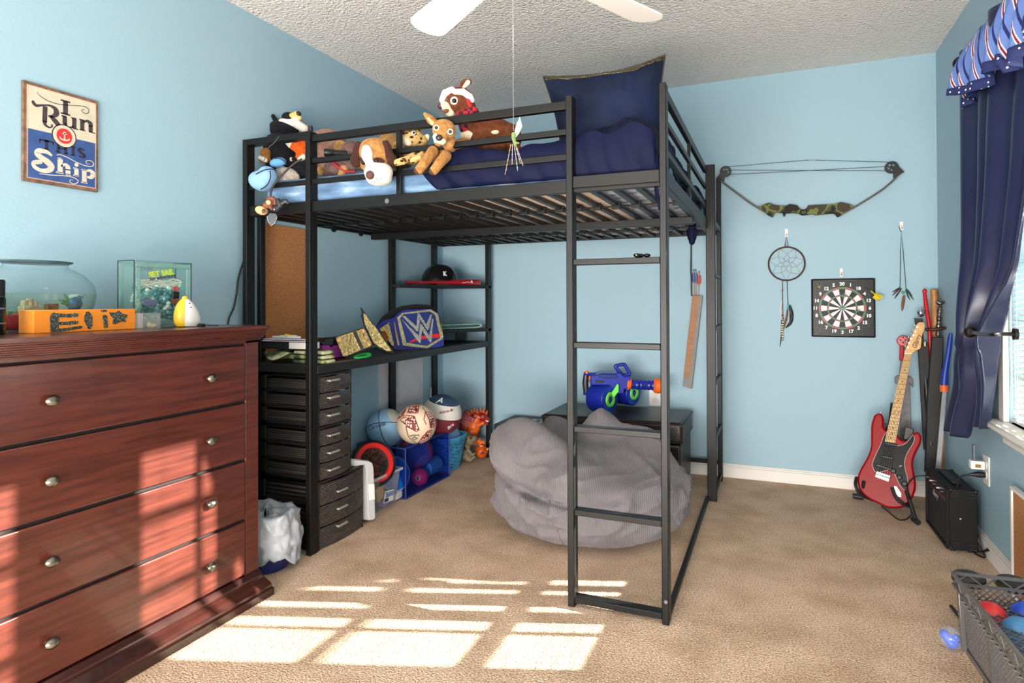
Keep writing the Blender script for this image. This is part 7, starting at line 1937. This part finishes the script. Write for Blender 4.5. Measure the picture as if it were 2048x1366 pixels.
lb(MB(), .012, W_ - .012, .004, .0065, H_ - .063, H_ - .060).build('silver_trim', am, STEEL)
for k in range(5):
    c = L_(.05 + (W_ - .12) * k / 4, .006, H_ - .034); MB().cyl(c, c - ey * .012, .0085, .007, 18).cyl(c - ey * .012, c - ey * .0135, .0055, n=14).build('knob', am, STEEL if k % 2 else pm('knob_dark', (60, 58, 56), .3, .6))
c = L_(.026, .006, H_ - .034); MB().cyl(c, c - ey * .006, .006, n=14).build('input_jack', am, STEEL)
MB().text('Glarry', .036, axes(ex, (0, 0, 1), -ey, L_(W_ * .42, .0078, H_ - .085)), .0004, .0006, .3).build('script', am, pm('silver_print', (176, 178, 180), .4, .3))
b = MB(); b.tube([L_(W_ * .22, D_ * .5, H_ + .002), L_(W_ * .3, D_ * .5, H_ + .018), L_(W_ * .7, D_ * .5, H_ + .018), L_(W_ * .78, D_ * .5, H_ + .002)], .008, 8)
MB().prism([L_(W_ * .2, D_ * .36, H_ + .004), L_(W_ * .8, D_ * .36, H_ + .004), L_(W_ * .8, D_ * .66, H_ + .004), L_(W_ * .2, D_ * .66, H_ + .004)], (0, 0, .009)).build('handle', am, pm('rubber_black', (22, 22, 23), .5), bevel=.003)
for x in (0, W_):
    for z in (0, H_):
        for y in (.012, D_):
            b = MB(); s = -1 if x else 1; sz = -1 if z else 1; sy = 1 if y < .05 else -1
            for k in range(3): lb(b, x - s * .003, x + s * (.004), y + sy * .004, y + sy * .034, z + sz * (.004 + k * .011), z + sz * (.011 + k * .011))
            b.sph(L_(x + s * .004, y + sy * .006, z + sz * .006), .009, None, 10, 8)
            b.build('corner_guard', am, BLKP)
for x in (.03, W_ - .03):
    for y in (.03, D_ - .02): MB().cyl(L_(x, y, 0), L_(x, y, -.012), .010, n=14).build('foot', am, BLKP)
c = L_(W_, D_ * .45, H_ * .52); MB().sph(c, .006, None, 12, 8).build('screw', am, CHROME)
# instrument cable
bkc = pm('cable_black', (20, 20, 22), .5)
pts = [tuple(q) for q in (L_(.026, 0, H_ - .034), L_(.02, -.045, H_ - .045), L_(-.02, -.07, H_ - .10), L_(-.04, -.06, .09), L_(-.06, -.05, .004), at(1800, 1040, z=.004), at(1775, 1022, z=.004), at(1764, 1012, z=.006), G(1763, 1008, .02))]
tag(MB().tube(spline(pts, 7), .0032, 8).build('instrument_cable', None, bkc, org=pts[0]), 'black instrument cable running from amplifier to the guitar', 'cable')
# wall outlet and plugs
oy0, oy1 = -.80, -.885
c = V((RW - .003, at(1973, 940, x=RW - .003).y, at(1973, 940, x=RW - .003).z))
wo = thing('wall_outlet', 'white outlet plate on the right wall under the window sill', 'outlet', c)
MB().box(c, (.006, .082, .125)).build('plate', wo, WHTP, bevel=.003)
for dz in (.022, -.022): MB().box(c + V((-.004, 0, dz)), (.003, .034, .028)).build('socket', wo, WHT, bevel=.003)
t = thing('power_adapter', 'white power adapter with clear tab in upper socket of right wall outlet', 'adapter', c + V((-.03, 0, .022)))
MB().box(c + V((-.034, .0, .020)), (.052, .036, .036)).build('adapter_body', t, WHTP, bevel=.004)
MB().box(c + V((-.034, -.0186, .018)), (.02, .001, .014)).build('gold_port', t, pm('port_gold', (150, 120, 60), .4, .5))
MB().box(c + V((-.045, .006, .072)), (.005, .03, .066)).build('grey_tab', t, pm('grey_tab', (110, 124, 136), .4), bevel=.002)
t = thing('power_plug', 'black power plug and cord hanging down to the amplifier', 'plug', c + V((-.03, 0, -.022)))
MB().tube([c + V((-.006, 0, -.022)), c + V((-.03, 0, -.022)), c + V((-.05, .0, -.024)), c + V((-.065, 0, -.026))], [.012, .013, .008, .005], 10).build('plug_body', t, bkc)
pts = [tuple(q) for q in (c + V((-.062, 0, -.026)), c + V((-.09, .01, -.04)), c + V((-.10, .02, -.08)), c + V((-.095, .04, -.2)), L_(W_ * .8, D_ + .012, .13), V((3.07, -.74, .11)), V((3.075, -.83, .09)), V((3.085, -.86, .04)), V((3.09, -.90, .012)), V((3.07, -.86, .006)), V((3.065, -.80, .006)))]
MB().tube(spline(pts, 7), .0036, 8).build('cord', t, bkc)
b = MB()
for k in range(3): b.tube([(3.065, -.80 - .02 * k, .008), (3.085, -.87 - .012 * k, .02 + .006 * k), (3.10 - .002, -.925 + .01 * k, .05)], .003, 6)
b.build('coiled_end', t, bkc)
# cork board with white frame leaning on right wall
cy0 = at(2034, 972, x=RW - .012)
t = thing('framed_cork_board', 'white framed cork board leaning on right wall, cut by picture edge', 'cork board', (RW - .02, cy0.y - .3, 0))
y0, y1, zt = cy0.y, cy0.y - .62, cy0.z
b = MB()
for q in ((y1, y0, zt - .014, zt), (y1, y0, .002, .016), (y0 - .014, y0, .016, zt - .014), (y1, y1 + .014, .016, zt - .014)): b.bb(RW - .034, RW - .016, *q)
b.build('white_frame', t, WHT, bevel=.002)
MB().bb(RW - .028, RW - .018, y1 + .014, y0 - .014, .016, zt - .014).build('cork_panel', t, cork)

# ---------------------------------------------------------------- wire cart with balls at bottom right
wire = pm('cart_grey', (104, 102, 102), .35, .6)
meshm = pm('cart_mesh', (112, 110, 112), .4, .5)
ZC = .36
K0 = at(1905, 1146, z=ZC); K1 = at(2048, 1161, z=ZC)
ux = (K1 - K0); ux.z = 0; ux.normalize()
K2 = at(2048, 1322, z=ZC); uy = (K2 - K0); uy.z = 0; Ly = 1.0
uy = V((ux.y, -ux.x, 0)).lerp(uy.normalized(), .0 if abs(ux.dot(uy.normalized())) > .35 else 1.0); uy.normalize()
CW, CL = .42, .62
def Cp(a, c_, z): return V((K0.x + ux.x * a + uy.x * c_, K0.y + ux.y * a + uy.y * c_, z))
ct = thing('wire_cart', 'grey wire mesh cart with diamond mesh sides at bottom right corner', 'cart', Cp(.2, .3, 0))
zt_, zl, zb_ = ZC, ZC - .028, .165
TP = .03
def rim(b, a0, c0, a1, c1):
    b.bar(Cp(a0, c0, zt_), Cp(a1, c1, zt_), .007, .007); b.bar(Cp(a0, c0, zl), Cp(a1, c1, zl), .006, .006)
    n = max(4, int(((a1 - a0) ** 2 + (c1 - c0) ** 2) ** .5 / .034))
    for i in range(n):
        f0, f1 = i / n, (i + 1) / n; za, zc = (zl, zt_) if i % 2 == 0 else (zt_, zl)
        b.tube([Cp(a0 + (a1 - a0) * f0, c0 + (c1 - c0) * f0, za), Cp(a0 + (a1 - a0) * f1, c0 + (c1 - c0) * f1, zc)], .0022, 6)
for q in ((0, 0, CW, 0), (0, 0, 0, CL), (CW, 0, CW, CL), (0, CL, CW, CL)):
    b = MB(); rim(b, *q); b.build('truss_rim', ct, wire)
def diamond(P, nu, nv, r):
    b = MB(); du, dv = 1 / nu, 1 / nv
    for i in range(-nv, nu + 1):
        for s in (1, -1):
            # line u = i*du + s*v*(nv*du)
            u0 = i * du if s > 0 else (i + nv) * du; u1 = u0 + s * nv * du; v0, v1 = 0.0, 1.0
            if u0 < 0: v0 = (0 - u0) / (u1 - u0); a = 0
            elif u0 > 1: v0 = (1 - u0) / (u1 - u0); a = 1
            else: a = u0
            if u1 > 1: v1 = (1 - u0) / (u1 - u0); e = 1
            elif u1 < 0: v1 = (0 - u0) / (u1 - u0); e = 0
            else: e = u1
            if v1 - v0 < .01: continue
            b.bar(P(a, v0), P(e, v1), r, r * 1.4)
    return b
diamond(lambda u, v: Cp(.016 + .012 * v, .02 + (CL - .04) * u, zl - (zl - zb_ - .008) * v), 42, 12, .0024).build('mesh_side', ct, meshm)
diamond(lambda u, v: Cp(CW, .012 + (CL - .024) * u, zl - (zl - zb_ - .008) * v), 30, 9, .0022).build('mesh_side', ct, meshm)
diamond(lambda u, v: Cp(.012 + (CW - .024) * u, 0, zl - (zl - zb_ - .008) * v), 24, 10, .0022).build('mesh_side', ct, meshm)
diamond(lambda u, v: Cp(.008 + (CW - .016) * u, .01 + (CL - .02) * v, zl - .03), 16, 24, .0019).build('mesh_shelf', ct, meshm)
diamond(lambda u, v: Cp(.024 + (CW - .03) * u, .024 + (CL - .02) * v, zb_ + .075), 16, 24, .0026).build('lower_shelf', ct, meshm)
diamond(lambda u, v: Cp(.03 + (CW - .04) * u, .03 + (CL - .05) * v, zb_), 16, 24, .0026).build('mesh_floor', ct, meshm)
for a, c_ in ((0, 0), (CW, 0), (0, CL), (CW, CL)):
    
    sa, sc_ = (1 if a == 0 else -1), (1 if c_ == 0 else -1)
    MB().bar(Cp(a + sa * .02, c_ + sc_ * .02, zb_), Cp(a + sa * .012, c_ + sc_ * .012, zl), .012, .012, ux).build('corner_post', ct, wire, bevel=.002)
    MB().bar(Cp(a + sa * .05, c_ + sc_ * .10, 0), Cp(a + sa * .05, c_ + sc_ * .10, zb_), .022, .022, ux).build('leg', ct, pm('cart_leg', (62, 54, 50), .4, .4), bevel=.002)
for c_ in (.2, .42): MB().bar(Cp(.026, c_, zb_), Cp(.014, c_, zl), .012, .006, ux).build('side_strap', ct, wire)
b = MB()
for q in ((.028, .02, CW, .02), (.028, .02, .028, CL), (CW, .02, CW, CL), (.028, CL, CW, CL)): b.bar(Cp(q[0], q[1], zb_), Cp(q[2], q[3], zb_), .01, .014)
b.build('bottom_frame', ct, wire)
for q in ((1937, 1153), (2025, 1163)):
    MB().lathe([(.001, .010), (.028, .010), (.037, .006), (.043, .0), (.043, -.012), (.037, -.022), (.001, -.024)], at(*q, z=.275), None, n=32).build('black_bumper', ct, blkr)
random.seed(11)
cols = [((196, 30, 34), 'red'), ((30, 70, 180), 'royal blue'), ((60, 120, 170), 'sky blue'), ((30, 70, 180), 'deep blue'), ((70, 130, 180), 'pale blue')]
for (a, c_, z, r, ci, lbl) in ((.065, .065, .243, .038, 0, 'red ball inside the cart near its left side'), (.15, .05, .243, .040, 1, 'blue ball in the far left corner of wire cart'), (.10, .145, .243, .040, 2, 'light blue ball in middle of the wire cart'), (.24, .06, .243, .042, 3, 'blue ball at the far side of cart beyond the red ball'), (.185, .14, .243, .042, 4, 'pale blue ball at the right of the wire cart')):
    cc = Cp(a, c_, z + r); t = thing('ball', lbl, 'ball', cc); MB().sph(cc, r, None, 28, 18).build('ball_cover', t, pm('cart_ball_%d' % ci, cols[ci][0], .35))
rc = pm('red_cord', (206, 36, 44), .5)
tag(MB().tube([Cp(.10, .30, zl + .004), Cp(.2, .27, zl + .004), Cp(.38, .30, zl + .004)], .002, 6).tube([Cp(.03, .40, zl - .01), Cp(.2, .42, zl + .004), Cp(.38, .40, zl + .004)], .002, 6).build('red_string', None, rc, org=Cp(.2, .3, zl)), 'thin red cord lying across the top of the wire cart', 'string')
# things on the carpet beside the cart
P0 = at(1902, 1212, z=.01); P1 = at(1925, 1240, z=.01)
tag(MB().tube([P0, P1, P1 + (P1 - P0) * .6], [.006, .006, .006], 10).build('black_rod', None, BLKP, org=P0, bevel=.001), 'short black rod on carpet beside the wire cart', 'rod')
c = at(1902, 1278, z=.03); c.z = .034
t = thing('clear_toy_ball', 'clear plastic ball with a blue swirl on carpet by cart', 'toy', c)
MB().sph(c, .034).build('clear_shell', t, clear('clear_toy', (240, 246, 255), .12))
blob('blue_swirl', [caps(c + V((-.016, .004, .006)), c + V((.0, -.008, -.014)), .014, .015), caps(c + V((0, -.01, -.018)), c + V((.018, -.006, -.006)), .012, .010), ('s', c + V((.012, -.01, .008)), (.011, .011, .011))], pm('swirl_blue', (24, 84, 206), .3), t, vox=.003)
